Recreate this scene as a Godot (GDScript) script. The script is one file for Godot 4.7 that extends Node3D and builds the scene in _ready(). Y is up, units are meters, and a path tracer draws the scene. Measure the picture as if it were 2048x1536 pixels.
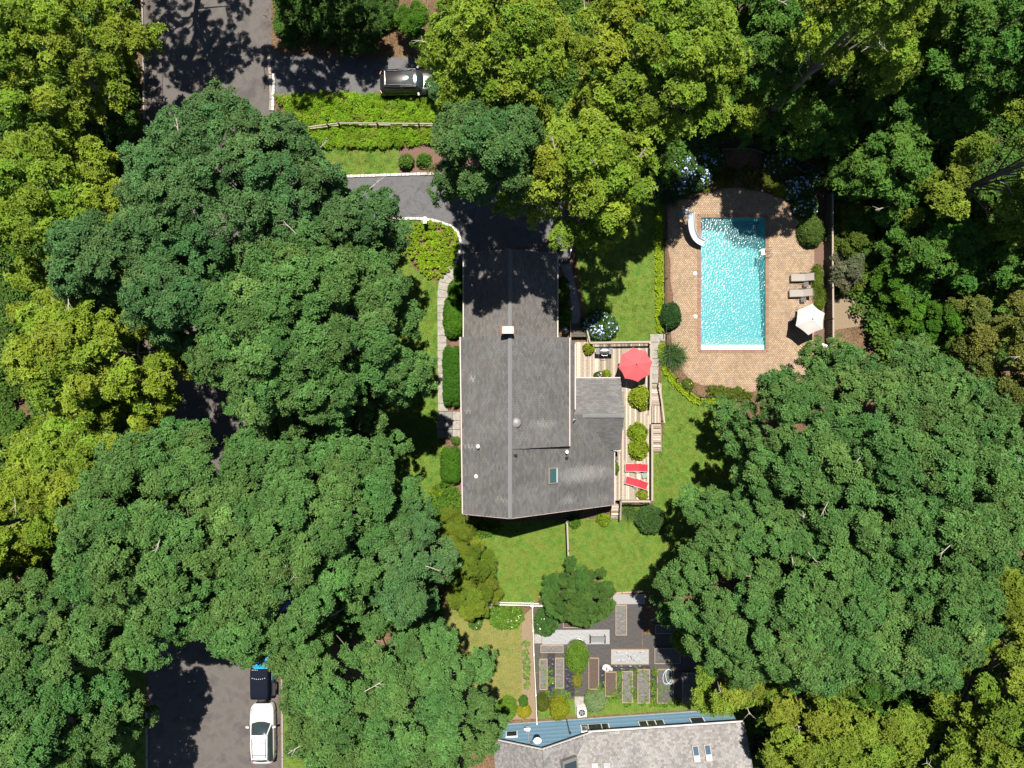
extends Node3D
# A suburban house, pool and garden seen straight down from a drone on a clear summer noon.
# The camera stands at (0, 58.2, 0). P(px, py, h) turns a place in the 2048 x 1536 photograph and a height in metres into a point.

const CAM_H := 58.2
const FPX := 1420.0
const S := 0.0409859   # metres per photograph pixel on the ground

var rng := RandomNumberGenerator.new()
var nz := FastNoiseLite.new()
var nz2 := FastNoiseLite.new()
var nw := FastNoiseLite.new()
var M := {}
var K := {}
var used := {}

func _ready() -> void:
	rng.seed = 20240
	nz.seed = 7
	nz.frequency = 0.23
	nz2.seed = 19
	nz2.frequency = 0.9
	nw.seed = 5
	nw.frequency = 1.0
	nw.fractal_type = FastNoiseLite.FRACTAL_NONE
	# ---- camera, sky, sun, exposure
	var cam := Camera3D.new()
	cam.name = "camera"
	cam.fov = rad_to_deg(2.0 * atan(768.0 / FPX))
	cam.near = 0.5
	cam.far = 600.0
	add_child(cam)
	cam.position = Vector3(0, CAM_H, 0)
	cam.rotation_degrees = Vector3(-90, 0, 0)
	cam.current = true
	var we := WorldEnvironment.new()
	we.name = "world_environment"
	var env := Environment.new()
	env.background_mode = Environment.BG_SKY
	var sm := ProceduralSkyMaterial.new()
	sm.sky_top_color = Color(0.36, 0.43, 0.55)
	sm.sky_horizon_color = Color(0.50, 0.54, 0.59)
	sm.sky_curve = 0.12
	sm.ground_bottom_color = Color(0.14, 0.15, 0.11)
	sm.ground_horizon_color = Color(0.35, 0.38, 0.38)
	var sky := Sky.new()
	sky.sky_material = sm
	env.sky = sky
	env.background_energy_multiplier = 0.62
	env.tonemap_mode = Environment.TONE_MAPPER_LINEAR
	env.tonemap_exposure = 2.5
	env.sdfgi_enabled = true
	env.ssao_enabled = true
	env.ssil_enabled = true
	we.environment = env
	add_child(we)
	var sun := DirectionalLight3D.new()
	sun.name = "sun"
	sun.light_energy = 1.6
	sun.light_angular_distance = 0.5
	sun.light_color = Color(1.0, 0.965, 0.91)
	sun.shadow_enabled = true
	sun.basis = Basis.looking_at(Vector3(0.0, -1.0, 0.375).normalized(), Vector3(0, 0, -1))
	add_child(sun)
	# ---- materials, then the place
	make_materials()
	build_ground()
	build_house()
	build_deck()
	build_pool()
	build_neighbour()
	build_garden()
	build_fences()
	build_vehicles()
	build_small_things()
	build_plants()
	build_trees()

# ------------------------------------------------------------------ helpers

func P(px: float, py: float, h := 0.0) -> Vector3:
	var s := (CAM_H - h) / FPX
	return Vector3((px - 1024.0) * s, h, (py - 768.0) * s)

func G(px: float, py: float) -> Vector2:
	return Vector2((px - 1024.0) * S, (py - 768.0) * S)

func gpoly(a: Array) -> PackedVector2Array:
	var o := PackedVector2Array()
	for p in a:
		o.append(G(p[0], p[1]))
	return o

func named(n: String) -> String:
	if not used.has(n):
		used[n] = 0
		return n
	used[n] += 1
	return "%s_%03d" % [n, used[n]]

func tag(o: Node, label: String, category: String, group := "", kind := "") -> void:
	o.set_meta("label", label)
	if category != "":
		o.set_meta("category", category)
	if group != "":
		o.set_meta("group", group)
	if kind != "":
		o.set_meta("kind", kind)

func thing(n: String, label: String, category: String, at := Vector3.ZERO, yaw := 0.0, group := "", kind := "") -> Node3D:
	var o := Node3D.new()
	o.name = named(n)
	add_child(o)
	o.position = at
	o.rotation.y = yaw
	tag(o, label, category, group, kind)
	return o

func part(parent: Node, n: String, mesh: Mesh, m: Material, at := Vector3.ZERO, bas := Basis.IDENTITY) -> MeshInstance3D:
	var o := MeshInstance3D.new()
	o.name = n if parent != self else named(n)
	o.mesh = mesh
	if m != null:
		o.material_override = m
	parent.add_child(o, true)
	o.transform = Transform3D(bas, at)
	return o

func box(parent: Node, n: String, c: Vector3, size: Vector3, m: Material, bas := Basis.IDENTITY) -> MeshInstance3D:
	var key := "box%.3f_%.3f_%.3f" % [size.x, size.y, size.z]
	if not K.has(key):
		K[key] = chamfer_box(size, minf(0.012, minf(size.x, minf(size.y, size.z)) * 0.18))
	return part(parent, n, K[key], m, c, bas)

func chamfer_box(s: Vector3, c: float) -> ArrayMesh:
	var st := SurfaceTool.new()
	st.begin(Mesh.PRIMITIVE_TRIANGLES)
	var h := s * 0.5
	# three nested rectangles per axis give the chamfered corners
	var pts := func(sx: float, sy: float, sz: float) -> Array:
		return [Vector3(sx * (h.x - c), sy * (h.y - c), sz * h.z), Vector3(sx * h.x, sy * (h.y - c), sz * (h.z - c)), Vector3(sx * (h.x - c), sy * h.y, sz * (h.z - c))]
	var q := {}
	for sx in [-1, 1]:
		for sy in [-1, 1]:
			for sz in [-1, 1]:
				q[Vector3i(sx, sy, sz)] = pts.call(float(sx), float(sy), float(sz))
	var face := func(a: Vector3, b: Vector3, d: Vector3, e: Vector3) -> void:
		quad(st, a, b, d, e)
	for sg in [-1, 1]:
		face.call(q[Vector3i(-1, -1, sg)][0], q[Vector3i(1, -1, sg)][0], q[Vector3i(1, 1, sg)][0], q[Vector3i(-1, 1, sg)][0])
		face.call(q[Vector3i(sg, -1, -1)][1], q[Vector3i(sg, -1, 1)][1], q[Vector3i(sg, 1, 1)][1], q[Vector3i(sg, 1, -1)][1])
		face.call(q[Vector3i(-1, sg, -1)][2], q[Vector3i(1, sg, -1)][2], q[Vector3i(1, sg, 1)][2], q[Vector3i(-1, sg, 1)][2])
	for a in [-1, 1]:
		for b in [-1, 1]:
			face.call(q[Vector3i(-1, a, b)][0], q[Vector3i(1, a, b)][0], q[Vector3i(1, a, b)][2], q[Vector3i(-1, a, b)][2])
			face.call(q[Vector3i(a, -1, b)][0], q[Vector3i(a, 1, b)][0], q[Vector3i(a, 1, b)][1], q[Vector3i(a, -1, b)][1])
			face.call(q[Vector3i(a, b, -1)][1], q[Vector3i(a, b, 1)][1], q[Vector3i(a, b, 1)][2], q[Vector3i(a, b, -1)][2])
	for k in q:
		tri(st, q[k][0], q[k][1], q[k][2])
	return orient_out(st)

# flat-shaded mesh whose faces all look away from the middle
func orient_out(st: SurfaceTool) -> ArrayMesh:
	var a := st.commit_to_arrays()
	var v: PackedVector3Array = a[Mesh.ARRAY_VERTEX]
	for i in range(0, v.size(), 3):
		var n := (v[i + 1] - v[i]).cross(v[i + 2] - v[i])
		if n.dot(v[i] + v[i + 1] + v[i + 2]) > 0.0:   # clockwise front faces
			var t := v[i + 1]
			v[i + 1] = v[i + 2]
			v[i + 2] = t
	var out := []
	out.resize(Mesh.ARRAY_MAX)
	out[Mesh.ARRAY_VERTEX] = v
	var am := ArrayMesh.new()
	am.add_surface_from_arrays(Mesh.PRIMITIVE_TRIANGLES, out)
	return am

func tri(st: SurfaceTool, a: Vector3, b: Vector3, c: Vector3) -> void:
	st.add_vertex(a)
	st.add_vertex(b)
	st.add_vertex(c)

func quad(st: SurfaceTool, a: Vector3, b: Vector3, c: Vector3, d: Vector3) -> void:
	tri(st, a, b, c)
	tri(st, a, c, d)

func begin() -> SurfaceTool:
	var st := SurfaceTool.new()
	st.begin(Mesh.PRIMITIVE_TRIANGLES)
	return st

# a straight bar of rectangular section from a to b (w across, t in height)
func beam(parent: Node, n: String, a: Vector3, b: Vector3, w: float, t: float, m: Material) -> MeshInstance3D:
	var d := b - a
	var l := d.length()
	var z := d / l
	var up := Vector3.UP if absf(z.y) < 0.95 else Vector3(0, 0, -1)
	var x := up.cross(z).normalized()
	var y := z.cross(x)
	return box(parent, n, (a + b) * 0.5, Vector3(w, t, l), m, Basis(x, y, z))

func tube(st: SurfaceTool, a: Vector3, b: Vector3, r0: float, r1: float, sides := 6) -> void:
	var z := (b - a).normalized()
	var x := (Vector3.UP if absf(z.y) < 0.9 else Vector3.RIGHT).cross(z).normalized()
	var y := z.cross(x)
	for i in sides:
		var t0 := TAU * i / sides
		var t1 := TAU * (i + 1) / sides
		var d0 := x * cos(t0) + y * sin(t0)
		var d1 := x * cos(t1) + y * sin(t1)
		quad(st, a + d0 * r0, b + d0 * r1, b + d1 * r1, a + d1 * r0)

# bar of round section along several points, closed at both ends
func pipe(parent: Node, n: String, pts: Array, r: float, m: Material, sides := 7) -> MeshInstance3D:
	var st := begin()
	st.set_smooth_group(0)
	for i in pts.size() - 1:
		tube(st, pts[i], pts[i + 1], r, r, sides)
	return part(parent, n, smoothed(st), m)

func smoothed(st: SurfaceTool) -> ArrayMesh:
	st.index()
	st.generate_normals()
	return st.commit()

# upright solid with the outline poly (x, z) from y0 to y1
func prism(poly: PackedVector2Array, y0: float, y1: float) -> ArrayMesh:
	var st := begin()
	st.set_smooth_group(-1)
	var ids := Geometry2D.triangulate_polygon(poly)
	for i in range(0, ids.size(), 3):
		var a := poly[ids[i]]
		var b := poly[ids[i + 1]]
		var c := poly[ids[i + 2]]
		if (b - a).cross(c - a) < 0.0:
			var t := b
			b = c
			c = t
		tri(st, Vector3(a.x, y1, a.y), Vector3(b.x, y1, b.y), Vector3(c.x, y1, c.y))
	if y1 > y0:
		var cw := Geometry2D.is_polygon_clockwise(poly)
		for i in poly.size():
			var a := poly[i]
			var b := poly[(i + 1) % poly.size()]
			if cw:
				var t := a
				a = b
				b = t
			quad(st, Vector3(a.x, y0, a.y), Vector3(a.x, y1, a.y), Vector3(b.x, y1, b.y), Vector3(b.x, y0, b.y))
	st.generate_normals()
	return st.commit()

# flat sheet over poly with holes left open, cut in a grid so that it follows no long slivers
func sheet(poly: PackedVector2Array, y: float) -> ArrayMesh:
	return prism(poly, y, y)

# a flat face in space (fan) with thickness below
func slab3(pts: Array, thick: float) -> ArrayMesh:
	var st := begin()
	st.set_smooth_group(-1)
	var n: Vector3 = (pts[1] - pts[0]).cross(pts[2] - pts[0]).normalized()
	if n.y < 0.0:
		n = -n
	var u: Vector3 = (pts[1] - pts[0]).normalized()
	var v := n.cross(u)
	var flat := PackedVector2Array()
	for p in pts:
		flat.append(Vector2((p - pts[0]).dot(u), (p - pts[0]).dot(v)))
	var ids := Geometry2D.triangulate_polygon(flat)
	var off := Vector3(0, -thick, 0)
	for i in range(0, ids.size(), 3):
		var a: Vector3 = pts[ids[i]]
		var b: Vector3 = pts[ids[i + 1]]
		var c: Vector3 = pts[ids[i + 2]]
		if (b - a).cross(c - a).dot(n) > 0.0:
			var t := b
			b = c
			c = t
		tri(st, a, b, c)
		tri(st, a + off, c + off, b + off)
	for i in pts.size():
		var a: Vector3 = pts[i]
		var b: Vector3 = pts[(i + 1) % pts.size()]
		quad(st, a, b, b + off, a + off)
	st.generate_normals()
	return st.commit()

# turned shape: profile of (radius, height) points
func lathe(profile: Array, segs := 20) -> ArrayMesh:
	var st := begin()
	st.set_smooth_group(0)
	for i in segs:
		var a0 := TAU * i / segs
		var a1 := TAU * (i + 1) / segs
		for k in profile.size() - 1:
			var p: Vector2 = profile[k]
			var q: Vector2 = profile[k + 1]
			var v00 := Vector3(cos(a0) * p.x, p.y, sin(a0) * p.x)
			var v01 := Vector3(cos(a1) * p.x, p.y, sin(a1) * p.x)
			var v10 := Vector3(cos(a0) * q.x, q.y, sin(a0) * q.x)
			var v11 := Vector3(cos(a1) * q.x, q.y, sin(a1) * q.x)
			if p.x > 0.0001:
				tri(st, v00, v01, v11)
			if q.x > 0.0001:
				tri(st, v00, v11, v10)
	return smoothed(st)

# smooth surface through a grid of points
func patch(rows: Array, smooth := true) -> ArrayMesh:
	var st := begin()
	st.set_smooth_group(0 if smooth else -1)
	for i in rows.size() - 1:
		for j in rows[i].size() - 1:
			quad(st, rows[i][j], rows[i][j + 1], rows[i + 1][j + 1], rows[i + 1][j])
	if smooth:
		return smoothed(st)
	st.generate_normals()
	return st.commit()

func copies(parent: Node, n: String, mesh: Mesh, m: Material, where: Array, tint: Array, kind := "stuff") -> MultiMeshInstance3D:
	var mm := MultiMesh.new()
	mm.transform_format = MultiMesh.TRANSFORM_3D
	mm.use_colors = true
	mm.mesh = mesh
	mm.instance_count = where.size()
	for i in where.size():
		mm.set_instance_transform(i, where[i])
		mm.set_instance_color(i, tint[i])
	var o := MultiMeshInstance3D.new()
	o.name = n if parent != self else named(n)
	o.multimesh = mm
	o.material_override = m
	o.set_meta("kind", kind)
	parent.add_child(o, true)
	return o

func rr(a: float, b: float) -> float:
	return rng.randf_range(a, b)

func aligned(up: Vector3, yaw: float, s: float, sy := 1.0) -> Basis:
	var x := (Vector3.FORWARD if absf(up.z) < 0.9 else Vector3.RIGHT).cross(up).normalized()
	var z := x.cross(up)
	return Basis(x, up, z) * Basis(Vector3.UP, yaw) * Basis.from_scale(Vector3(s, s * sy, s))

# ------------------------------------------------------------------ materials

func lin(r: float, g: float, b: float) -> Color:
	return Color(r, g, b).linear_to_srgb()

func mat(c: Color, rough := 0.8, metal := 0.0, spec := 0.5) -> StandardMaterial3D:
	var m := StandardMaterial3D.new()
	m.albedo_color = c.linear_to_srgb()
	m.albedo_color.a = c.a
	m.roughness = rough
	m.metallic = metal
	m.metallic_specular = spec
	return m

func ntex(cols: Array, stops: Array, freq: float, sd: int, octaves := 5, size := 512, kind := FastNoiseLite.TYPE_SIMPLEX_SMOOTH) -> NoiseTexture2D:
	var t := NoiseTexture2D.new()
	t.width = size
	t.height = size
	t.seamless = true
	var f := FastNoiseLite.new()
	f.noise_type = kind
	f.seed = sd
	f.frequency = freq
	f.fractal_octaves = octaves
	f.fractal_gain = 0.6
	t.noise = f
	var g := Gradient.new()
	var cc := PackedColorArray()
	var oo := PackedFloat32Array()
	for i in cols.size():
		cc.append((cols[i] as Color).linear_to_srgb())
		oo.append(stops[i])
	g.colors = cc
	g.offsets = oo
	t.color_ramp = g
	return t

# a surface of two or more tones: fine grain, then a coarse tone laid over it
func surf(cols: Array, stops: Array, freq: float, tile: float, sd: int, rough := 0.9, coarse := [], ctile := 31.0, bump := 0.0, cfreq := 0.02) -> StandardMaterial3D:
	var m := StandardMaterial3D.new()
	m.albedo_texture = ntex(cols, stops, freq, sd)
	m.roughness = rough
	m.uv1_triplanar = true
	m.uv1_world_triplanar = true
	m.uv1_scale = Vector3.ONE / tile
	if coarse.size() > 1:
		m.detail_enabled = true
		m.detail_blend_mode = BaseMaterial3D.BLEND_MODE_MUL
		var st := []
		for i in coarse.size():
			st.append(float(i) / (coarse.size() - 1) * 0.7 + 0.15)
		m.detail_albedo = ntex(coarse, st, cfreq, sd + 50, 4)
		m.detail_uv_layer = BaseMaterial3D.DETAIL_UV_2
		m.uv2_triplanar = true
		m.uv2_world_triplanar = true
		m.uv2_scale = Vector3.ONE / ctile
	if bump > 0.0:
		m.heightmap_enabled = true
		m.heightmap_texture = ntex([Color.BLACK, Color.WHITE], [0.0, 1.0], freq, sd + 9)
		m.heightmap_scale = bump
	return m

func leafmat(rough := 0.5, back := 0.45) -> StandardMaterial3D:
	var m := StandardMaterial3D.new()
	m.vertex_color_use_as_albedo = true
	m.roughness = rough
	m.metallic_specular = 0.28
	m.backlight_enabled = true
	m.backlight = Color(back * 0.92, back, back * 0.5)
	m.cull_mode = BaseMaterial3D.CULL_DISABLED
	return m

func tinted(rough := 0.85, spec := 0.3) -> StandardMaterial3D:
	var m := StandardMaterial3D.new()
	m.vertex_color_use_as_albedo = true
	m.roughness = rough
	m.metallic_specular = spec
	return m

func make_materials() -> void:
	var W := Color(1, 1, 1)
	M.litter = surf([Color(0.035, 0.024, 0.014), Color(0.085, 0.052, 0.028), Color(0.15, 0.085, 0.045), Color(0.06, 0.06, 0.02)], [0.2, 0.45, 0.62, 0.85], 0.05, 5.0, 3, 0.95, [Color(0.6, 0.6, 0.55), W], 23.0, 3.0)
	M.soil = surf([Color(0.05, 0.028, 0.02), Color(0.10, 0.058, 0.042), Color(0.16, 0.10, 0.075)], [0.2, 0.5, 0.8], 0.08, 2.2, 5, 0.95, [], 1.0, 2.0)
	M.bare = surf([Color(0.10, 0.075, 0.05), Color(0.17, 0.125, 0.085), Color(0.10, 0.10, 0.035)], [0.2, 0.6, 0.9], 0.05, 3.0, 6, 0.95)
	M.lawn = surf([Color(0.040, 0.080, 0.006), Color(0.072, 0.125, 0.009), Color(0.14, 0.16, 0.025)], [0.25, 0.55, 0.85], 0.06, 3.1, 11, 0.95, [Color(0.5, 0.78, 0.6), W, Color(1.0, 0.80, 0.85)], 17.0, 1.0, 0.03)
	M.dry = surf([Color(0.07, 0.08, 0.016), Color(0.13, 0.12, 0.035), Color(0.20, 0.16, 0.065)], [0.25, 0.55, 0.85], 0.06, 3.1, 12, 0.95, [Color(0.75, 0.9, 0.6), W], 14.0, 1.0, 0.03)
	M.road = surf([Color(0.048, 0.044, 0.0425), Color(0.068, 0.062, 0.0595), Color(0.092, 0.085, 0.080)], [0.25, 0.5, 0.8], 0.12, 4.0, 21, 0.9, [Color(0.62, 0.62, 0.64), W, Color(0.8, 0.79, 0.78)], 26.0, 0.4)
	M.drive = surf([Color(0.034, 0.035, 0.040), Color(0.054, 0.055, 0.062), Color(0.076, 0.077, 0.084)], [0.2, 0.5, 0.85], 0.10, 3.5, 22, 0.75, [Color(0.55, 0.55, 0.55), W, Color(0.8, 0.8, 0.8)], 14.0, 0.3)
	M.crack = mat(Color(0.03, 0.027, 0.025), 0.95)
	M.kerb = surf([Color(0.13, 0.12, 0.107), Color(0.21, 0.195, 0.175)], [0.2, 0.8], 0.08, 2.0, 23, 0.9)
	M.granite = surf([Color(0.28, 0.27, 0.26), Color(0.48, 0.46, 0.44)], [0.2, 0.8], 0.15, 1.0, 24, 0.85)
	M.concrete = surf([Color(0.17, 0.165, 0.155), Color(0.27, 0.26, 0.245)], [0.2, 0.8], 0.06, 2.4, 25, 0.9, [Color(0.7, 0.68, 0.62), W], 5.0)
	M.slate = surf([Color(0.09, 0.095, 0.10), Color(0.16, 0.165, 0.17)], [0.2, 0.8], 0.06, 2.0, 26, 0.85)
	M.paver_base = mat(Color(0.04, 0.028, 0.02), 0.95)
	M.tint = tinted()
	M.leaf = leafmat(0.55, 0.78)
	M.gloss_leaf = leafmat(0.42, 0.78)
	M.petal = tinted(0.8, 0.2)
	M.bark = surf([Color(0.10, 0.085, 0.07), Color(0.22, 0.195, 0.17)], [0.25, 0.8], 0.06, 1.2, 31, 0.95)
	M.twig = surf([Color(0.22, 0.19, 0.17), Color(0.36, 0.33, 0.30)], [0.25, 0.8], 0.1, 1.0, 32, 0.9)
	var wood := []
	for i in 5:
		var k: float = [1.0, 0.72, 1.75, 0.95, 1.35][i]
		var wm := surf([Color(0.10, 0.076, 0.056) * k, Color(0.20, 0.165, 0.13) * k, Color(0.33, 0.29, 0.25) * k], [0.2, 0.5, 0.85], 0.05, 1.5, 40 + i, 0.85)
		wm.uv1_scale = Vector3(2.2, 2.2, 0.22)
		wood.append(wm)
	M.wood = wood
	M.rail = surf([Color(0.15, 0.125, 0.10), Color(0.30, 0.265, 0.23)], [0.2, 0.8], 0.05, 1.5, 47, 0.85)
	M.darkwood = surf([Color(0.035, 0.03, 0.025), Color(0.085, 0.072, 0.06)], [0.2, 0.8], 0.05, 1.5, 48, 0.9)
	M.timber = surf([Color(0.16, 0.115, 0.075), Color(0.33, 0.25, 0.17)], [0.2, 0.8], 0.06, 1.2, 49, 0.85)
	M.white = mat(Color(0.62, 0.61, 0.60), 0.5)
	M.trim = mat(Color(0.30, 0.25, 0.23), 0.5)
	M.gutter = mat(Color(0.40, 0.37, 0.36), 0.45)
	M.iron = mat(Color(0.012, 0.012, 0.013), 0.5)
	M.steel = mat(Color(0.55, 0.56, 0.57), 0.3, 0.9)
	M.chrome = mat(Color(0.8, 0.8, 0.8), 0.12, 1.0)
	M.rubber = mat(Color(0.015, 0.015, 0.016), 0.8)
	M.black = mat(Color(0.012, 0.012, 0.014), 0.45)
	M.glass = mat(Color(0.02, 0.03, 0.034), 0.06, 0.0, 0.6)
	M.roofdeck = mat(Color(0.075, 0.074, 0.075), 0.95)
	M.siding = surf([Color(0.16, 0.135, 0.115), Color(0.25, 0.22, 0.19)], [0.2, 0.8], 0.05, 2.0, 61, 0.9)
	M.brick = surf([Color(0.13, 0.045, 0.03), Color(0.24, 0.10, 0.07)], [0.2, 0.8], 0.08, 0.9, 62, 0.9)

# ------------------------------------------------------------------ ground, road, drives, lawns, walks

func ground_sheet(n: String, label: String, category: String, poly: PackedVector2Array, y: float, m: Material) -> MeshInstance3D:
	var o := part(self, n, sheet(poly, y), m)
	tag(o, label, category, "", "structure")
	return o

func scatter(poly: PackedVector2Array, per_m2: float) -> Array:
	var lo := poly[0]
	var hi := poly[0]
	for p in poly:
		lo = lo.min(p)
		hi = hi.max(p)
	var out := []
	var n := int((hi.x - lo.x) * (hi.y - lo.y) * per_m2)
	for i in n:
		var p := Vector2(rr(lo.x, hi.x), rr(lo.y, hi.y))
		if Geometry2D.is_point_in_polygon(p, poly):
			out.append(p)
	return out

func build_ground() -> void:
	make_kinds()
	var big := PackedVector2Array([Vector2(-200, -200), Vector2(200, -200), Vector2(200, 200), Vector2(-200, 200)])
	# the forest floor leaves an opening for the pool basin: built as a ring of four sheets
	var a := G(1401, 435)
	var b := G(1531, 700)
	var st := begin()
	var xs := [-200.0, a.x, b.x, 200.0]
	var zs := [-200.0, a.y, b.y, 200.0]
	for i in 3:
		for j in 3:
			if i == 1 and j == 1:
				continue
			quad(st, Vector3(xs[i], 0, zs[j]), Vector3(xs[i + 1], 0, zs[j]), Vector3(xs[i + 1], 0, zs[j + 1]), Vector3(xs[i], 0, zs[j + 1]))
	st.generate_normals()
	var gnd := part(self, "ground", st.commit(), M.litter)
	tag(gnd, "leaf-littered woodland ground under the trees", "ground", "", "structure")
	ground_sheet("road", "grey asphalt street running down the left side", "road", gpoly([[280, -1400], [532, -1400], [543, 0], [562, 1536], [572, 2600], [304, 2600], [297, 1536], [287, 0]]), 0.012, M.road)
	ground_sheet("side_road", "dark side street joining the road at lower left", "road", gpoly([[-1600, 1175], [299, 1185], [299, 1320], [-1600, 1320]]), 0.008, M.road)
	ground_sheet("upper_driveway", "shaded asphalt driveway with the black car", "driveway", gpoly([[540, 106], [700, 112], [900, 118], [930, 180], [900, 260], [880, 250], [872, 192], [548, 192]]), 0.016, M.drive)
	ground_sheet("driveway", "dark grey asphalt driveway in front of the garage", "driveway", gpoly([[548, 362], [700, 353], [905, 347], [1060, 345], [1125, 400], [1142, 470], [1136, 520], [1110, 560], [925, 560], [908, 536], [920, 500], [922, 488], [916, 466], [900, 452], [870, 442], [838, 438], [785, 439], [550, 455]]), 0.020, M.drive)
	# cracks and patched seams in the asphalt
	for c in [[[417, 185], [416, 215], [417, 240]], [[452, 232], [485, 226], [520, 229]], [[527, 130], [530, 150], [529, 178]], [[532, 140], [534, 165]], [[556, 1330], [559, 1420], [558, 1536]]]:
		var pts := []
		for q in c:
			var w := P(q[0], q[1])
			pts.append(Vector3(w.x, 0.014, w.z))
		var cr := pipe(self, "road_crack", pts, 0.014 if c[0][0] != 527 else 0.05, M.crack, 5)
		tag(cr, "crack line in the asphalt of the street", "crack", "", "structure")
	for i in 16:
		var q := P([330, 520, 700, 860, 440][i % 5] + rr(-40, 40), [60, 200, 400, 385, 1450, 1390][i % 6] + rr(-30, 30))
		if i % 5 in [2, 3]:
			q = P(rr(690, 900), rr(365, 425))
		var pts := []
		var dir := rng.randf() * TAU
		for k in 9:
			pts.append(Vector3(q.x, 0.012 if i % 5 not in [2, 3] else 0.021, q.z))
			dir += rr(-0.5, 0.5)
			q += Vector3(cos(dir), 0, sin(dir)) * 0.28
		var cr := pipe(self, "road_crack", pts, 0.009, M.crack, 5)
		tag(cr, "hairline crack in the asphalt", "crack", "", "structure")
	for r in [[[292, 0], [300, 0], [302, 240], [294, 240]], [[528, 20], [541, 20], [542, 150], [534, 150]], [[547, 184], [870, 186], [870, 194], [547, 196]], [[552, 1330], [561, 1330], [562, 1536], [556, 1536]], [[560, 106], [780, 112], [780, 122], [560, 116]], [[1000, 500], [1120, 480], [1120, 505], [1000, 507]], [[545, 90], [800, 60], [800, 112], [545, 108]]]:
		var where := []
		var tint := []
		for p in scatter(gpoly(r), 26.0):
			where.append(Transform3D(aligned(Vector3(rr(-0.3, 0.3), 1, rr(-0.3, 0.3)).normalized(), rng.randf() * TAU, rr(0.5, 1.0)), Vector3(p.x, 0.026, p.y)))
			var c := Color(0.20, 0.10, 0.045).lerp(Color(0.24, 0.18, 0.08), rng.randf()) * rr(0.6, 1.2)
			tint.append(Color(c.r, c.g, c.b))
		var fl := copies(self, "fallen_leaves", K.fallen, M.leaf, where, tint)
		tag(fl, "brown fallen leaves gathered along the pavement's edge", "leaves")
	# kerbs along the street
	kerb_line("kerb", "pale concrete kerb at the white car's side of the street", [[564, 1290], [565, 1420], [566, 1560]], 0.16)
	kerb_line("kerb", "pale concrete kerb on the far side of the street at lower left", [[294, 1420], [295, 1560]], 0.16)
	kerb_line("kerb", "concrete kerb bending into the upper driveway", [[538, 110], [541, 150], [543, 200], [541, 222]], 0.22)
	kerb_line("kerb", "concrete kerb on the far side of the street at upper left", [[285, -30], [287, 100], [289, 240]], 0.14)
	var lawns := [
		["front_lawn", "green front lawn between the walk and the oaks", [[730, 442], [785, 441], [838, 440], [816, 470], [812, 500], [826, 535], [858, 560], [880, 562], [877, 600], [876, 880], [905, 905], [885, 985], [850, 1010], [780, 1010], [730, 900]], "lawn", 26.0, 0.2],
		["strip_lawn", "mown grass strip above the driveway's stone edging", [[600, 296], [797, 294], [797, 350], [640, 354], [600, 356]], "lawn", 24.0, 0.75],
		["east_lawn", "dappled lawn between the house and the pool fence", [[1150, 470], [1200, 390], [1331, 390], [1326, 669], [1300, 682], [1185, 682], [1172, 640], [1158, 560]], "lawn", 24.0, 0.6],
		["side_lawn", "sunlit lawn between the deck stairs and the great oak", [[1322, 690], [1332, 745], [1385, 800], [1470, 812], [1520, 860], [1500, 1010], [1306, 1010], [1306, 905], [1322, 905], [1330, 840], [1322, 765]], "lawn", 26.0, 0.35],
		["back_lawn", "sunlit back lawn below the house", [[925, 1035], [1020, 1045], [1130, 1038], [1222, 1037], [1240, 1040], [1242, 1010], [1500, 1010], [1460, 1130], [1310, 1185], [1230, 1182], [1190, 1205], [1085, 1206], [985, 1206], [930, 1180]], "lawn", 26.0, 0.55],
		["dry_lawn", "straw-coloured dry lawn left of the white picket fence", [[850, 1212], [1042, 1213], [1043, 1400], [1000, 1405], [900, 1420], [850, 1320]], "dry", 24.0, 2.6],
		["verge", "grass verge beside the kerb and the white car", [[567, 1290], [660, 1290], [660, 1560], [568, 1560]], "lawn", 24.0, 0.7],
		["far_verge", "grass verge across the street at the bottom", [[150, 1335], [291, 1335], [292, 1560], [150, 1560]], "lawn", 14.0, 0.2],
		["pole_verge", "grass corner beside the utility pole", [[150, 1040], [288, 1040], [294, 1178], [150, 1172]], "lawn", 18.0, 0.1],
		["neighbour_lawn", "strip of grass right of the neighbour house", [[1440, 1400], [1500, 1400], [1520, 1600], [1470, 1600]], "lawn", 14.0, 0.3],
		["garden_grass", "weedy grass below the raised garden beds and along the blue wall", [[1074, 1384], [1150, 1392], [1236, 1396], [1400, 1402], [1400, 1418], [1078, 1437]], "lawn", 18.0, 0.8],
	]
	var y := 0.004
	for l in lawns:
		y += 0.0005
		var poly := gpoly(l[2])
		ground_sheet(l[0], l[1], "lawn", poly, y, M[l[3]])
		var where := []
		var tint := []
		for p in scatter(poly, l[4]):
			where.append(Transform3D(Basis(Vector3.UP, rng.randf() * TAU).scaled(Vector3.ONE * rr(0.7, 1.3)), Vector3(p.x, y, p.y)))
			var dryness := clampf(l[5] * (0.55 + 1.1 * nz.get_noise_2d(p.x * 2.1, p.y * 2.1) + 0.5 * nz2.get_noise_2d(p.x, p.y)) + rr(-0.12, 0.12), 0.0, 1.0)
			var gl := rr(0.8, 1.2) * (1.0 + 0.3 * nz.get_noise_2d(p.x * 0.9 + 90.0, p.y * 0.9))
			var c := Color(0.055, 0.140, 0.006).lerp(Color(0.27, 0.235, 0.06), dryness * 0.9) * gl
			tint.append(Color(c.r, c.g, c.b))
		var gr := copies(self, "grass", K.grass, M.leaf, where, tint)
		tag(gr, "short blades of the " + l[0].replace("_", " "), "grass")
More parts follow.
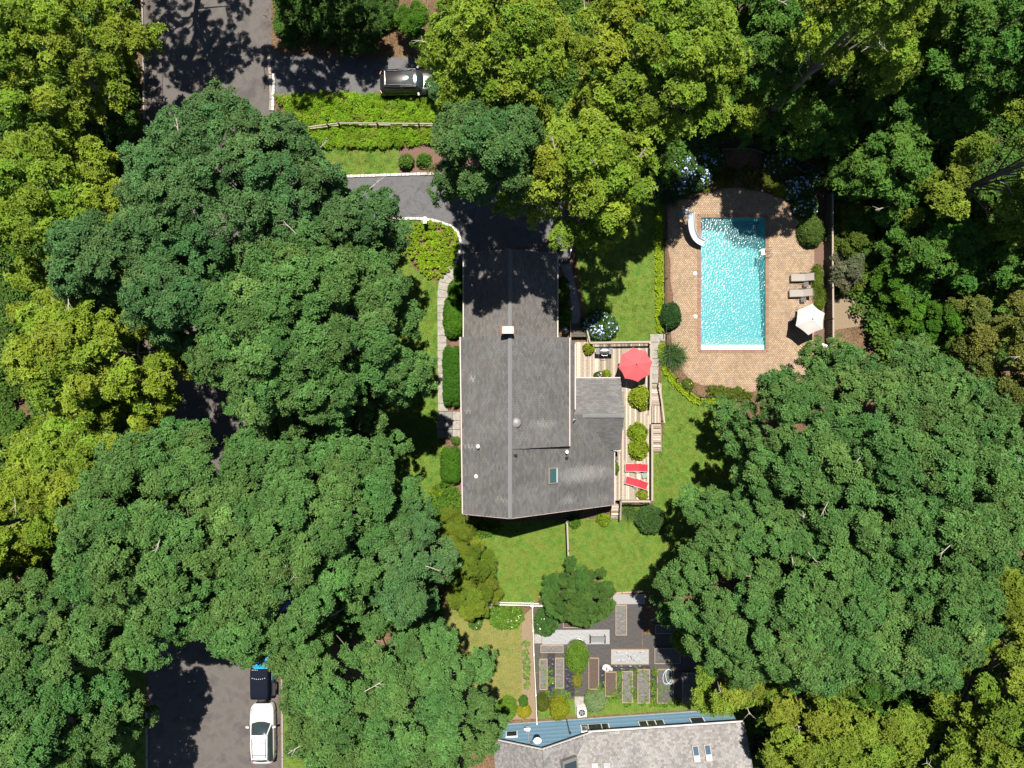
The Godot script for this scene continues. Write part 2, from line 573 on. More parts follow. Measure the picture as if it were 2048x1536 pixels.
	# beds
	ground_sheet("mulch_bed", "brown mulch bed with two round shrubs by the driveway", "garden bed", gpoly([[797, 292], [905, 285], [960, 300], [960, 346], [905, 346], [797, 350]]), 0.010, M.soil)
	ground_sheet("foundation_bed", "bare soil bed along the west wall of the house", "garden bed", gpoly([[890, 560], [932, 540], [935, 1040], [870, 1040], [868, 960], [900, 905], [900, 600]]), 0.0032, M.soil)
	ground_sheet("path_bed", "shaded soil bed between garage and slate path", "garden bed", gpoly([[1110, 520], [1140, 530], [1150, 600], [1146, 665], [1110, 665]]), 0.0095, M.soil)
	ground_sheet("shade_bed", "bare soil under the tree at the lawn's end", "garden bed", gpoly([[1070, 1205], [1090, 1165], [1130, 1140], [1180, 1140], [1225, 1185], [1190, 1204]]), 0.0098, M.soil)
	ground_sheet("fence_bed", "mulched strip between pool paving and wooden fence", "garden bed", gpoly([[1628, 455], [1647, 440], [1647, 740], [1628, 740]]), 0.003, M.soil)
	ground_sheet("bare_strip", "bare earth planting strip beside the white fence", "garden bed", gpoly([[1043, 1235], [1066, 1214], [1074, 1437], [1000, 1440], [990, 1415], [1043, 1400]]), 0.012, M.bare)
	ground_sheet("clearing", "reddish pine-straw clearing in the wood by the fence", "clearing", gpoly([[1668, 600], [1720, 575], [1745, 600], [1735, 650], [1668, 660]]), 0.003, M.bare)
	build_edging()
	build_walks()

func kerb_line(n: String, label: String, pts: Array, w: float) -> void:
	var k := thing(n, label, "kerb", P(pts[0][0], pts[0][1]), 0.0, "", "structure")
	for i in pts.size() - 1:
		var a := P(pts[i][0], pts[i][1])
		var b := P(pts[i + 1][0], pts[i + 1][1])
		var l := (b - a).length()
		var cnt := maxi(1, int(l / 1.6))
		for j in cnt:
			var p := a.lerp(b, (j + 0.01) / cnt) - k.position
			var q := a.lerp(b, (j + 0.985) / cnt) - k.position
			beam(k, "kerb_stone", p + Vector3(0, 0.04, 0), q + Vector3(0, 0.04, 0), w, 0.16 + rr(0, 0.01), M.kerb)

func build_edging() -> void:
	var lines := [
		["block_edging", "row of pale granite blocks along the driveway's upper edge", [[640, 355], [760, 351], [905, 346.5], [960, 345]]],
		["block_edging", "curve of pale granite blocks along the driveway's lower edge", [[780, 439], [810, 437.5], [838, 437.5], [870, 441.5], [900, 451.5], [916, 465], [922, 486], [920, 500], [908, 534]]],
		["block_edging", "short row of pale granite blocks at the upper driveway's mouth", [[547, 148], [548, 170], [547, 192], [546, 222]]],
	]
	for l in lines:
		var e := thing(l[0], l[1], "edging", P(l[2][0][0], l[2][0][1]), 0.0, "stone edging of the drives", "structure")
		var cv := Curve2D.new()
		for p in l[2]:
			cv.add_point(G(p[0], p[1]))
		var len := cv.get_baked_length()
		var n := int(len / 0.30)
		for i in n:
			var q := cv.sample_baked((i + 0.5) * len / n)
			var t := cv.sample_baked(minf(len, (i + 0.7) * len / n)) - cv.sample_baked((i + 0.3) * len / n)
			box(e, "granite_block", Vector3(q.x, 0.05 + rr(-0.008, 0.008), q.y) - e.position, Vector3(0.275, 0.16, 0.19 + 0.02 * (i % 3)), M.granite, Basis(Vector3.UP, -t.angle() + rr(-0.05, 0.05)))

func slab_row(parent: Node3D, pts: Array, pitch: float, m: Material, y: float, piece: String) -> void:
	# pts: [px, py, width px] along the middle
	var cv := Curve2D.new()
	var wv := []
	for p in pts:
		cv.add_point(G(p[0], p[1]))
		wv.append(p[2] * S)
	var len := cv.get_baked_length()
	var n := int(round(len / pitch))
	var off := []
	for p in pts:
		off.append(cv.get_closest_offset(G(p[0], p[1])))
	for i in n:
		var e := []
		for f in [i + 0.02, i + 0.98]:
			var o: float = f * len / n
			var q := cv.sample_baked(o)
			var t := (cv.sample_baked(minf(len, o + 0.15)) - cv.sample_baked(maxf(0.0, o - 0.15))).normalized()
			var w: float = wv[0]
			for k in off.size() - 1:
				if o >= off[k] and o <= off[k + 1]:
					w = lerpf(wv[k], wv[k + 1], (o - off[k]) / maxf(0.001, off[k + 1] - off[k]))
				elif o > off[k + 1]:
					w = wv[k + 1]
			var s := t.orthogonal() * w * 0.5
			e.append(q - s)
			e.append(q + s)
		var poly := PackedVector2Array([e[0], e[1], e[3], e[2]])
		for k in 4:
			poly[k] -= Vector2(parent.position.x, parent.position.z)
		part(parent, piece, prism(poly, 0.0, y + rr(-0.006, 0.008)), m)

func build_walks() -> void:
	var w := thing("front_walk", "front walk of pale concrete slabs curving to the driveway", "path", P(886, 700), 0.0, "", "structure")
	slab_row(w, [[914, 528, 24], [902, 545, 24], [890, 562, 23], [885, 585, 20], [884, 640, 18], [884, 700, 17], [886, 760, 20], [886, 822, 19]], 0.62, M.concrete, 0.05, "slab")
	var d := thing("door_landing", "grey stone landing at the front door", "landing", P(895, 850), 0.0, "", "structure")
	for i in 3:
		for j in 3:
			var a := P(874 + i * 15.5, 823 + j * 18)
			var poly := PackedVector2Array()
			for q in [[0.02, 0.02], [0.61, 0.02], [0.61, 0.71], [0.02, 0.71]]:
				poly.append(Vector2(a.x + q[0] - d.position.x, a.z + q[1] - d.position.z))
			part(d, "slab", prism(poly, 0.0, 0.06 + rr(-0.004, 0.006)), M.slate if i < 2 else M.concrete)
	var s := thing("slate_path", "curved path of dark slate slabs behind the garage", "path", P(1150, 600), 0.0, "", "structure")
	slab_row(s, [[1132, 528, 20], [1138, 555, 17], [1146, 582, 15], [1151, 610, 15], [1153, 652, 20]], 0.75, M.slate, 0.05, "slab")
	var p := thing("paver_walk", "walk of square concrete pavers beside the deck rail", "path", P(1310, 715), 0.0, "", "structure")
	slab_row(p, [[1310, 668, 20], [1309, 720, 17], [1308, 766, 15]], 0.66, M.concrete, 0.05, "paver")
	slab_row(p, [[1325, 668, 10], [1325, 682, 10]], 0.6, M.concrete, 0.05, "paver")

# ------------------------------------------------------------------ the house

# shingle tabs over a sloping face; pts run eave start, eave end, then round; spots: [centre, reach along u, reach along v, gain]
func shingles(parent: Node3D, pts: Array, tab: float, expo: float, c: Color, spread: float, spots := [], streak := 0.22) -> void:
	var u: Vector3 = (pts[1] - pts[0]).normalized()
	var n: Vector3 = (pts[1] - pts[0]).cross(pts[2] - pts[0]).normalized()
	if n.y < 0.0:
		n = -n
	var v := n.cross(u)
	var mid := Vector3.ZERO
	for p in pts:
		mid += p / pts.size()
	if v.dot(mid - pts[0]) < 0.0:
		v = -v
	var poly := PackedVector2Array()
	var hi := Vector2(-1e9, -1e9)
	var lo := Vector2(1e9, 1e9)
	for p in pts:
		var q := Vector2((p - pts[0]).dot(u), (p - pts[0]).dot(v))
		poly.append(q)
		lo = lo.min(q)
		hi = hi.max(q)
	var key := "tab%.2f%.2f" % [tab, expo]
	if not K.has(key):
		K[key] = chamfer_box(Vector3(tab - 0.014, 0.02, expo * 1.3), 0.003)
	var where := []
	var tint := []
	var tilt := Basis(u, n, u.cross(n)) if u.cross(n).dot(v) < 0.0 else Basis(-u, n, (-u).cross(n))
	tilt = tilt * Basis(Vector3.RIGHT, 0.085)
	var row := 0
	var y := lo.y + expo * 0.5
	while y < hi.y:
		var x := lo.x + tab * (0.5 if row % 2 == 0 else 0.02) + rr(-0.03, 0.03)
		while x < hi.x:
			if Geometry2D.is_point_in_polygon(Vector2(x - tab * 0.42, y), poly) and Geometry2D.is_point_in_polygon(Vector2(x + tab * 0.42, y), poly):
				var p: Vector3 = pts[0] + u * x + v * y + n * 0.012
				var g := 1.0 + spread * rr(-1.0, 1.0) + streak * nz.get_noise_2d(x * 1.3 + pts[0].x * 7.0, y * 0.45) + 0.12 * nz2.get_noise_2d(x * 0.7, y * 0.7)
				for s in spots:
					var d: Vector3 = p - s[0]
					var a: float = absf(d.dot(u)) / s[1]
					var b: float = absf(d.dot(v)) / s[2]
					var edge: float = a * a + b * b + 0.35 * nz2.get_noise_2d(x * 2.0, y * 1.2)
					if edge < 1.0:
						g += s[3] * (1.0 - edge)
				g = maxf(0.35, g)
				where.append(Transform3D(tilt, p))
				tint.append(Color(c.r * g * rr(0.97, 1.03), c.g * g, c.b * g * rr(0.97, 1.03)))
			x += tab
		y += expo
		row += 1
	copies(parent, "shingles", K[key], M.tint, where, tint)

func roof_face(root: Node3D, n: String, pts: Array, c: Color, spots := [], tab := 0.33, expo := 0.145, spread := 0.17, thick := 0.16) -> Node3D:
	var f := part(root, n, slab3(pts, thick), M.roofdeck)
	shingles(f, pts, tab, expo, c, spread, spots)
	return f

func wall_box(root: Node3D, a: Vector3, b: Vector3, h0: float, h1: float, m: Material) -> void:
	box(root, "wall", (a + b) * 0.5 + Vector3(0, (h0 + h1) * 0.5, 0), Vector3(absf(b.x - a.x), h1 - h0, absf(b.z - a.z)), m)

func gable_wall(root: Node3D, poly: Array, z: float, m: Material, thick := 0.15) -> void:
	# poly of (x, y) in the plane z
	var st := begin()
	st.set_smooth_group(-1)
	var p2 := PackedVector2Array()
	for p in poly:
		p2.append(Vector2(p[0], p[1]))
	var ids := Geometry2D.triangulate_polygon(p2)
	for i in range(0, ids.size(), 3):
		var a := p2[ids[i]]
		var b := p2[ids[i + 1]]
		var c := p2[ids[i + 2]]
		tri(st, Vector3(a.x, a.y, z), Vector3(b.x, b.y, z), Vector3(c.x, c.y, z))
		tri(st, Vector3(a.x, a.y, z - thick), Vector3(c.x, c.y, z - thick), Vector3(b.x, b.y, z - thick))
	for i in p2.size():
		var a := p2[i]
		var b := p2[(i + 1) % p2.size()]
		quad(st, Vector3(a.x, a.y, z), Vector3(b.x, b.y, z), Vector3(b.x, b.y, z - thick), Vector3(a.x, a.y, z - thick))
	st.generate_normals()
	part(root, "gable_wall", st.commit(), m)

func east_plane(px: float, py: float) -> Vector3:
	var k := (px - 1024.0) / FPX
	var x := k * 49.9 / (1.0 - 0.704 * k)
	var h := 8.3 - 0.704 * x
	return Vector3(x, h, (py - 768.0) * (CAM_H - h) / FPX)

func west_plane(px: float, py: float) -> Vector3:
	# ridge x -0.14 h 8.4 down to x -3.63 h 6.6
	var k := (px - 1024.0) / FPX
	var sl := 1.8 / 3.49
	var x := k * (CAM_H - 8.4 - sl * 0.14) / (1.0 + sl * k)
	var h := 8.4 + (x + 0.14) * sl
	return Vector3(x, h, (py - 768.0) * (CAM_H - h) / FPX)

func build_house() -> void:
	var hs := thing("house", "large grey-shingled saltbox house with garage wing and brick chimney in the middle", "house")
	var zn := -3.416
	var zs := 9.434
	var xr := -0.14
	var grey := Color(0.080, 0.080, 0.081)
	var warm := Color(0.080, 0.078, 0.076)
	var light := Color(0.080, 0.080, 0.081)
	# garage wing
	var gz := -10.15
	roof_face(hs, "garage_roof", [Vector3(-3.73, 3.0, gz), Vector3(-3.73, 3.0, zn), Vector3(-0.15, 4.9, zn), Vector3(-0.15, 4.9, gz)], warm * 1.1)
	roof_face(hs, "garage_roof", [Vector3(3.5, 3.0, zn), Vector3(3.5, 3.0, gz), Vector3(-0.15, 4.9, gz), Vector3(-0.15, 4.9, zn)], warm * 1.1)
	wall_box(hs, Vector3(-3.45, 0, gz + 0.3), Vector3(-3.3, 0, zn), 0.0, 2.92, M.siding)
	wall_box(hs, Vector3(3.1, 0, gz + 0.3), Vector3(3.25, 0, zn), 0.0, 2.92, M.siding)
	gable_wall(hs, [[-3.45, 0.0], [3.25, 0.0], [3.25, 2.95], [-0.15, 4.72], [-3.45, 2.95]], gz + 0.45, M.siding)
	for x in [-1.75, 1.45]:
		var gd := box(hs, "garage_door", Vector3(x, 1.1, gz + 0.27), Vector3(2.6, 2.2, 0.06), M.white)
		for k in 4:
			box(gd, "door_panel", Vector3(0, -0.8 + k * 0.53, -0.04), Vector3(2.4, 0.45, 0.03), M.trim)
	# main body
	var wpts := [Vector3(-3.70, 6.57, zn), Vector3(-3.52, 6.66, zs), Vector3(xr, 8.4, zs), Vector3(xr, 8.4, zn)]
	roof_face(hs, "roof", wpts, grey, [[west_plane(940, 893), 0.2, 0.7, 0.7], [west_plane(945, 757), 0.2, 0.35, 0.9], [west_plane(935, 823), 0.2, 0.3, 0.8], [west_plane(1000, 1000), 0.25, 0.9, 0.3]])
	var sky_c := east_plane(1105, 951)
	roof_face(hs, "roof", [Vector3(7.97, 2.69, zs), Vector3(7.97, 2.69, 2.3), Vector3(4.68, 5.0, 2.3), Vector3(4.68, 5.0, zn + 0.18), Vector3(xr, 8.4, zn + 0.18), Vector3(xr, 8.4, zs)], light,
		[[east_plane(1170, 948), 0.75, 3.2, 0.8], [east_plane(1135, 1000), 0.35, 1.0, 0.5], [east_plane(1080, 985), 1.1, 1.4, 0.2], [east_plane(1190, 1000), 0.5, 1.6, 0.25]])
	# shed dormer over the upper floor
	var zd := 4.577
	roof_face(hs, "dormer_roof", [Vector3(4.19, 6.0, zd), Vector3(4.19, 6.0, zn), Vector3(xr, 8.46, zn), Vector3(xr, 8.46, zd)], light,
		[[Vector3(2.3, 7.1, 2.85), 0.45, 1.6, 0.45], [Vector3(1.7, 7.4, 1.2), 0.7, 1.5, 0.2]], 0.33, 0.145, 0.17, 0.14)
	# ridge caps
	for r in [[Vector3(xr, 8.5, zn - 0.01), Vector3(xr, 8.5, zs)], [Vector3(-0.15, 4.94, gz), Vector3(-0.15, 4.94, zn - 0.4)]]:
		var rc := begin()
		rc.set_smooth_group(-1)
		var cnt := int((r[1] - r[0]).length() / 0.15)
		for i in cnt:
			var a: Vector3 = r[0].lerp(r[1], float(i) / cnt)
			var b: Vector3 = r[0].lerp(r[1], (i + 1.12) / cnt)
			var lift := Vector3(0, 0.012, 0)
			quad(rc, a + lift, b, b + Vector3(-0.14, -0.06, 0), a + Vector3(-0.14, -0.06, 0) + lift)
			quad(rc, a + lift, a + Vector3(0.14, -0.08, 0) + lift, b + Vector3(0.14, -0.08, 0), b)
		rc.generate_normals()
		part(hs, "ridge_cap", rc.commit(), mat(Color(0.105, 0.11, 0.117), 0.85))
	# gabled bump-out towards the deck
	var bz0 := -0.43
	var bz1 := 5.13
	var bzr := 2.42
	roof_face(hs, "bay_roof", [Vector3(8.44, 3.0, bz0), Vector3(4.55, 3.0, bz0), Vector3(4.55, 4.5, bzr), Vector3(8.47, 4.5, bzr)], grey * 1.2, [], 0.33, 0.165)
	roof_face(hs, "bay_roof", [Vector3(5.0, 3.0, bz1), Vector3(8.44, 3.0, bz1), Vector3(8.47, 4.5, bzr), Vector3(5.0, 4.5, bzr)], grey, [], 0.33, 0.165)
	beam(hs, "ridge_cap", Vector3(5.0, 4.52, bzr), Vector3(8.48, 4.52, bzr), 0.26, 0.05, mat(Color(0.105, 0.11, 0.117), 0.85))
	# walls
	wall_box(hs, Vector3(-3.35, 0, zn + 0.25), Vector3(-3.2, 0, zs - 0.3), 0.0, 6.5, M.siding)
	wall_box(hs, Vector3(4.3, 0, zn + 0.3), Vector3(4.45, 0, 2.2), 0.0, 4.95, M.siding)
	wall_box(hs, Vector3(7.45, 0, 5.0), Vector3(7.6, 0, zs - 0.3), 0.0, 2.7, M.siding)
	wall_box(hs, Vector3(4.45, 0, bz0 + 0.25), Vector3(8.2, 0, bz0 + 0.4), 0.0, 2.95, M.siding)
	wall_box(hs, Vector3(8.05, 0, bz0 + 0.4), Vector3(8.2, 0, bz1 - 0.25), 0.0, 3.0, M.siding)
	wall_box(hs, Vector3(7.6, 0, bz1 - 0.4), Vector3(8.05, 0, bz1 - 0.25), 0.0, 2.95, M.siding)
	wall_box(hs, Vector3(3.85, 0, zn + 0.4), Vector3(4.0, 0, zd - 0.15), 4.9, 5.95, M.siding)
	gable_wall(hs, [[-3.35, 0.0], [7.6, 0.0], [7.6, 2.85], [xr, 8.2], [-3.35, 6.55]], zs - 0.3, M.siding)
	gable_wall(hs, [[-3.35, 0.0], [4.45, 0.0], [4.45, 5.0], [4.0, 5.9], [xr, 8.2], [-3.35, 6.55]], zn + 0.4, M.siding)
	gable_wall(hs, [[0.1, 8.1], [4.0, 5.3], [4.0, 5.95]], zd - 0.12, M.darkwood, 0.1)
	for w in [[-0.5, 4.9, zs], [-2.2, 2.0, zs], [2.2, 4.4, zs], [5.2, 1.6, zs]]:
		var fr := box(hs, "window", Vector3(w[0], w[1], zs - 0.27), Vector3(1.0, 1.3, 0.1), M.white)
		box(fr, "pane", Vector3(0, 0, 0.045), Vector3(0.84, 1.14, 0.03), M.glass)
	for w in [[-3.37, 4.9, -1.5], [-3.37, 4.9, 1.2], [-3.37, 4.9, 5.5], [-3.37, 1.7, -1.5], [-3.37, 1.7, 6.0]]:
		var fr := box(hs, "window", Vector3(w[0], w[1], w[2]), Vector3(0.1, 1.3, 1.0), M.white)
		box(fr, "pane", Vector3(-0.045, 0, 0), Vector3(0.03, 1.14, 0.84), M.glass)
	var dr := box(hs, "front_door", Vector3(-3.38, 1.05, 3.2), Vector3(0.08, 2.1, 1.0), M.trim)
	box(dr, "door_handle", Vector3(-0.06, -0.05, 0.38), Vector3(0.05, 0.04, 0.12), M.steel)
	# gutters and fascia, pale against the roof
	gutter(hs, Vector3(-3.78, 6.50, zn), Vector3(-3.60, 6.59, zs), -1)
	gutter(hs, Vector3(4.25, 5.9, zn), Vector3(4.25, 5.9, zd), 1)
	gutter(hs, Vector3(4.74, 4.93, zn + 0.4), Vector3(4.74, 4.93, 1.9), 1)
	gutter(hs, Vector3(8.03, 2.6, bz1 + 0.12), Vector3(8.03, 2.6, zs - 0.05), 1)
	gutter(hs, Vector3(7.9, 2.9, bz1 + 0.06), Vector3(8.5, 2.9, bz1 + 0.06), 1)
	gutter(hs, Vector3(4.95, 2.92, bz0 - 0.06), Vector3(8.44, 2.92, bz0 - 0.06), 1)
	gutter(hs, Vector3(-3.79, 2.92, gz), Vector3(-3.79, 2.92, zn), -1)
	gutter(hs, Vector3(3.56, 2.92, gz), Vector3(3.56, 2.92, zn), 1)
	beam(hs, "fascia", Vector3(xr, 8.28, zs + 0.02), Vector3(7.97, 2.58, zs + 0.02), 0.05, 0.2, M.trim)
	beam(hs, "fascia", Vector3(xr, 8.28, zs + 0.02), Vector3(-3.52, 6.54, zs + 0.02), 0.05, 0.2, M.trim)
	beam(hs, "downspout", Vector3(4.55, 5.95, 2.62), Vector3(4.75, 5.3, 2.62), 0.07, 0.05, M.gutter)
	# chimney
	var ch := box(hs, "chimney", Vector3(-0.31, 6.0, -3.72), Vector3(0.86, 6.3, 0.52), M.brick)
	box(ch, "cap_tray", Vector3(0.03, 3.2, 0.0), Vector3(0.74, 0.14, 0.46), M.white)
	box(ch, "flue_cover", Vector3(0.03, 3.31, -0.02), Vector3(0.6, 0.06, 0.34), M.white)
	box(ch, "corbel", Vector3(0, 3.02, 0), Vector3(0.94, 0.12, 0.6), M.brick)
	# skylight
	var u := Vector3(0, 0, 1)
	var sl := Vector3(1, -0.704, 0).normalized()
	var nn := sl.cross(u)
	if nn.y < 0.0:
		nn = -nn
	var bs := Basis(sl, nn, sl.cross(nn))
	var sk := box(hs, "skylight", sky_c + nn * 0.06, Vector3(0.86, 0.14, 1.2), mat(Color(0.14, 0.12, 0.10), 0.5), bs)
	box(sk, "pane", Vector3(0.0, 0.065, 0), Vector3(0.68, 0.03, 1.02), mat(Color(0.03, 0.07, 0.075), 0.08, 0.0, 0.7))
	box(sk, "sash_bar", Vector3(0.31, 0.085, 0), Vector3(0.1, 0.03, 1.02), mat(Color(0.25, 0.32, 0.33), 0.4))
	# vents
	var rv := P(1032, 845, 8.0)
	var vent := part(hs, "round_vent", lathe([Vector2(0.16, -0.3), Vector2(0.16, 0.1), Vector2(0.36, 0.12), Vector2(0.37, 0.17), Vector2(0.3, 0.25), Vector2(0.0, 0.29)], 24), mat(Color(0.13, 0.13, 0.135), 0.5), rv + Vector3(0, 0.1, 0))
	vent.set_meta("label", "round grey roof vent")
	for p in [[west_plane(957, 893), 0.55], [east_plane(1133, 904), 0.5], [west_plane(953, 953), 0.2]]:
		var vp := part(hs, "vent_pipe", lathe([Vector2(0.075, -0.15), Vector2(0.075, p[1]), Vector2(0.055, p[1]), Vector2(0.055, p[1] - 0.2), Vector2(0.0, p[1] - 0.2)], 14), M.white, p[0])
		part(vp, "flashing", lathe([Vector2(0.18, 0.0), Vector2(0.13, 0.06), Vector2(0.075, 0.1)], 14), M.gutter)
	for p in [east_plane(1030, 911), east_plane(1132, 916)]:
		box(hs, "box_vent", p + nn * 0.07, Vector3(0.22, 0.12, 0.2), M.black, bs)

func gutter(hs: Node3D, a: Vector3, b: Vector3, _side: int) -> void:
	var g := beam(hs, "gutter", a, b, 0.085, 0.1, M.gutter)
	var l := (b - a).length()
	box(g, "gutter_trough", Vector3(0.0, 0.045, 0), Vector3(0.05, 0.02, l - 0.04), M.trim)

# ------------------------------------------------------------------ deck, stairs, rails

func build_deck() -> void:
	var y := 0.8
	var dk := thing("deck", "weathered grey-brown plank deck on the east side of the house", "deck", P(1200, 800))
	var o := dk.position
	var x0 := P(1150, 0, y).x
	var x1 := P(1302, 0, y).x
	var zt := P(0, 684, y).z
	var zb := P(0, 1001, y).z
	var n := int((x1 - x0) / 0.146)
	for i in n:
		var x := x0 + (i + 0.5) * (x1 - x0) / n
		var segs := []
		if x < 7.62:
			segs = [[zt, -0.2]]
		elif x < 8.22:
			segs = [[zt, -0.2], [4.9, zb]]
		else:
			segs = [[zt, zt + rr(3.0, 6.0)], [0, 0], [0, 0]]
			segs[1] = [segs[0][1] + 0.008, segs[0][1] + rr(3.0, 4.5)]
			segs[2] = [segs[1][1] + 0.008, zb]
		for s in segs:
			if s[1] - s[0] < 0.1:
				continue
			box(dk, "deck_board", Vector3(x, y - 0.015 + rr(-0.002, 0.002), (s[0] + s[1]) * 0.5) - o, Vector3(0.139, 0.03, s[1] - s[0]), M.wood[rng.randi() % 5])
	# landing between the two flights
	var lx0 := P(1303, 0, y).x
	var lx1 := P(1322, 0, y).x
	for i in 6:
		var x := lx0 + (i + 0.5) * (lx1 - lx0) / 6.0
		box(dk, "deck_board", Vector3(x, y - 0.015, (P(0, 812, y).z + P(0, 846, y).z) * 0.5) - o, Vector3((lx1 - lx0) / 6.0 - 0.008, 0.03, P(0, 846, y).z - P(0, 812, y).z), M.wood[i % 5])
	for e in [[Vector3(x0, 0, zt), Vector3(x1, 0, zt)], [Vector3(x1, 0, zt), Vector3(x1, 0, zb)], [Vector3(7.6, 0, zb), Vector3(x1, 0, zb)]]:
		beam(dk, "rim_joist", e[0] + Vector3(0, 0.63, 0) - o, e[1] + Vector3(0, 0.63, 0) - o, 0.04, 0.26, M.darkwood)
	for p in [[8.6, zt + 0.1], [x1 - 0.1, zt + 0.1], [x1 - 0.1, -0.5], [x1 - 0.1, 3.0], [x1 - 0.1, 6.0], [x1 - 0.1, zb - 0.1], [8.4, zb - 0.1]]:
		box(dk, "deck_post", Vector3(p[0], 0.3, p[1]) - o, Vector3(0.12, 0.6, 0.12), M.darkwood)
	# railings
	railing("north railing of the deck with balusters behind the grill", P(1178, 687, y), P(1298, 685, y), 0.95)
	railing("east railing of the deck beside the paver walk", P(1298, 688, y), P(1297, 812, y), 0.95)
	railing("east railing of the deck behind the red loungers", P(1300, 848, y), P(1300, 998, y), 0.95)
	railing("south railing of the deck at its lower end", P(1240, 999, y), P(1296, 999, y), 0.95)
	# stairs
	stairs("east_stairs", "weathered wooden steps rising from the paver walk to the deck landing", P(1312, 768), P(1312, 812, y), 0.78, 0.0, y, 6, true)
	stairs("lawn_stairs", "wooden steps going down from the landing to the side lawn", P(1312, 903), P(1312, 848, y), 0.78, 0.0, y, 6, true)
	stairs("back_stairs", "wooden steps from the deck down to the back lawn", P(1231, 1037), P(1232, 1008, y), 0.72, 0.0, y, 4, true)
	var hr := thing("handrail", "pale plank handrail on posts beside the wooden stairs", "handrail", P(1326, 805))
	var ha := P(1319, 766, 0.95) - hr.position
	var hb := P(1329, 846, 1.7) - hr.position
	beam(hr, "rail", ha, hb, 0.14, 0.04, M.rail)
	for f in [0.04, 0.5, 0.97]:
		var t: Vector3 = ha.lerp(hb, f)
		box(hr, "post", Vector3(t.x, t.y * 0.5 - 0.02, t.z), Vector3(0.09, t.y - 0.02, 0.09), M.rail)
	var br := thing("handrail", "dark timber handrail on the back stairs", "handrail", P(1243, 1020))
	var ba := P(1242, 1003, 1.7) - br.position
	var bb := P(1241, 1040, 0.95) - br.position
	beam(br, "rail", ba, bb, 0.12, 0.04, M.rail)
	for f in [0.03, 0.97]:
		var t: Vector3 = ba.lerp(bb, f)
		box(br, "post", Vector3(t.x, t.y * 0.5 - 0.02, t.z), Vector3(0.09, t.y - 0.02, 0.09), M.rail)
	# low landing and steps at the top corner of the deck
	var ld := thing("step_landing", "dark timber steps between slate path and deck", "steps", P(1156, 665))
	for i in 3:
		var a := P(1141, 648 + i * 9)
		for j in 2:
			box(ld, "tread", Vector3(P(1156, 0).x, 0.2 + i * 0.2, a.z + 0.09 + j * 0.18) - ld.position, Vector3(1.25, 0.035, 0.17), M.darkwood)
		box(ld, "riser", Vector3(P(1156, 0).x, 0.1 + i * 0.2, a.z) - ld.position, Vector3(1.2, 0.2, 0.03), M.darkwood)
	for sx in [1140, 1173]:
		var a := P(sx, 640)
		var b := P(sx, 690)
		beam(ld, "side_board", a + Vector3(0, 0.35, 0) - ld.position, b + Vector3(0, 0.75, 0) - ld.position, 0.06, 0.3, M.rail)
	var ret := thing("timber_edge", "short timber post rail beside the blue hydrangea", "rail", P(1176, 665))
	beam(ret, "rail", P(1173, 655, 0.9) - ret.position, P(1181, 690, 1.2) - ret.position, 0.12, 0.05, M.rail)
	for q in [P(1173, 656, 0.9), P(1181, 689, 1.2)]:
		box(ret, "post", Vector3(q.x, q.y * 0.5 - 0.03, q.z) - ret.position, Vector3(0.1, q.y - 0.06, 0.1), M.rail)

func railing(label: String, a: Vector3, b: Vector3, h: float) -> void:
	var r := thing("railing", label, "railing", a, 0.0, "deck railings")
	var d := b - a
	var l := d.length()
	beam(r, "top_rail", Vector3(0, h, 0), d + Vector3(0, h, 0), 0.16, 0.04, M.rail)
	beam(r, "bottom_rail", Vector3(0, 0.12, 0), d + Vector3(0, 0.12, 0), 0.05, 0.07, M.rail)
	var np := maxi(1, int(round(l / 1.8)))
	for i in np + 1:
		var t := clampf(float(i) / np, 0.01, 0.99)
		box(r, "post", d * t + Vector3(0, h * 0.5, 0), Vector3(0.1, h - 0.06, 0.1), M.rail)
	var nb := int(l / 0.125)
	for i in nb:
		box(r, "baluster", d * ((i + 0.5) / nb) + Vector3(0, 0.15 + (h - 0.17) * 0.5, 0), Vector3(0.035, h - 0.19, 0.035), M.rail)

func stairs(n: String, label: String, a: Vector3, b: Vector3, w: float, y0: float, y1: float, steps: int, _open: bool) -> void:
	var s := thing(n, label, "stairs", a)
	var d := b - a
	for i in steps:
		var f := (i + 0.5) / steps
		var y := y0 + (y1 - y0) * (i + 0.7) / steps
		var dz := absf(d.z) / steps
		for j in 2:
			box(s, "tread", Vector3(d.x * f, y, d.z * f + (j - 0.5) * dz * 0.48), Vector3(w, 0.035, dz * 0.46), M.wood[(i + j) % 5])
		box(s, "riser", Vector3(d.x * f, y - 0.09, d.z * f - signf(d.z) * dz * 0.49), Vector3(w - 0.04, 0.15, 0.02), M.darkwood)
	for sx in [-1, 1]:
		beam(s, "stringer", Vector3(sx * w * 0.52, y0 + 0.05, 0), Vector3(d.x + sx * w * 0.52, y1 - 0.08, d.z), 0.045, 0.24, M.rail)

# ------------------------------------------------------------------ pool

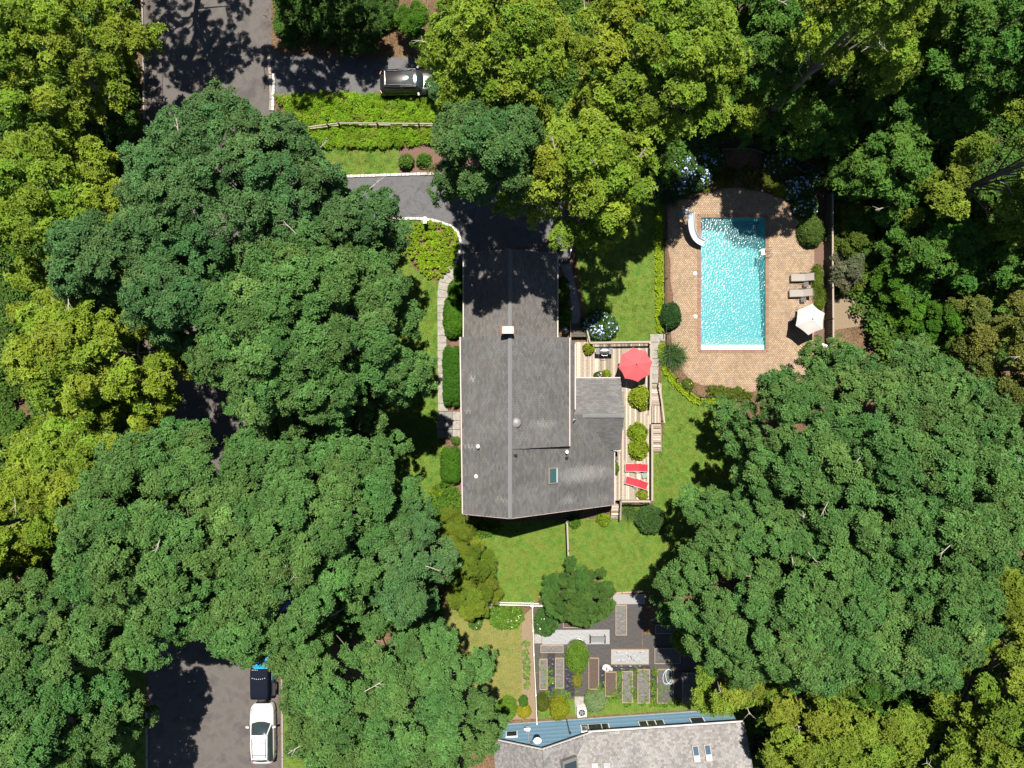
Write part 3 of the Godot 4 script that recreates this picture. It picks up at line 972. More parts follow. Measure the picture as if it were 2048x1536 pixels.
func build_pool() -> void:
	var a := G(1401, 435)
	var b := G(1531, 700)
	# paving: herringbone bricks over a dark bed, ringed by a soldier course
	var outl := [[1334, 404], [1352, 398], [1385, 400], [1412, 388], [1445, 377], [1480, 376], [1520, 384], [1555, 392], [1575, 402], [1592, 424], [1604, 448], [1620, 462], [1628, 490], [1628, 745], [1600, 760], [1560, 770], [1500, 785], [1460, 776], [1428, 771], [1404, 771], [1384, 763], [1366, 745], [1354, 725], [1345, 700], [1341, 660], [1345, 620], [1346, 590], [1340, 560], [1341, 530], [1336, 500], [1335, 450]]
	var poly := gpoly(outl)
	var deck := thing("pool_paving", "tan herringbone brick paving around the pool", "paving", Vector3.ZERO, 0.0, "", "structure")
	# bed with an opening for the basin
	var st := begin()
	st.set_smooth_group(-1)
	var ca := a - Vector2(0.3, 0.3)
	var cb := b + Vector2(0.3, 0.3)
	for piece in [[Vector2(-100, -100), Vector2(100, ca.y)], [Vector2(-100, cb.y), Vector2(100, 100)], [Vector2(-100, ca.y), Vector2(ca.x, cb.y)], [Vector2(cb.x, ca.y), Vector2(100, cb.y)]]:
		var rect := PackedVector2Array([piece[0], Vector2(piece[1].x, piece[0].y), piece[1], Vector2(piece[0].x, piece[1].y)])
		for q in Geometry2D.intersect_polygons(poly, rect):
			var ids := Geometry2D.triangulate_polygon(q)
			for i in range(0, ids.size(), 3):
				tri(st, Vector3(q[ids[i]].x, 0.022, q[ids[i]].y), Vector3(q[ids[i + 1]].x, 0.022, q[ids[i + 1]].y), Vector3(q[ids[i + 2]].x, 0.022, q[ids[i + 2]].y))
	st.generate_normals()
	part(deck, "paving_bed", st.commit(), M.paver_base)
	# bricks, laid at 45 degrees
	var w := 0.135
	var l := 0.27
	var rot := PI / 4.0
	var where := []
	var tint := []
	var brick := chamfer_box(Vector3(l - 0.02, 0.05, w - 0.02), 0.006)
	var inner := Geometry2D.offset_polygon(poly, -0.1)[0]
	var mid := (G(1401, 435) + G(1531, 700)) * 0.5
	for i in range(-70, 70):
		for j in range(-70, 70):
			# herringbone: one brick across, one along, repeated by (w, -w) and (2w, 2w)
			var base := Vector2(i * w + j * 2.0 * w, -i * w + j * 2.0 * w)
			for k in 2:
				var c := base + (Vector2(w, w * 0.5) if k == 0 else Vector2(2.5 * w, w))
				var q := c.rotated(rot) + mid
				if not Geometry2D.is_point_in_polygon(q, inner):
					continue
				if q.x > a.x - 0.16 and q.x < b.x + 0.16 and q.y > a.y - 0.16 and q.y < b.y + 0.16:
					continue
				var yaw := -rot if k == 0 else -rot + PI / 2.0
				where.append(Transform3D(Basis(Vector3.UP, yaw), Vector3(q.x, 0.012 + rr(-0.003, 0.003), q.y)))
				var g := rr(0.82, 1.16) * (1.0 + 0.16 * nz.get_noise_2d(q.x * 1.5, q.y * 1.5))
				var pk := rr(-0.1, 0.1)
				tint.append(Color(0.24 * g * (1.0 + pk * 0.5), 0.178 * g, 0.122 * g * (1.0 - pk)))
	copies(deck, "herringbone_bricks", brick, M.tint, where, tint)
	# border course and pool coping
	where = []
	tint = []
	var soldier := chamfer_box(Vector3(0.092, 0.055, 0.19), 0.006)
	var ring := Geometry2D.offset_polygon(poly, -0.09)[0]
	for i in ring.size():
		var p := ring[i]
		var q := ring[(i + 1) % ring.size()]
		var n := maxi(1, int((q - p).length() / 0.1))
		for k in n:
			var c := p.lerp(q, (k + 0.5) / n)
			where.append(Transform3D(Basis(Vector3.UP, -(q - p).angle()), Vector3(c.x, 0.016, c.y)))
			var g := rr(0.8, 1.15)
			tint.append(Color(0.20 * g, 0.135 * g, 0.10 * g))
	copies(deck, "border_bricks", soldier, M.tint, where, tint)
	var cop := thing("pool_coping", "reddish-brown brick coping around the pool", "coping", Vector3.ZERO, 0.0, "", "structure")
	where = []
	tint = []
	var cbrick := chamfer_box(Vector3(0.098, 0.07, 0.285), 0.012)
	var cr := PackedVector2Array([a - Vector2(0.11, 0.11), Vector2(b.x + 0.11, a.y - 0.11), b + Vector2(0.11, 0.11), Vector2(a.x - 0.11, b.y + 0.11)])
	for i in 4:
		var p := cr[i]
		var q := cr[(i + 1) % 4]
		var n := int((q - p).length() / 0.105)
		for k in n:
			var c := p.lerp(q, (k + 0.5) / n)
			where.append(Transform3D(Basis(Vector3.UP, -(q - p).angle()), Vector3(c.x, 0.032, c.y)))
			var g := rr(0.82, 1.15)
			tint.append(Color(0.185 * g, 0.118 * g, 0.088 * g))
	copies(cop, "coping_bricks", cbrick, M.tint, where, tint)
	# basin: liner walls, sloping floor, white step at the shallow end
	var liner := surf([Color(0.020, 0.235, 0.265), Color(0.030, 0.265, 0.295)], [0.2, 0.8], 0.05, 2.0, 71, 0.6)
	var bs := thing("swimming_pool", "rectangular turquoise swimming pool", "pool", Vector3((a.x + b.x) * 0.5, 0, (a.y + b.y) * 0.5), 0.0, "", "")
	var hx := (b.x - a.x) * 0.5
	var hz := (b.y - a.y) * 0.5
	var prof := [[-hz, -1.75], [-hz + 4.0, -1.7], [-hz + 6.5, -1.1], [hz, -0.75]]
	var fl := []
	for p in prof:
		fl.append([Vector3(-hx, p[1], p[0]), Vector3(hx, p[1], p[0])])
	part(bs, "floor_liner", patch(fl, false), liner)
	var wl := begin()
	wl.set_smooth_group(-1)
	for sx in [-1.0, 1.0]:
		for i in 3:
			quad(wl, Vector3(sx * hx, prof[i][1], prof[i][0]), Vector3(sx * hx, prof[i + 1][1], prof[i + 1][0]), Vector3(sx * hx, 0.0, prof[i + 1][0]), Vector3(sx * hx, 0.0, prof[i][0]))
	for sz in [0, 3]:
		quad(wl, Vector3(-hx, prof[sz][1], prof[sz][0]), Vector3(hx, prof[sz][1], prof[sz][0]), Vector3(hx, 0.0, prof[sz][0]), Vector3(-hx, 0.0, prof[sz][0]))
	wl.generate_normals()
	part(bs, "wall_liner", wl.commit(), liner)
	for i in 3:
		box(bs, "pool_step", Vector3(0, -0.62 + i * 0.15, hz - 0.80 + i * 0.29), Vector3(hx * 2.0 - 0.02, 0.17, 0.42), mat(Color(0.10, 0.27, 0.30), 0.6) if i < 2 else M.white)
	# water with small waves
	var nx := 230
	var nzc := 640
	var v := PackedVector3Array()
	var nor := PackedVector3Array()
	var idx := PackedInt32Array()
	for j in nzc + 1:
		for i in nx + 1:
			var x := -hx + 2.0 * hx * i / nx
			var z := -hz + 2.0 * hz * j / nzc
			var e := 0.01
			var h := wave(x, z)
			v.append(Vector3(x, -0.10 + h, z))
			nor.append(Vector3(-(wave(x + e, z) - h) / e, 1.0, -(wave(x, z + e) - h) / e).normalized())
	for j in nzc:
		for i in nx:
			var k := j * (nx + 1) + i
			idx.append_array(PackedInt32Array([k, k + 1, k + nx + 2, k, k + nx + 2, k + nx + 1]))
	var arr := []
	arr.resize(Mesh.ARRAY_MAX)
	arr[Mesh.ARRAY_VERTEX] = v
	arr[Mesh.ARRAY_NORMAL] = nor
	arr[Mesh.ARRAY_INDEX] = idx
	var am := ArrayMesh.new()
	am.add_surface_from_arrays(Mesh.PRIMITIVE_TRIANGLES, arr)
	var wm := mat(Color(0.006, 0.20, 0.235, 0.25), 0.25)
	wm.metallic_specular = 0.37
	wm.transparency = BaseMaterial3D.TRANSPARENCY_ALPHA
	part(bs, "water", am, wm)
	# skimmer lids
	for p in [[1390, 547, "upper"], [1391, 633, "lower"]]:
		var sk := thing("skimmer_lid", "round white skimmer lid set in the paving, %s of two left of the pool" % p[2], "lid", P(p[0], p[1]), 0.0, "skimmer lids")
		part(sk, "lid", lathe([Vector2(0.14, 0.02), Vector2(0.14, 0.05), Vector2(0.12, 0.058), Vector2(0.0, 0.058)], 22), M.white)
		part(sk, "rim", lathe([Vector2(0.155, 0.03), Vector2(0.155, 0.046), Vector2(0.141, 0.046)], 22), M.gutter)
	# ladder
	var ld := thing("pool_ladder", "pool ladder with white step and curved steel grips", "ladder", P(1531, 504))
	for sz in [-0.25, 0.25]:
		pipe(ld, "grip", [Vector3(0.45, 0.02, sz), Vector3(0.43, 0.45, sz), Vector3(0.28, 0.68, sz), Vector3(0.05, 0.7, sz), Vector3(-0.1, 0.5, sz), Vector3(-0.12, -0.9, sz)], 0.022, M.chrome, 8)
	for k in 3:
		box(ld, "step", Vector3(-0.2 - 0.0 * k, -0.02 - k * 0.28, 0), Vector3(0.3, 0.04, 0.5), M.white)
	build_slide()

func wave(x: float, z: float) -> float:
	return 0.0050 * nw.get_noise_2d(x * 3.8, z * 8.8) + 0.0066 * nw.get_noise_2d(x * 6.2 + 40.0 + z * 0.8, z * 3.8 + 7.0) + 0.0022 * nw.get_noise_2d(x * 9.0, z * 9.0 + 30.0)

func build_slide() -> void:
	var sl := thing("pool_slide", "grey curved pool slide with ladder at the pool's upper left corner", "slide", P(1384, 455))
	var path := [P(1381, 424, 1.75), P(1381.5, 438, 1.55), P(1382.5, 452, 1.3), P(1385, 464, 1.05), P(1390, 475, 0.8), P(1397, 482, 0.58), P(1407, 487, 0.42)]
	var cv := Curve3D.new()
	for i in path.size():
		var t: Vector3 = (path[mini(i + 1, path.size() - 1)] - path[maxi(i - 1, 0)]) / 6.0
		cv.add_point(path[i] - sl.position, -t, t)
	var rows := []
	var under := []
	var len := cv.get_baked_length()
	for i in 33:
		var o := len * i / 32.0
		var c := cv.sample_baked(o)
		var t := (cv.sample_baked(minf(len, o + 0.05)) - cv.sample_baked(maxf(0.0, o - 0.05))).normalized()
		var s := t.cross(Vector3.UP).normalized()
		var row := []
		var row2 := []
		for k in 13:
			var f := (k - 6) / 6.0
			var yy := 0.0
			if absf(f) > 0.55:
				yy = 0.17 * pow((absf(f) - 0.55) / 0.45, 1.4)
			row.append(c + s * f * 0.26 + Vector3(0, yy, 0))
			row2.append(c + s * f * 0.275 + Vector3(0, yy - 0.03, 0))
		rows.append(row)
		under.append(row2)
	var gm := mat(Color(0.42, 0.46, 0.50), 0.28)
	part(sl, "chute", patch(rows), gm)
	part(sl, "chute_underside", patch(under), gm)
	for sgn in [0, 12]:
		var lip := []
		for r in rows:
			lip.append(r[sgn])
		pipe(sl, "lip", lip, 0.028, gm, 6)
	var top: Vector3 = path[0] - sl.position
	box(sl, "platform", top + Vector3(-0.32, -0.02, 0.0), Vector3(0.36, 0.05, 0.46), mat(Color(0.13, 0.17, 0.20), 0.5))
	for sz in [-0.22, 0.22]:
		pipe(sl, "leg", [top + Vector3(-0.45, -0.05, sz), top + Vector3(-0.62, -top.y, sz)], 0.03, M.steel)
		pipe(sl, "handrail", [top + Vector3(-0.6, -0.2, sz), top + Vector3(-0.4, 0.45, sz), top + Vector3(-0.05, 0.42, sz), top + Vector3(0.0, 0.1, sz * 1.1)], 0.022, mat(Color(0.2, 0.25, 0.29), 0.4))
	for k in 4:
		box(sl, "rung", Vector3(top.x - 0.5 - 0.04 * (3 - k), 0.3 + k * 0.34, top.z), Vector3(0.12, 0.04, 0.44), mat(Color(0.13, 0.17, 0.20), 0.5))
	var m2 := cv.sample_baked(len * 0.55)
	pipe(sl, "leg", [m2, Vector3(m2.x - 0.05, 0.0, m2.z)], 0.035, M.steel)

# ------------------------------------------------------------------ neighbour house and vegetable garden

func build_neighbour() -> void:
	# own frame: x along the north wall (slightly turned), z away from the garden
	var a := P(998, 1449)
	var b := P(1458, 1418)
	var yaw := -atan2(b.z - a.z, b.x - a.x)
	var nh := thing("neighbour_house", "blue clapboard neighbour house with weathered grey shingle roof at the bottom", "house", a, yaw)
	var L := Vector2(b.x - a.x, b.z - a.z).length()
	var blue := surf([Color(0.085, 0.17, 0.25), Color(0.13, 0.24, 0.34)], [0.2, 0.8], 0.04, 1.6, 81, 0.8, [Color(0.8, 0.85, 0.9), Color(1, 1, 1)], 3.0)
	var blues := []
	for k in 3:
		blues.append(surf([Color(0.085, 0.17, 0.25) * [1.0, 0.86, 1.12][k], Color(0.13, 0.24, 0.34) * [1.0, 0.86, 1.12][k]], [0.2, 0.8], 0.04, 1.6, 82 + k, 0.8))
	var he := 3.0
	var gx := 3.35      # gable peak
	var gw := 7.35      # where the gable meets the long eave
	# clapboards, one by one
	var n := 24
	for i in n:
		var y := 0.28 + i * 0.2
		if y > 4.9:
			break
		var x0 := 0.0
		var x1 := L
		if y > he - 0.05:
			var f := (y - he) / 2.05
			x0 = gx - 3.6 * (1.0 - f)
			x1 = gx + 3.9 * (1.0 - f)
			if x1 - x0 < 0.4:
				break
			x0 = maxf(x0, 0.0)
		box(nh, "clapboard", Vector3((x0 + x1) * 0.5, y, -0.02), Vector3(x1 - x0, 0.21, 0.03), blues[i % 3], Basis(Vector3.RIGHT, 0.17))
	box(nh, "foundation", Vector3(L * 0.5, 0.09, -0.03), Vector3(L + 0.1, 0.18, 0.12), M.concrete)
	box(nh, "wall", Vector3(L * 0.5, he * 0.5, 0.12), Vector3(L - 0.02, he, 0.2), M.siding)
	box(nh, "wall", Vector3(L - 0.1, he * 0.5, 5.0), Vector3(0.2, he, 9.8), blue)
	box(nh, "wall", Vector3(0.1, he * 0.5, 5.0), Vector3(0.2, he, 9.8), blue)
	var rc := Color(0.155, 0.152, 0.152)
	var ov := -0.32
	# long roof: eave along x, rising to the south
	var rise := 0.5
	roof_face(nh, "roof", [Vector3(gw - 0.4, he + 0.1, ov), Vector3(L + 0.3, he + 0.1, ov), Vector3(L + 0.3, he + 0.1 + 6.0 * rise, 6.0), Vector3(gx, he + 0.1 + 6.0 * rise, 6.0), Vector3(gx, he + 0.1 + 3.8 * rise, 3.8)], rc, [], 0.21, 0.15, 0.24)
	# cross gable
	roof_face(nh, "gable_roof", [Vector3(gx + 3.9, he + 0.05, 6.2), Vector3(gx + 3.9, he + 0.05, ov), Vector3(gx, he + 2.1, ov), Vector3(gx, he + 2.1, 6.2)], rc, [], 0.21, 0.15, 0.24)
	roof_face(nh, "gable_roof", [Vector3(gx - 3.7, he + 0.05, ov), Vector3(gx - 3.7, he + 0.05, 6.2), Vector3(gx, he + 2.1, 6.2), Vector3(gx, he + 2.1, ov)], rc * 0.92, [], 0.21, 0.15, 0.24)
	beam(nh, "fascia", Vector3(gx, he + 2.02, ov - 0.02), Vector3(gx + 3.9, he - 0.02, ov - 0.02), 0.05, 0.14, M.gutter)
	beam(nh, "fascia", Vector3(gx, he + 2.02, ov - 0.02), Vector3(gx - 3.7, he - 0.02, ov - 0.02), 0.05, 0.14, M.gutter)
	beam(nh, "gutter", Vector3(gw - 0.3, he - 0.02, ov - 0.08), Vector3(L + 0.2, he - 0.02, ov - 0.08), 0.12, 0.1, M.gutter)
	# windows: x centre, y centre, width, height, lights
	for w in [[1.05, 1.9, 0.95, 0.9, 1], [7.7, 1.75, 2.3, 1.1, 3], [12.2, 1.7, 2.05, 0.95, 3], [15.85, 1.7, 1.15, 0.9, 1]]:
		var fr := box(nh, "window", Vector3(w[0], w[1], -0.07), Vector3(w[2], w[3], 0.1), M.white)
		var k: int = w[4]
		for i in k:
			var pw: float = (w[2] - 0.12) / k - 0.06
			if k == 3 and w[2] > 2.2:
				pw *= 1.5 if i == 1 else 0.75
			var cx: float = (i - (k - 1) * 0.5) * (w[2] - 0.06) / k * (1.08 if k == 3 and w[2] > 2.2 else 1.0)
			box(fr, "pane", Vector3(cx, 0, -0.045), Vector3(pw, w[3] - 0.18, 0.025), M.glass)
	# skylights on the long roof: [photo x, photo y]
	for p in [[1393, 1509], [1417, 1507], [1190, 1540], [1214, 1539]]:
		var h := 4.1
		var w := nh.to_local(P(p[0], p[1], h)) if nh.is_inside_tree() else nh.transform.affine_inverse() * P(p[0], p[1], h)
		w.y = he + 0.1 + (w.z - ov) * rise * 0.95 + 0.12
		var bs := Basis(Vector3.RIGHT, -atan(rise))
		var sk := box(nh, "skylight", w, Vector3(0.5, 0.14, 1.15), mat(Color(0.22, 0.20, 0.18), 0.6), bs)
		box(sk, "pane", Vector3(0, 0.065, -0.03), Vector3(0.38, 0.03, 0.95), mat(Color(0.03, 0.06, 0.10), 0.08, 0.0, 0.7))
		box(sk, "blind", Vector3(0, 0.085, 0.3), Vector3(0.38, 0.02, 0.36), mat(Color(0.3, 0.36, 0.38), 0.6))
	# vent bay, pipes, dish and downspout on the wall
	var dorm := box(nh, "roof_opening", Vector3(5.3, he + 1.25, 1.5), Vector3(1.3, 0.5, 1.3), mat(Color(0.09, 0.09, 0.09), 0.8), Basis(Vector3.BACK, -0.48))
	box(dorm, "opening_pane", Vector3(0, 0.26, 0.1), Vector3(1.05, 0.03, 1.0), M.glass)
	var dish := part(nh, "satellite_dish", lathe([Vector2(0.0, 0.0), Vector2(0.2, 0.03), Vector2(0.3, 0.1), Vector2(0.31, 0.1), Vector2(0.2, 0.0), Vector2(0.0, -0.03)], 22), M.white, Vector3(3.05, 4.0, -0.55), Basis(Vector3.RIGHT, 0.25))
	pipe(dish, "dish_arm", [Vector3(0, 0, 0), Vector3(0, -0.15, 0.3), Vector3(0, -0.2, 0.55)], 0.02, M.steel)
	pipe(dish, "feed_arm", [Vector3(-0.3, 0.08, 0.0), Vector3(-0.5, 0.25, 0.1), Vector3(-0.62, 0.28, 0.25)], 0.018, M.iron)
	pipe(nh, "downspout", [Vector3(5.55, 0.1, -0.12), Vector3(5.62, 2.6, -0.12), Vector3(5.7, 2.9, -0.35)], 0.045, M.darkwood)
	var mast := box(nh, "meter_box", Vector3(2.35, 1.3, -0.12), Vector3(0.3, 0.45, 0.2), M.white)
	pipe(mast, "service_mast", [Vector3(0, 0.2, 0), Vector3(0.05, 2.2, 0.0), Vector3(0.2, 2.45, -0.1)], 0.03, M.gutter)
	box(mast, "lamp_head", Vector3(-0.05, 0.42, -0.2), Vector3(0.5, 0.1, 0.16), M.white)

func bed(label: String, r: Array, fill: Material, h := 0.2, frame: Material = null) -> Node3D:
	# r: photograph rectangle x0, y0, x1, y1
	var a := P(r[0], r[1], h)
	var b := P(r[2], r[3], h)
	var c := (a + b) * 0.5
	var o := thing("raised_bed", label, "raised bed", Vector3(c.x, 0, c.z), 0.0, "raised garden beds")
	var sx := b.x - a.x
	var sz := b.z - a.z
	var fm: Material = frame if frame != null else M.timber
	for s in [-1, 1]:
		box(o, "side_board", Vector3(0, h * 0.5, s * (sz * 0.5 - 0.025)), Vector3(sx, h, 0.05), fm)
		box(o, "end_board", Vector3(s * (sx * 0.5 - 0.025), h * 0.5, 0), Vector3(0.05, h - 0.004, sz - 0.1), fm)
	part(o, "cover", crumpled(sx - 0.1, sz - 0.1, 0.035, int(r[0] * 7 + r[1])), fill, Vector3(0, h - 0.03, 0))
	return o

# wrinkled cloth or film lying flat
func crumpled(sx: float, sz: float, amp: float, sd: int) -> ArrayMesh:
	var f := FastNoiseLite.new()
	f.seed = sd
	f.frequency = 1.4
	f.noise_type = FastNoiseLite.TYPE_SIMPLEX
	var nx := maxi(6, int(sx / 0.06))
	var n2 := maxi(6, int(sz / 0.06))
	var rows := []
	for j in n2 + 1:
		var row := []
		for i in nx + 1:
			var x := -sx * 0.5 + sx * i / nx
			var z := -sz * 0.5 + sz * j / n2
			var e := minf(1.0, 4.0 * minf(minf(i, nx - i) / float(nx), minf(j, n2 - j) / float(n2)) + 0.25)
			row.append(Vector3(x, (absf(f.get_noise_2d(x * 1.6, z * 0.9)) * 1.6 + 0.5 * f.get_noise_2d(x * 5.0, z * 4.0)) * amp * e, z))
		rows.append(row)
	return patch(rows)

func flat_sheet(n: String, label: String, category: String, r: Array, m: Material, y: float, amp: float) -> Node3D:
	var a := P(r[0], r[1])
	var b := P(r[2], r[3])
	var o := part(self, n, crumpled(b.x - a.x, b.z - a.z, amp, int(r[0] * 3 + r[1])), m, Vector3((a.x + b.x) * 0.5, y, (a.z + b.z) * 0.5))
	tag(o, label, category)
	return o

func build_garden() -> void:
	var fabric := surf([Color(0.017, 0.0165, 0.0175), Color(0.030, 0.028, 0.028), Color(0.07, 0.055, 0.045)], [0.2, 0.6, 0.95], 0.05, 2.0, 91, 0.7)
	var grey := surf([Color(0.05, 0.048, 0.046), Color(0.105, 0.10, 0.096)], [0.2, 0.8], 0.04, 1.5, 92, 0.6)
	var dark := surf([Color(0.03, 0.028, 0.028), Color(0.06, 0.056, 0.055)], [0.2, 0.8], 0.04, 1.5, 93, 0.6)
	var brown := surf([Color(0.035, 0.024, 0.019), Color(0.075, 0.052, 0.042)], [0.2, 0.8], 0.06, 1.0, 94, 0.9)
	var film := mat(Color(0.018, 0.018, 0.021), 0.35)
	var tarp := surf([Color(0.15, 0.155, 0.165), Color(0.21, 0.215, 0.225)], [0.2, 0.8], 0.03, 1.5, 95, 0.5)
	flat_sheet("landscape_fabric", "black landscape fabric under the middle of the vegetable garden", "fabric", [1085, 1205, 1284, 1345], fabric, 0.022, 0.02)
	flat_sheet("landscape_fabric", "black landscape fabric between the lower raised beds", "fabric", [1070, 1346, 1400, 1398], fabric, 0.016, 0.015)
	flat_sheet("landscape_fabric", "black landscape fabric strip along the white fence", "fabric", [1069, 1214, 1084, 1344], fabric, 0.016, 0.015)
	flat_sheet("landscape_fabric", "black landscape fabric at the garden's shaded right end", "fabric", [1286, 1268, 1400, 1340], fabric, 0.020, 0.02)
	flat_sheet("plastic_film", "crinkled black plastic between the two narrow left beds", "plastic", [1095, 1304, 1110, 1390], film, 0.04, 0.05)
	flat_sheet("plastic_film", "crinkled black plastic right of the second narrow bed", "plastic", [1130, 1304, 1149, 1392], film, 0.04, 0.05)
	flat_sheet("plastic_film", "black plastic strip between the dark soil bed and its right neighbour", "plastic", [1199, 1330, 1210, 1395], film, 0.04, 0.05)
	flat_sheet("plastic_film", "black plastic strip in front of the holed white sheet", "plastic", [1222, 1331, 1300, 1341], film, 0.046, 0.05)
	flat_sheet("plastic_film", "black plastic strip between the two lower right beds", "plastic", [1301, 1340, 1312, 1400], film, 0.04, 0.05)
	var t1 := flat_sheet("white_sheet", "long white sheet spread on the ground under the bench", "sheet", [1084, 1259, 1219, 1288], tarp, 0.07, 0.02)
	t1.rotation.y = 0.006
	bed("small raised bed with grey cover below the long white sheet", [1081, 1290, 1127, 1306], grey)
	bed("narrow raised bed nearest the white fence", [1079, 1318, 1095, 1380], grey)
	bed("narrow raised bed between two strips of black plastic", [1110, 1316, 1128, 1377], grey)
	bed("raised bed of dark soil beside the striped bag", [1177, 1316, 1198, 1379], brown)
	bed("raised bed of dark soil right of the black plastic strip", [1210, 1344, 1233, 1393], brown)
	bed("long raised bed with smooth grey cover in the bottom row", [1244, 1343, 1266, 1406], grey)
	bed("raised bed with crumpled grey cover in the bottom row", [1275, 1339, 1300, 1407], grey)
	bed("wide raised bed under the coiled pale hose", [1314, 1339, 1348, 1407], dark)
	bed("raised bed at the garden's right end, partly under the olive tree", [1365, 1346, 1398, 1405], dark, 0.2, M.rail)
	bed("shaded raised bed right of the holed white sheet", [1309, 1297, 1361, 1328], dark)
	bed("tall raised bed with glossy grey cover beside the garden tree", [1231, 1210, 1254, 1271], grey)
	bed("shaded raised bed under the oak's edge at the upper right", [1311, 1250, 1357, 1268], dark, 0.2, M.rail)
	bed("raised bed peeking out below the garden tree", [1126, 1238, 1156, 1256], brown)
	var wb := bed("raised bed topped with a holed white sheet", [1222, 1299, 1298, 1329], tarp, 0.22)
	for h in [[-0.15, -0.1, 0.12, 0.9], [0.1, 0.05, 0.3, 1.15], [0.3, 0.25, 0.12, 0.6], [-0.75, 0.3, 0.1, -1.0], [0.85, -0.4, 0.2, 0.05], [-1.1, -0.38, 0.08, 0.0]]:
		box(wb, "planting_slit", Vector3(h[0], 0.262, h[1]), Vector3(h[2], 0.012, 0.045), M.black, Basis(Vector3.UP, -h[3]))
	# bench on the white sheet
	var bn := thing("garden_bench", "grey garden bench with slatted seat on the long white sheet", "bench", P(1194, 1274))
	for i in 5:
		box(bn, "seat_slat", Vector3(0, 0.43, -0.12 + i * 0.085), Vector3(1.15, 0.025, 0.07), M.slate)
	for i in 3:
		box(bn, "back_slat", Vector3(0, 0.55 + i * 0.13, -0.23 - i * 0.03), Vector3(1.15, 0.09, 0.025), M.slate, Basis(Vector3.RIGHT, -0.2))
	for sx in [-0.6, 0.6]:
		box(bn, "armrest", Vector3(sx, 0.64, 0.0), Vector3(0.06, 0.04, 0.6), M.iron)
		for z in [-0.24, 0.24]:
			box(bn, "leg", Vector3(sx, 0.31, z), Vector3(0.05, 0.62, 0.05), M.iron)
	# stock tank with a tall plant
	var tk := thing("planter_tub", "round galvanised tub holding a bushy vegetable plant", "tub", P(1153, 1293))
	part(tk, "tub_wall", lathe([Vector2(0.80, 0.0), Vector2(0.82, 0.2), Vector2(0.82, 0.5), Vector2(0.85, 0.53), Vector2(0.8, 0.53), Vector2(0.78, 0.42), Vector2(0.0, 0.42)], 32), M.steel)
	# striped bag
	var bag := thing("striped_bag", "crumpled white bag with dark stripes on the garden's black fabric", "bag", P(1212, 1333))
	var rows := []
	var rows2 := []
	for j in 15:
		var row := []
		for i in 25:
			var t := TAU * i / 24.0
			var f := j / 14.0
			var r := 0.30 * sin(PI * (0.12 + 0.88 * f)) * (1.0 + 0.22 * nz2.get_noise_2d(cos(t) * 2.0 + 9.0, sin(t) * 2.0 + f * 2.0))
			row.append(Vector3(cos(t) * r * 1.15, 0.03 + 0.4 * (1.0 - f) * (1.0 + 0.3 * nz2.get_noise_2d(t, f * 4.0)), sin(t) * r * 0.95))
		rows.append(row)
	part(bag, "sack", patch(rows), mat(Color(0.42, 0.41, 0.41), 0.7))
	for k in 3:
		var pts := []
		for i in 9:
			var t := -0.9 + 1.8 * i / 8.0
			pts.append(Vector3(-0.16 + k * 0.15, 0.40 - 0.24 * t * t, t * 0.24))
		pipe(bag, "stripe", pts, 0.025, M.black, 5)
	pipe(bag, "handle", [Vector3(-0.28, 0.12, 0.2), Vector3(-0.05, 0.2, 0.33), Vector3(0.12, 0.1, 0.36)], 0.02, mat(Color(0.4, 0.13, 0.12), 0.7), 6)
	var bk := part(self, "upturned_bowl", lathe([Vector2(0.0, 0.17), Vector2(0.08, 0.165), Vector2(0.14, 0.1), Vector2(0.17, 0.0)], 20), mat(Color(0.26, 0.24, 0.21), 0.7), P(1222, 1338) + Vector3(0, 0.03, 0))
	tag(bk, "small beige bowl upside down beside the striped bag", "bowl")
	# hose
	var hose := []
	for i in 60:
		var t := i / 59.0 * TAU * 1.85
		hose.append(P(1336 + 8.0 * cos(t) * (1.0 - 0.1 * i / 59.0) + 3.0 * sin(t * 0.5), 1353 + 15.0 * sin(t * 0.93 + 0.4), 0.30) + Vector3(0, 0.012 * sin(t * 3.0) + 0.02, 0))
	var hs := pipe(self, "garden_hose", hose, 0.026, mat(Color(0.33, 0.44, 0.45), 0.5), 7)
	tag(hs, "pale blue-grey garden hose coiled on the wide raised bed", "hose")
	# air conditioner
	var ac := thing("air_conditioner", "white air conditioner unit with round fan beside the blue wall", "air conditioner", P(1162, 1417), 0.08)
	box(ac, "cabinet", Vector3(0, 0.38, 0.0), Vector3(0.74, 0.72, 0.74), M.white)
	part(ac, "fan_ring", lathe([Vector2(0.31, 0.74), Vector2(0.31, 0.77), Vector2(0.28, 0.77), Vector2(0.28, 0.743)], 28), M.gutter)
	part(ac, "fan_well", lathe([Vector2(0.28, 0.745), Vector2(0.0, 0.745)], 28), M.black)
	for k in 5:
		box(ac, "fan_blade", Vector3(cos(TAU * k / 5.0) * 0.14, 0.755, sin(TAU * k / 5.0) * 0.14), Vector3(0.22, 0.008, 0.1), M.slate, Basis(Vector3.UP, -TAU * k / 5.0) * Basis(Vector3.RIGHT, 0.12))
	box(ac, "base_pad", Vector3(0, 0.01, 0), Vector3(0.95, 0.06, 0.95), M.concrete)
	var ps := part(self, "concrete_pad", chamfer_box(Vector3(0.75, 0.1, 0.8), 0.01), M.concrete, P(1158, 1402) + Vector3(0, 0.05, 0))
	tag(ps, "grey concrete pad above the air conditioner", "pad")
	var sp := part(self, "stone_slab", chamfer_box(Vector3(0.62, 0.09, 0.75), 0.01), M.concrete, P(1076, 1277) + Vector3(0, 0.05, 0))
	tag(sp, "pale stone slab at the end of the long white sheet", "slab")
	# grey ramp and sleepers at the top of the garden
	flat_sheet("grey_mat", "grey mat on the path at the garden's upper edge", "mat", [1226, 1188, 1290, 1208], mat(Color(0.17, 0.17, 0.175), 0.8), 0.03, 0.02)
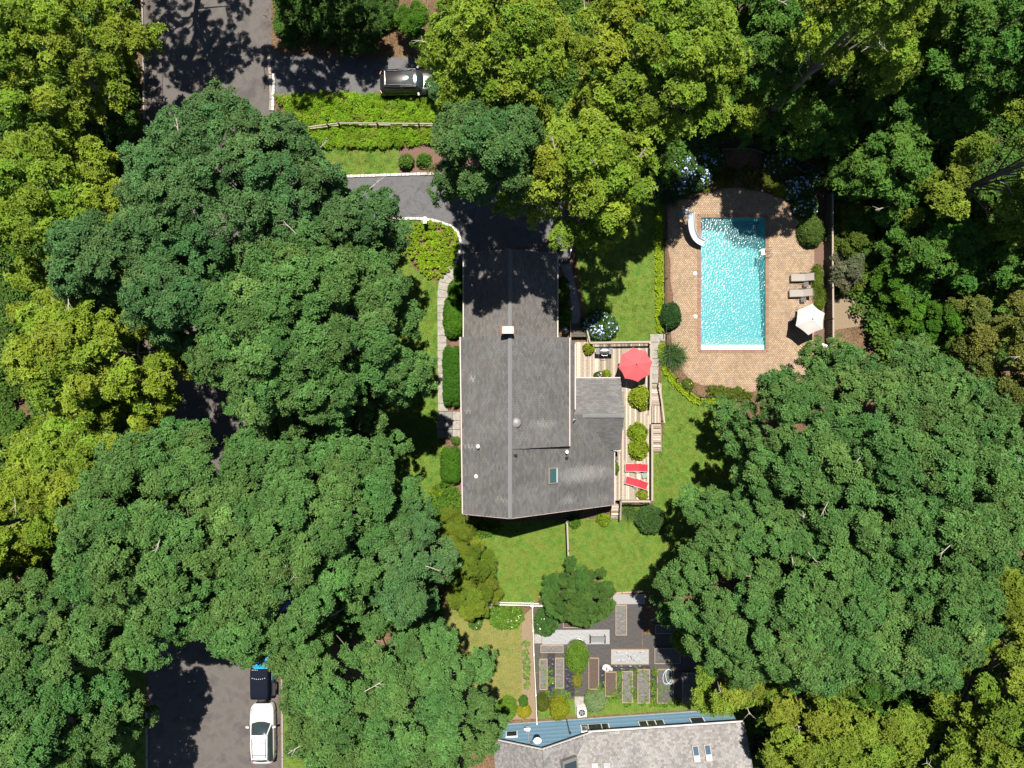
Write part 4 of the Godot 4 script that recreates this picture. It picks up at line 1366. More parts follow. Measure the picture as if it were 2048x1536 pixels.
	var slp := thing("sleeper_edge", "pale timber sleepers between back lawn and grey mat", "edging", P(1250, 1183))
	for i in 3:
		beam(slp, "sleeper", P(1222 + i * 22, 1186 - i * 1.3) + Vector3(0, 0.07, 0) - slp.position, P(1243 + i * 22, 1184.8 - i * 1.3) + Vector3(0, 0.07, 0) - slp.position, 0.14, 0.14, M.timber)
	var fr := thing("leaning_frame", "pale wire frame leaning in the shade at the garden's upper right", "frame", P(1320, 1240))
	beam(fr, "bar", P(1300, 1240, 0.5) - fr.position, P(1350, 1226, 0.9) - fr.position, 0.03, 0.03, M.gutter)
	beam(fr, "bar", P(1300, 1242, 0.1) - fr.position, P(1350, 1230, 0.1) - fr.position, 0.03, 0.03, M.gutter)
	for i in 4:
		beam(fr, "stay", P(1302 + i * 15, 1241 - i * 4, 0.08) - fr.position, P(1302 + i * 15, 1239.5 - i * 4, 0.55 + i * 0.1) - fr.position, 0.02, 0.02, M.gutter)

# ------------------------------------------------------------------ fences

func board_fence(label: String, pts: Array, h: float, post_gap: float, m: Material, top: Material, board_w: float, side := 1.0, low := 0.35) -> Node3D:
	var f := thing("board_fence", label, "fence", P(pts[0][0], pts[0][1]))
	for i in pts.size() - 1:
		var a := P(pts[i][0], pts[i][1]) - f.position
		var b := P(pts[i + 1][0], pts[i + 1][1]) - f.position
		var d := b - a
		var l := d.length()
		var dir := d / l
		var nor := Vector3(-dir.z, 0, dir.x) * side
		var bas := Basis(dir, Vector3.UP, dir.cross(Vector3.UP))
		var np := maxi(1, int(round(l / post_gap)))
		for k in np + (1 if i == pts.size() - 2 else 0):
			box(f, "post", a + d * clampf(float(k) / np, 0.004, 0.996) + Vector3(0, h * 0.5 + 0.04, 0), Vector3(0.11, h + 0.08, 0.11), m, bas)
		beam(f, "rail", a + Vector3(0, h - 0.03, 0) + nor * 0.06, b + Vector3(0, h - 0.03, 0) + nor * 0.06, 0.13, 0.04, top)
		beam(f, "rail", a + Vector3(0, low, 0) + nor * 0.085, b + Vector3(0, low, 0) + nor * 0.085, 0.05, 0.09, top)
		var nb := int(l / (board_w + 0.012))
		for k in nb:
			box(f, "board", a + d * ((k + 0.5) / nb) + Vector3(0, (h - 0.06) * 0.5 + 0.03, 0), Vector3(board_w, h - 0.14, 0.022), m, bas)
	return f

func picket_fence(n: String, label: String, pts: Array, h: float, gap: float, pw: float, m: Material, rail_w: float, post_every := 2.4) -> void:
	var f := thing(n, label, "fence", P(pts[0][0], pts[0][1]))
	for i in pts.size() - 1:
		var a := P(pts[i][0], pts[i][1]) - f.position
		var b := P(pts[i + 1][0], pts[i + 1][1]) - f.position
		var d := b - a
		var l := d.length()
		var bas := Basis(d / l, Vector3.UP, (d / l).cross(Vector3.UP))
		for y in [0.18, h - 0.12]:
			beam(f, "rail", a + Vector3(0, y, 0), b + Vector3(0, y, 0), rail_w, rail_w * 1.3, m)
		var np := maxi(1, int(round(l / post_every)))
		for k in np + 1:
			box(f, "post", a + d * clampf(float(k) / np, 0.004, 0.996) + Vector3(0, h * 0.5 + 0.03, 0), Vector3(rail_w * 2.2, h + 0.06, rail_w * 2.2), m, bas)
		var nb := int(l / gap)
		for k in nb:
			box(f, "picket", a + d * ((k + 0.5) / nb) + Vector3(0, h * 0.5 + 0.02, 0), Vector3(pw, h - 0.04, pw * 0.7), m, bas)

func build_fences() -> void:
	picket_fence("iron_fence", "black iron picket fence between east lawn and pool paving", [[1329, 405], [1328, 480], [1329, 560], [1327, 668]], 1.15, 0.115, 0.016, M.iron, 0.026)
	picket_fence("iron_gate", "black iron picket gate at the end of the paver walk", [[1332, 669], [1332, 692]], 1.15, 0.10, 0.018, M.iron, 0.03, 0.9)
	picket_fence("iron_fence", "black iron picket fence curving round the pool paving's lower end", [[1332, 693], [1334, 735], [1352, 757], [1378, 783], [1400, 794], [1460, 792]], 1.15, 0.115, 0.016, M.iron, 0.026)
	board_fence("weathered wooden fence with pale rails right of the pool", [[1648, 395], [1648, 520], [1649, 640], [1650, 790]], 1.5, 2.25, M.darkwood, M.rail, 0.14, -1.0, 0.25)
	# black mesh fence round the top of the pool
	var mf := thing("mesh_fence", "dark mesh fence with posts bending around the top of the pool", "fence", P(1430, 300))
	var pts := [[1395, 305], [1440, 299], [1500, 298], [1545, 312], [1590, 332], [1646, 372]]
	for i in pts.size() - 1:
		var a := P(pts[i][0], pts[i][1]) - mf.position
		var b := P(pts[i + 1][0], pts[i + 1][1]) - mf.position
		var d := (b - a)
		var l := d.length()
		var bas := Basis(d / l, Vector3.UP, (d / l).cross(Vector3.UP))
		box(mf, "post", a + Vector3(0, 0.9, 0), Vector3(0.08, 1.8, 0.08), M.iron, bas)
		beam(mf, "rail", a + Vector3(0, 1.72, 0), b + Vector3(0, 1.72, 0), 0.05, 0.05, M.iron)
		beam(mf, "rail", a + Vector3(0, 0.1, 0), b + Vector3(0, 0.1, 0), 0.05, 0.05, M.rail)
		var nw := int(l / 0.09)
		for k in nw:
			box(mf, "wire", a + d * ((k + 0.5) / nw) + Vector3(0, 0.9, 0), Vector3(0.03, 1.6, 0.012), M.iron, bas)
	board_fence("brown timber board fence running down the back lawn", [[1133, 1036], [1137, 1150]], 1.45, 2.3, M.darkwood, M.rail, 0.15, 1.0, 0.4)
	picket_fence("white_fence", "white picket fence between back lawn and dry lawn", [[975, 1203], [1062, 1205]], 0.9, 0.14, 0.06, M.white, 0.05)
	picket_fence("white_gate", "short white picket gate under the garden tree", [[1065, 1206], [1090, 1206], [1125, 1203]], 0.9, 0.12, 0.06, M.white, 0.05)
	picket_fence("white_fence", "long white picket fence along the vegetable garden", [[1064, 1207], [1067, 1300], [1071, 1380], [1073, 1436]], 1.0, 0.14, 0.05, M.white, 0.045)
	var sf := thing("split_fence", "old two-rail fence running through the lime groundcover", "fence", P(620, 262))
	var line := [[622, 262], [660, 256.5], [682, 254], [758, 254], [840, 255], [905, 256]]
	for i in line.size() - 1:
		var a := P(line[i][0], line[i][1]) - sf.position
		var b := P(line[i + 1][0], line[i + 1][1]) - sf.position
		for y in [0.45, 0.85]:
			beam(sf, "rail", a + Vector3(0, y + rr(-0.03, 0.03), 0), b + Vector3(0, y + rr(-0.03, 0.03), 0), 0.09, 0.11, M.rail)
		if i > 0:
			box(sf, "post", a + Vector3(0, 0.5, 0), Vector3(0.13, 1.05, 0.13), M.darkwood)
	# screen at the garage corner
	var sc := thing("screen_fence", "dark board screen with grey cap at the garage corner", "fence", P(1135, 515))
	for s in [[P(1144, 484), P(1136, 521)], [P(1136, 522), P(1115, 523)]]:
		var a: Vector3 = s[0] - sc.position
		var b: Vector3 = s[1] - sc.position
		beam(sc, "cap_rail", a + Vector3(0, 1.5, 0), b + Vector3(0, 1.5, 0), 0.1, 0.05, M.gutter)
		var d := b - a
		var l := d.length()
		var bas := Basis(d / l, Vector3.UP, (d / l).cross(Vector3.UP))
		var nb := int(l / 0.15)
		for k in nb:
			box(sc, "board", a + d * ((k + 0.5) / nb) + Vector3(0, 0.74, 0), Vector3(0.14, 1.46, 0.025), M.darkwood, bas)

# ------------------------------------------------------------------ vehicles

func mirrored(rows: Array) -> Array:
	var o := []
	for r in rows:
		var q := []
		for p in r:
			q.append(Vector3(-p.x, p.y, p.z))
		o.append(q)
	return o

func wheel(car: Node3D, at: Vector3, r: float) -> void:
	var w := part(car, "wheel", lathe([Vector2(r * 0.62, -0.1), Vector2(r * 0.94, -0.11), Vector2(r, -0.07), Vector2(r, 0.07), Vector2(r * 0.94, 0.11), Vector2(r * 0.62, 0.1)], 22), M.rubber, at, Basis(Vector3.BACK, PI / 2.0))
	part(w, "rim", lathe([Vector2(0.0, -0.075), Vector2(r * 0.5, -0.085), Vector2(r * 0.63, -0.1), Vector2(r * 0.63, 0.1), Vector2(r * 0.5, 0.085), Vector2(0.0, 0.075)], 22), M.steel)

# suv: forward is -z. o: options for proportions
func suv(label: String, at: Vector3, yaw: float, paint: Material, o: Dictionary) -> Node3D:
	var c := thing("suv", label, "car", at, yaw, "parked cars")
	var L: float = o.len * 0.5
	var W: float = o.wid * 0.5
	var T: float = o.high
	var B: float = o.belt
	var front: float = o.front      # z of the windscreen's foot
	# lower body: rings of points from sill over the top to sill
	var prof := []
	for s in o.rings:
		# z, half width, top height, crown
		var z: float = s[0] * L
		var w: float = s[1] * W
		var y: float = s[2]
		var row := []
		for k in [[1.0, 0.28], [1.0, y * 0.55 + 0.1], [0.995, y - 0.16], [0.965, y - 0.06], [0.88, y - 0.015], [0.6, y + s[3] * 0.6], [0.0, y + s[3]]]:
			row.append(Vector3(k[0] * w, k[1], z))
		var full := row.duplicate()
		for k in range(5, -1, -1):
			full.append(Vector3(-row[k].x, row[k].y, row[k].z))
		prof.append(full)
	part(c, "body", patch(prof), paint)
	# closing faces at nose and tail
	for e in [0, prof.size() - 1]:
		var st := begin()
		st.set_smooth_group(-1)
		var f: Array = prof[e]
		for k in 6:
			quad(st, f[k], f[k + 1], f[11 - k], f[12 - k])
		st.generate_normals()
		part(c, "grille" if e == 0 else "tailgate", st.commit(), M.black if e == 0 else paint)
	# greenhouse
	var rf: float = o.roof_front
	var rb: float = o.roof_back
	var tail: float = o.tail
	var rw: float = o.roof_w * 0.5
	var gw := W * 0.9
	var roof := []
	for j in 13:
		var f := j / 12.0
		var z := lerpf(rf, rb, f)
		var row := []
		for i in 13:
			var u := (i - 6) / 6.0
			row.append(Vector3(u * rw * (1.0 - 0.06 * f), T - 0.05 * u * u - 0.05 * pow(2.0 * f - 0.85, 2.0), z))
		roof.append(row)
	part(c, "roof", patch(roof), o.get("roof_mat", paint))
	var ws := []
	for j in 7:
		var f := j / 6.0
		var row := []
		for i in 13:
			var u := (i - 6) / 6.0
			var w := lerpf(gw * 0.86, rw * 0.97, f)
			row.append(Vector3(u * w, lerpf(B + 0.02, T - 0.055, f) - 0.045 * u * u + 0.05 * sin(PI * f), lerpf(front, rf, f) + 0.16 * u * u * (1.0 - f * 0.7)))
		ws.append(row)
	part(c, "windscreen", patch(ws), M.glass)
	for s in [-1.0, 1.0]:
		var p := pipe(c, "pillar", [Vector3(s * gw * 0.92, B - 0.01, front + 0.22), Vector3(s * (rw + 0.03), T - 0.09, rf + 0.03), Vector3(s * (rw + 0.035), T - 0.055, (rf + rb) * 0.5), Vector3(s * (rw - 0.01), T - 0.13, rb), Vector3(s * gw * 0.85, B, tail)], 0.055, paint, 8)
		p.set_meta("label", "roof pillar and side rail")
		var sg := []
		for j in 9:
			var f := j / 8.0
			var zt := lerpf(rf, rb, f)
			var zb := lerpf(front + 0.25, tail - 0.05, f)
			sg.append([Vector3(s * (W * 0.95), B - 0.02, zb), Vector3(s * ((W * 0.95 + rw) * 0.52), (B + T) * 0.52, (zb + zt) * 0.5), Vector3(s * (rw + 0.02), T - 0.1, zt)])
		part(c, "side_window", patch(sg), M.glass)
		var m := box(c, "mirror", Vector3(s * (W + 0.1), B + 0.06, front + 0.42), Vector3(0.26, 0.16, 0.13), paint, Basis(Vector3.UP, s * 0.25))
		box(m, "mirror_glass", Vector3(0, 0, 0.068), Vector3(0.2, 0.12, 0.01), M.chrome)
		pipe(c, "roof_rail", [Vector3(s * (rw - 0.06), T - 0.02, rf + 0.25), Vector3(s * (rw - 0.07), T + 0.03, rf + 0.45), Vector3(s * (rw - 0.09), T + 0.03, rb - 0.4), Vector3(s * (rw - 0.1), T - 0.04, rb - 0.15)], 0.022, o.get("rail_mat", M.slate), 6)
		var hl := []
		for j in 5:
			var f := j / 4.0
			var z := -L * lerpf(0.965, 0.83, f)
			var w := W * lerpf(0.60, 0.925, f)
			hl.append([Vector3(s * w, o.rings[1][2] - 0.08 + 0.12 * f, z - 0.03), Vector3(s * (w - 0.14), o.rings[1][2] + 0.06 * f - 0.01, z - 0.0)])
		part(c, "headlight", patch(hl), o.get("lamp_mat", M.steel))
		box(c, "tail_light", Vector3(s * W * 0.78, B - 0.12, L * 0.955), Vector3(0.28, 0.16, 0.06), mat(Color(0.25, 0.01, 0.01), 0.3), Basis(Vector3.UP, s * 0.5))
		for z in [-L * 0.6, L * 0.58]:
			wheel(c, Vector3(s * (W - 0.12), 0.36, z), 0.36)
		var hd := box(c, "door_handle", Vector3(s * (W + 0.005), B - 0.18, 0.35), Vector3(0.03, 0.03, 0.2), M.chrome)
		hd.set_meta("label", "door handle")
	var rg := []
	for j in 5:
		var f := j / 4.0
		var row := []
		for i in 11:
			var u := (i - 5) / 5.0
			row.append(Vector3(u * lerpf(rw * 0.93, gw * 0.82, f), lerpf(T - 0.12, B + 0.02, f) - 0.03 * u * u, lerpf(rb, tail, f) - 0.08 * u * u))
		rg.append(row)
	part(c, "rear_window", patch(rg), M.glass)
	return c

func build_vehicles() -> void:
	var wp := mat(Color(0.42, 0.42, 0.42), 0.3)
	wp.clearcoat_enabled = true
	wp.clearcoat = 0.6
	wp.clearcoat_roughness = 0.05
	var rings := [[-1.0, 0.62, 0.66, 0.0], [-0.965, 0.80, 0.80, 0.02], [-0.90, 0.90, 0.89, 0.04], [-0.78, 0.965, 0.95, 0.06], [-0.6, 0.99, 1.0, 0.07], [-0.40, 1.0, 1.03, 0.06], [0.0, 1.0, 1.03, 0.0], [0.5, 1.0, 1.04, 0.0], [0.8, 0.97, 1.05, 0.0], [0.93, 0.90, 1.04, 0.01], [0.985, 0.78, 0.95, 0.01], [1.0, 0.66, 0.75, 0.0]]
	var o := {"len": 4.78, "wid": 1.94, "high": 1.66, "belt": 1.06, "front": -1.12, "roof_front": -0.28, "roof_back": 1.72, "tail": 2.16, "roof_w": 1.22, "rings": rings}
	var g := P(531, 1459)
	var w := suv("white car parked along the kerb at the bottom of the street", Vector3(g.x + 0.02, 0.012, g.z - 0.05), 0.012, wp, o)
	for z in [0.38, 1.3]:
		box(w, "crossbar", Vector3(0, 1.685, z), Vector3(1.1, 0.03, 0.055), M.slate)
	for z in [-1.16, -2.12]:
		box(w, "panel_gap", Vector3(0, 1.075 if z > -2.0 else 0.905, z), Vector3(1.35 if z > -2.0 else 1.2, 0.012, 0.02), M.slate)
	for sx in [-0.78, 0.78]:
		box(w, "panel_gap", Vector3(sx, 1.005, -1.65), Vector3(0.018, 0.04, 0.95), M.slate)
	box(w, "wiper", Vector3(-0.3, 1.13, -1.03), Vector3(0.6, 0.02, 0.03), M.black)
	box(w, "antenna_fin", Vector3(0, 1.66, 1.62), Vector3(0.03, 0.06, 0.16), M.slate)
	for i in 7:
		box(w, "grille_slot", Vector3(-0.42 + i * 0.14, 0.835, -2.25), Vector3(0.09, 0.03, 0.07), M.black)
	var bp := mat(Color(0.012, 0.011, 0.012), 0.16)
	bp.clearcoat_enabled = true
	bp.clearcoat = 0.35
	bp.clearcoat_roughness = 0.03
	var rings2 := [[-1.0, 0.72, 0.75, 0.0], [-0.97, 0.88, 0.90, 0.02], [-0.90, 0.94, 0.98, 0.03], [-0.7, 0.98, 1.04, 0.04], [-0.42, 1.0, 1.09, 0.04], [0.0, 1.0, 1.10, 0.0], [0.6, 1.0, 1.10, 0.0], [0.9, 0.98, 1.10, 0.0], [0.97, 0.94, 1.06, 0.0], [1.0, 0.86, 0.85, 0.0]]
	var o2 := {"len": 4.85, "wid": 1.98, "high": 1.84, "belt": 1.12, "front": -1.15, "roof_front": -0.62, "roof_back": 2.02, "tail": 2.25, "roof_w": 1.30, "rings": rings2, "rail_mat": M.chrome, "lamp_mat": M.steel}
	var q := P(823, 174)
	var b := suv("glossy black car with sunroof parked in the upper driveway", Vector3(q.x, 0.016, q.z), -PI / 2.0 + 0.03, bp, o2)
	box(b, "sunroof", Vector3(0, 1.822, 0.05), Vector3(0.95, 0.02, 0.95), mat(Color(0.03, 0.04, 0.04), 0.05, 0.0, 0.8))
	box(b, "roof_rack", Vector3(0, 1.86, 1.85), Vector3(1.1, 0.03, 0.05), M.chrome)
	# boxy off-roader with soft top
	var cy := mat(Color(0.005, 0.23, 0.52), 0.25)
	cy.clearcoat_enabled = true
	cy.clearcoat = 0.5
	var soft := mat(Color(0.006, 0.008, 0.015), 0.85, 0.0, 0.12)
	var j := thing("off_road_car", "bright blue off-road car with dark soft top, ahead of the white car", "car", P(533, 1340) + Vector3(0, 0.012, 0), 0.01, "parked cars")
	box(j, "tub", Vector3(0, 0.78, 0.35), Vector3(1.55, 0.62, 2.7), cy)
	box(j, "hood", Vector3(0, 0.98, -1.55), Vector3(1.35, 0.26, 1.25), cy)
	box(j, "grille", Vector3(0, 0.85, -2.19), Vector3(1.4, 0.5, 0.06), cy)
	for s in [-1.0, 1.0]:
		part(j, "headlight", lathe([Vector2(0.0, 0.03), Vector2(0.1, 0.02), Vector2(0.11, 0.0)], 16), M.chrome, Vector3(s * 0.5, 0.92, -2.22), Basis(Vector3.RIGHT, -PI / 2.0))
		for z in [-1.45, 1.2]:
			wheel(j, Vector3(s * 0.82, 0.4, z), 0.4)
			box(j, "fender", Vector3(s * 0.86, 0.86, z), Vector3(0.3, 0.07, 1.0), M.black)
		box(j, "door", Vector3(s * 0.79, 0.8, -0.1), Vector3(0.05, 0.55, 0.95), cy)
		box(j, "side_step", Vector3(s * 0.85, 0.36, -0.1), Vector3(0.16, 0.06, 1.5), M.black)
		var mr := box(j, "mirror", Vector3(s * 0.98, 1.2, -0.75), Vector3(0.2, 0.2, 0.09), M.black)
		mr.set_meta("label", "black side mirror")
	box(j, "bumper", Vector3(0, 0.55, -2.35), Vector3(1.5, 0.2, 0.2), M.black)
	box(j, "bumper", Vector3(0, 0.5, 1.85), Vector3(1.5, 0.2, 0.16), M.black)
	box(j, "windscreen", Vector3(0, 1.4, -0.82), Vector3(1.4, 0.6, 0.05), M.glass, Basis(Vector3.RIGHT, -0.35))
	var rows := []
	for zz in [[-0.78, 1.72, 0.66], [-0.7, 1.79, 0.69], [-0.2, 1.82, 0.7], [0.6, 1.83, 0.7], [1.3, 1.82, 0.7], [1.62, 1.78, 0.69], [1.72, 1.6, 0.7], [1.78, 1.1, 0.74]]:
		var row := []
		for k in [[1.12, -1.0], [1.06, -0.45], [1.0, -0.09], [0.94, -0.02], [0.5, 0.0], [0.0, 0.01], [-0.5, 0.0], [-0.94, -0.02], [-1.0, -0.09], [-1.06, -0.45], [-1.12, -1.0]]:
			row.append(Vector3(k[0] * zz[2], maxf(1.08, zz[1] + k[1] * 0.72), zz[0]))
		rows.append(row)
	part(j, "soft_top", patch(rows), soft)
	for k in 7:
		part(j, "snap", lathe([Vector2(0.0, 0.02), Vector2(0.022, 0.016), Vector2(0.028, 0.0)], 10), M.white, Vector3(-0.5 + k * 0.165, 1.832, -0.1 + 0.1 * cos((k - 3) / 3.0 * 1.4)))
	for k in 4:
		part(j, "snap", lathe([Vector2(0.0, 0.02), Vector2(0.022, 0.016), Vector2(0.028, 0.0)], 10), M.white, Vector3(-0.5 + k * 0.13, 1.79, -0.72))
	var sp := part(j, "spare_wheel", lathe([Vector2(0.0, 0.13), Vector2(0.28, 0.13), Vector2(0.38, 0.09), Vector2(0.39, -0.09), Vector2(0.3, -0.11), Vector2(0.0, -0.11)], 24), M.rubber, Vector3(0.0, 0.98, 1.95), Basis(Vector3.RIGHT, PI / 2.0))
	sp.set_meta("label", "spare wheel on the tailgate")
	var db := mat(Color(0.01, 0.03, 0.12), 0.2)
	var k := P(588, 1238)
	suv("dark blue car almost hidden under the oak beside the street", Vector3(k.x, 0.012, k.z), 0.25, db, o)

# ------------------------------------------------------------------ furniture and small things

func parasol(label: String, px: Array, h: float, r: float, sides: int, turn: float, c: Color, drop: float, floor_y: float) -> void:
	var at := P(px[0], px[1], h)
	var p := thing("parasol", label, "parasol", Vector3(at.x, floor_y, at.z))
	var hh := h - floor_y
	var cloth := mat(c, 0.85)
	cloth.rim_enabled = true
	cloth.rim = 0.2
	cloth.backlight_enabled = true
	cloth.backlight = Color(0.3, 0.3, 0.3)
	for k in sides:
		var a0 := turn + TAU * k / sides
		var a1 := turn + TAU * (k + 1) / sides
		var rows := []
		for j in 7:
			var f := j / 6.0
			var row := []
			for i in 7:
				var u := i / 6.0
				var e0 := Vector3(cos(a0), 0, sin(a0)) * r * f
				var e1 := Vector3(cos(a1), 0, sin(a1)) * r * f
				var q := e0.lerp(e1, u)
				var sag := sin(PI * u) * f
				q *= 1.0 - 0.045 * sag * f
				q.y = hh - drop * (0.8 * f + 0.2 * f * f) - 0.035 * sag
				row.append(q)
			rows.append(row)
		part(p, "canopy_panel", patch(rows), cloth)
		var rib := pipe(p, "rib", [Vector3(0, hh - 0.03, 0), Vector3(cos(a0) * r * 0.98, hh - drop - 0.025, sin(a0) * r * 0.98)], 0.011, M.steel, 5)
		rib.set_meta("label", "metal rib under the canopy")
	part(p, "finial", lathe([Vector2(0.06, 0.0), Vector2(0.07, 0.03), Vector2(0.03, 0.07), Vector2(0.0, 0.09)], 14), mat(c * 0.35, 0.6), Vector3(0, hh, 0))
	part(p, "vent_flap", lathe([Vector2(0.25, -0.055), Vector2(0.1, 0.015), Vector2(0.0, 0.02)], sides), cloth, Vector3(0, hh + 0.005, 0))
	part(p, "pole", lathe([Vector2(0.024, 0.0), Vector2(0.024, hh)], 12), M.steel)
	part(p, "base", lathe([Vector2(0.28, 0.0), Vector2(0.28, 0.05), Vector2(0.2, 0.09), Vector2(0.05, 0.12), Vector2(0.05, 0.3)], 22), M.black)

func lounger(n: String, label: String, at: Vector3, yaw: float, cloth: Material, frame: Material, back: float, group: String) -> Node3D:
	# head towards +x
	var l := thing(n, label, "lounger", at, yaw, group)
	var seat := [Vector3(-0.85, 0.33, 0), Vector3(0.25, 0.33, 0)]
	var head := Vector3(0.25 + 0.75 * cos(back), 0.33 + 0.75 * sin(back), 0)
	for s in [-1.0, 1.0]:
		var z := Vector3(0, 0, s * 0.31)
		beam(l, "side_rail", seat[0] + z, seat[1] + z, 0.04, 0.04, frame)
		beam(l, "back_rail", seat[1] + z, head + z, 0.04, 0.04, frame)
		for x in [-0.7, 0.3]:
			beam(l, "leg", Vector3(x, 0.32, s * 0.31), Vector3(x + 0.05, 0.0, s * 0.33), 0.035, 0.035, frame)
		pipe(l, "armrest", [Vector3(-0.15, 0.34, s * 0.33), Vector3(0.0, 0.52, s * 0.35), Vector3(0.3, 0.54, s * 0.35), Vector3(0.42, 0.4, s * 0.33)], 0.018, frame, 6)
	beam(l, "end_bar", seat[0] + Vector3(0, 0, -0.3), seat[0] + Vector3(0, 0, 0.3), 0.04, 0.04, frame)
	beam(l, "end_bar", head + Vector3(0, 0, -0.3), head + Vector3(0, 0, 0.3), 0.04, 0.04, frame)
	var rows := []
	for j in 13:
		var f := j / 12.0
		var row := []
		for i in 7:
			var u := (i - 3) / 3.0
			row.append(Vector3(lerpf(-0.82, 0.27, f), 0.36 - 0.012 * (1.0 - u * u) + 0.008 * sin(f * 22.0), u * 0.285))
		rows.append(row)
	part(l, "seat_sling", patch(rows), cloth)
	rows = []
	for j in 9:
		var f := j / 8.0
		var row := []
		for i in 7:
			var u := (i - 3) / 3.0
			var p := Vector3(0.27, 0.36, 0).lerp(head + Vector3(0, 0.03, 0), f)
			row.append(p + Vector3(0, -0.012 * (1.0 - u * u), u * 0.285))
		rows.append(row)
	part(l, "back_sling", patch(rows), cloth)
	return l

func build_small_things() -> void:
	var dy := 0.8
	parasol("salmon-red eight-sided parasol open over the deck", [1273, 729], 3.15, 1.36, 8, PI / 8.0 + 0.25, Color(0.36, 0.055, 0.065), 0.48, dy)
	parasol("white six-sided parasol open beside the pool fence", [1625, 638], 2.45, 1.25, 6, PI / 2.0 + 0.12, Color(0.33, 0.325, 0.325), 0.42, 0.03)
	var red := mat(Color(0.27, 0.008, 0.018), 0.8)
	var pale := mat(Color(0.3, 0.27, 0.26), 0.5)
	lounger("sun_lounger", "red cushioned sun lounger lying straight on the deck, upper of two", P(1270, 934, dy) * Vector3(1, 0, 1) + Vector3(0, dy, 0), 0.0, red, pale, 0.5, "red deck loungers")
	lounger("sun_lounger", "red cushioned sun lounger lying slantwise on the deck, lower of two", P(1270, 964, dy) * Vector3(1, 0, 1) + Vector3(0, dy, 0), -0.28, red, pale, 0.5, "red deck loungers")
	var beige := mat(Color(0.20, 0.18, 0.165), 0.8)
	var fr := mat(Color(0.05, 0.05, 0.05), 0.5)
	lounger("sun_lounger", "beige sun lounger on the pool paving, upper of two", P(1599, 556) + Vector3(0, 0.03, 0), 0.02, beige, fr, 0.55, "beige pool loungers")
	lounger("sun_lounger", "beige sun lounger on the pool paving, lower of two", P(1596, 587) + Vector3(0, 0.03, 0), 0.03, beige, fr, 0.55, "beige pool loungers")
	for t in [[1608, 570, "small dark side table just below the upper beige lounger"], [1603, 600, "small dark side table just below the lower beige lounger"]]:
		var tb := thing("side_table", t[2], "side table", P(t[0], t[1]) + Vector3(0, 0.03, 0), 0.05, "pool side tables")
		for i in 5:
			box(tb, "table_slat", Vector3(-0.16 + i * 0.08, 0.4, 0), Vector3(0.068, 0.02, 0.4), fr)
		for sx in [-0.17, 0.17]:
			for sz in [-0.17, 0.17]:
				box(tb, "leg", Vector3(sx, 0.2, sz), Vector3(0.025, 0.4, 0.025), fr)
	# chairs and table under the white parasol
	var pt := thing("patio_table", "round dark patio table under the white parasol", "table", P(1601, 645) + Vector3(0, 0.03, 0))
	part(pt, "table_top", lathe([Vector2(0.5, 0.69), Vector2(0.52, 0.705), Vector2(0.5, 0.72), Vector2(0.05, 0.72)], 26), fr)
	for k in 3:
		pipe(pt, "leg", [Vector3(cos(TAU * k / 3.0) * 0.12, 0.7, sin(TAU * k / 3.0) * 0.12), Vector3(cos(TAU * k / 3.0) * 0.36, 0.0, sin(TAU * k / 3.0) * 0.36)], 0.02, fr)
	for c in [[1588, 640, 0.6, "dark patio chair with arm loops left of the white parasol"], [1596, 625, 1.5, "dark patio chair tucked above the patio table by the white parasol"]]:
		var ch := thing("patio_chair", c[3], "chair", P(c[0], c[1]) + Vector3(0, 0.03, 0), c[2], "patio chairs")
		box(ch, "seat", Vector3(0, 0.42, 0), Vector3(0.46, 0.03, 0.46), fr)
		box(ch, "backrest", Vector3(-0.23, 0.68, 0), Vector3(0.03, 0.46, 0.44), fr, Basis(Vector3.BACK, 0.18))
		for s in [-0.25, 0.25]:
			pipe(ch, "armrest", [Vector3(0.2, 0.0, s), Vector3(0.22, 0.6, s), Vector3(0.05, 0.66, s), Vector3(-0.24, 0.64, s)], 0.016, fr)
			box(ch, "leg", Vector3(-0.2, 0.21, s * 0.9), Vector3(0.03, 0.42, 0.03), fr)
	var wl := lounger("sun_lounger", "white lounger half hidden by the great oak below the white parasol", P(1637, 712) + Vector3(0, 0.03, 0), 1.2, M.white, M.white, 0.4, "")
	wl.set_meta("category", "lounger")
	# gas grill
	var gg := thing("gas_grill", "black gas grill with steel lid on the deck", "grill", P(1206, 703, dy) * Vector3(1, 0, 1) + Vector3(0, dy, 0))
	box(gg, "cart", Vector3(0, 0.38, 0), Vector3(0.7, 0.62, 0.5), M.black)
	var lid := []
	for j in 9:
		var t := PI * j / 8.0
		lid.append([Vector3(-0.36, 0.84 + 0.22 * sin(t), 0.26 * cos(t)), Vector3(0.36, 0.84 + 0.22 * sin(t), 0.26 * cos(t))])
	part(gg, "lid", patch(lid), mat(Color(0.05, 0.05, 0.054), 0.4))
	box(gg, "lid_plate", Vector3(0, 1.045, -0.07), Vector3(0.4, 0.012, 0.16), mat(Color(0.5, 0.54, 0.58), 0.3, 0.5), Basis(Vector3.RIGHT, -0.28))
	for s in [-1.0, 1.0]:
		box(gg, "side_shelf", Vector3(s * 0.53, 0.84, 0), Vector3(0.32, 0.04, 0.5), mat(Color(0.05, 0.05, 0.055), 0.5))
		for z in [-0.2, 0.2]:
			part(gg, "caster", lathe([Vector2(0.0, -0.03), Vector2(0.06, -0.03), Vector2(0.06, 0.03), Vector2(0.0, 0.03)], 12), M.rubber, Vector3(s * 0.3, 0.06, z), Basis(Vector3.BACK, PI / 2.0))
	pipe(gg, "handle", [Vector3(-0.22, 0.9, 0.26), Vector3(-0.22, 0.93, 0.36), Vector3(0.22, 0.93, 0.36), Vector3(0.22, 0.9, 0.26)], 0.018, M.steel)
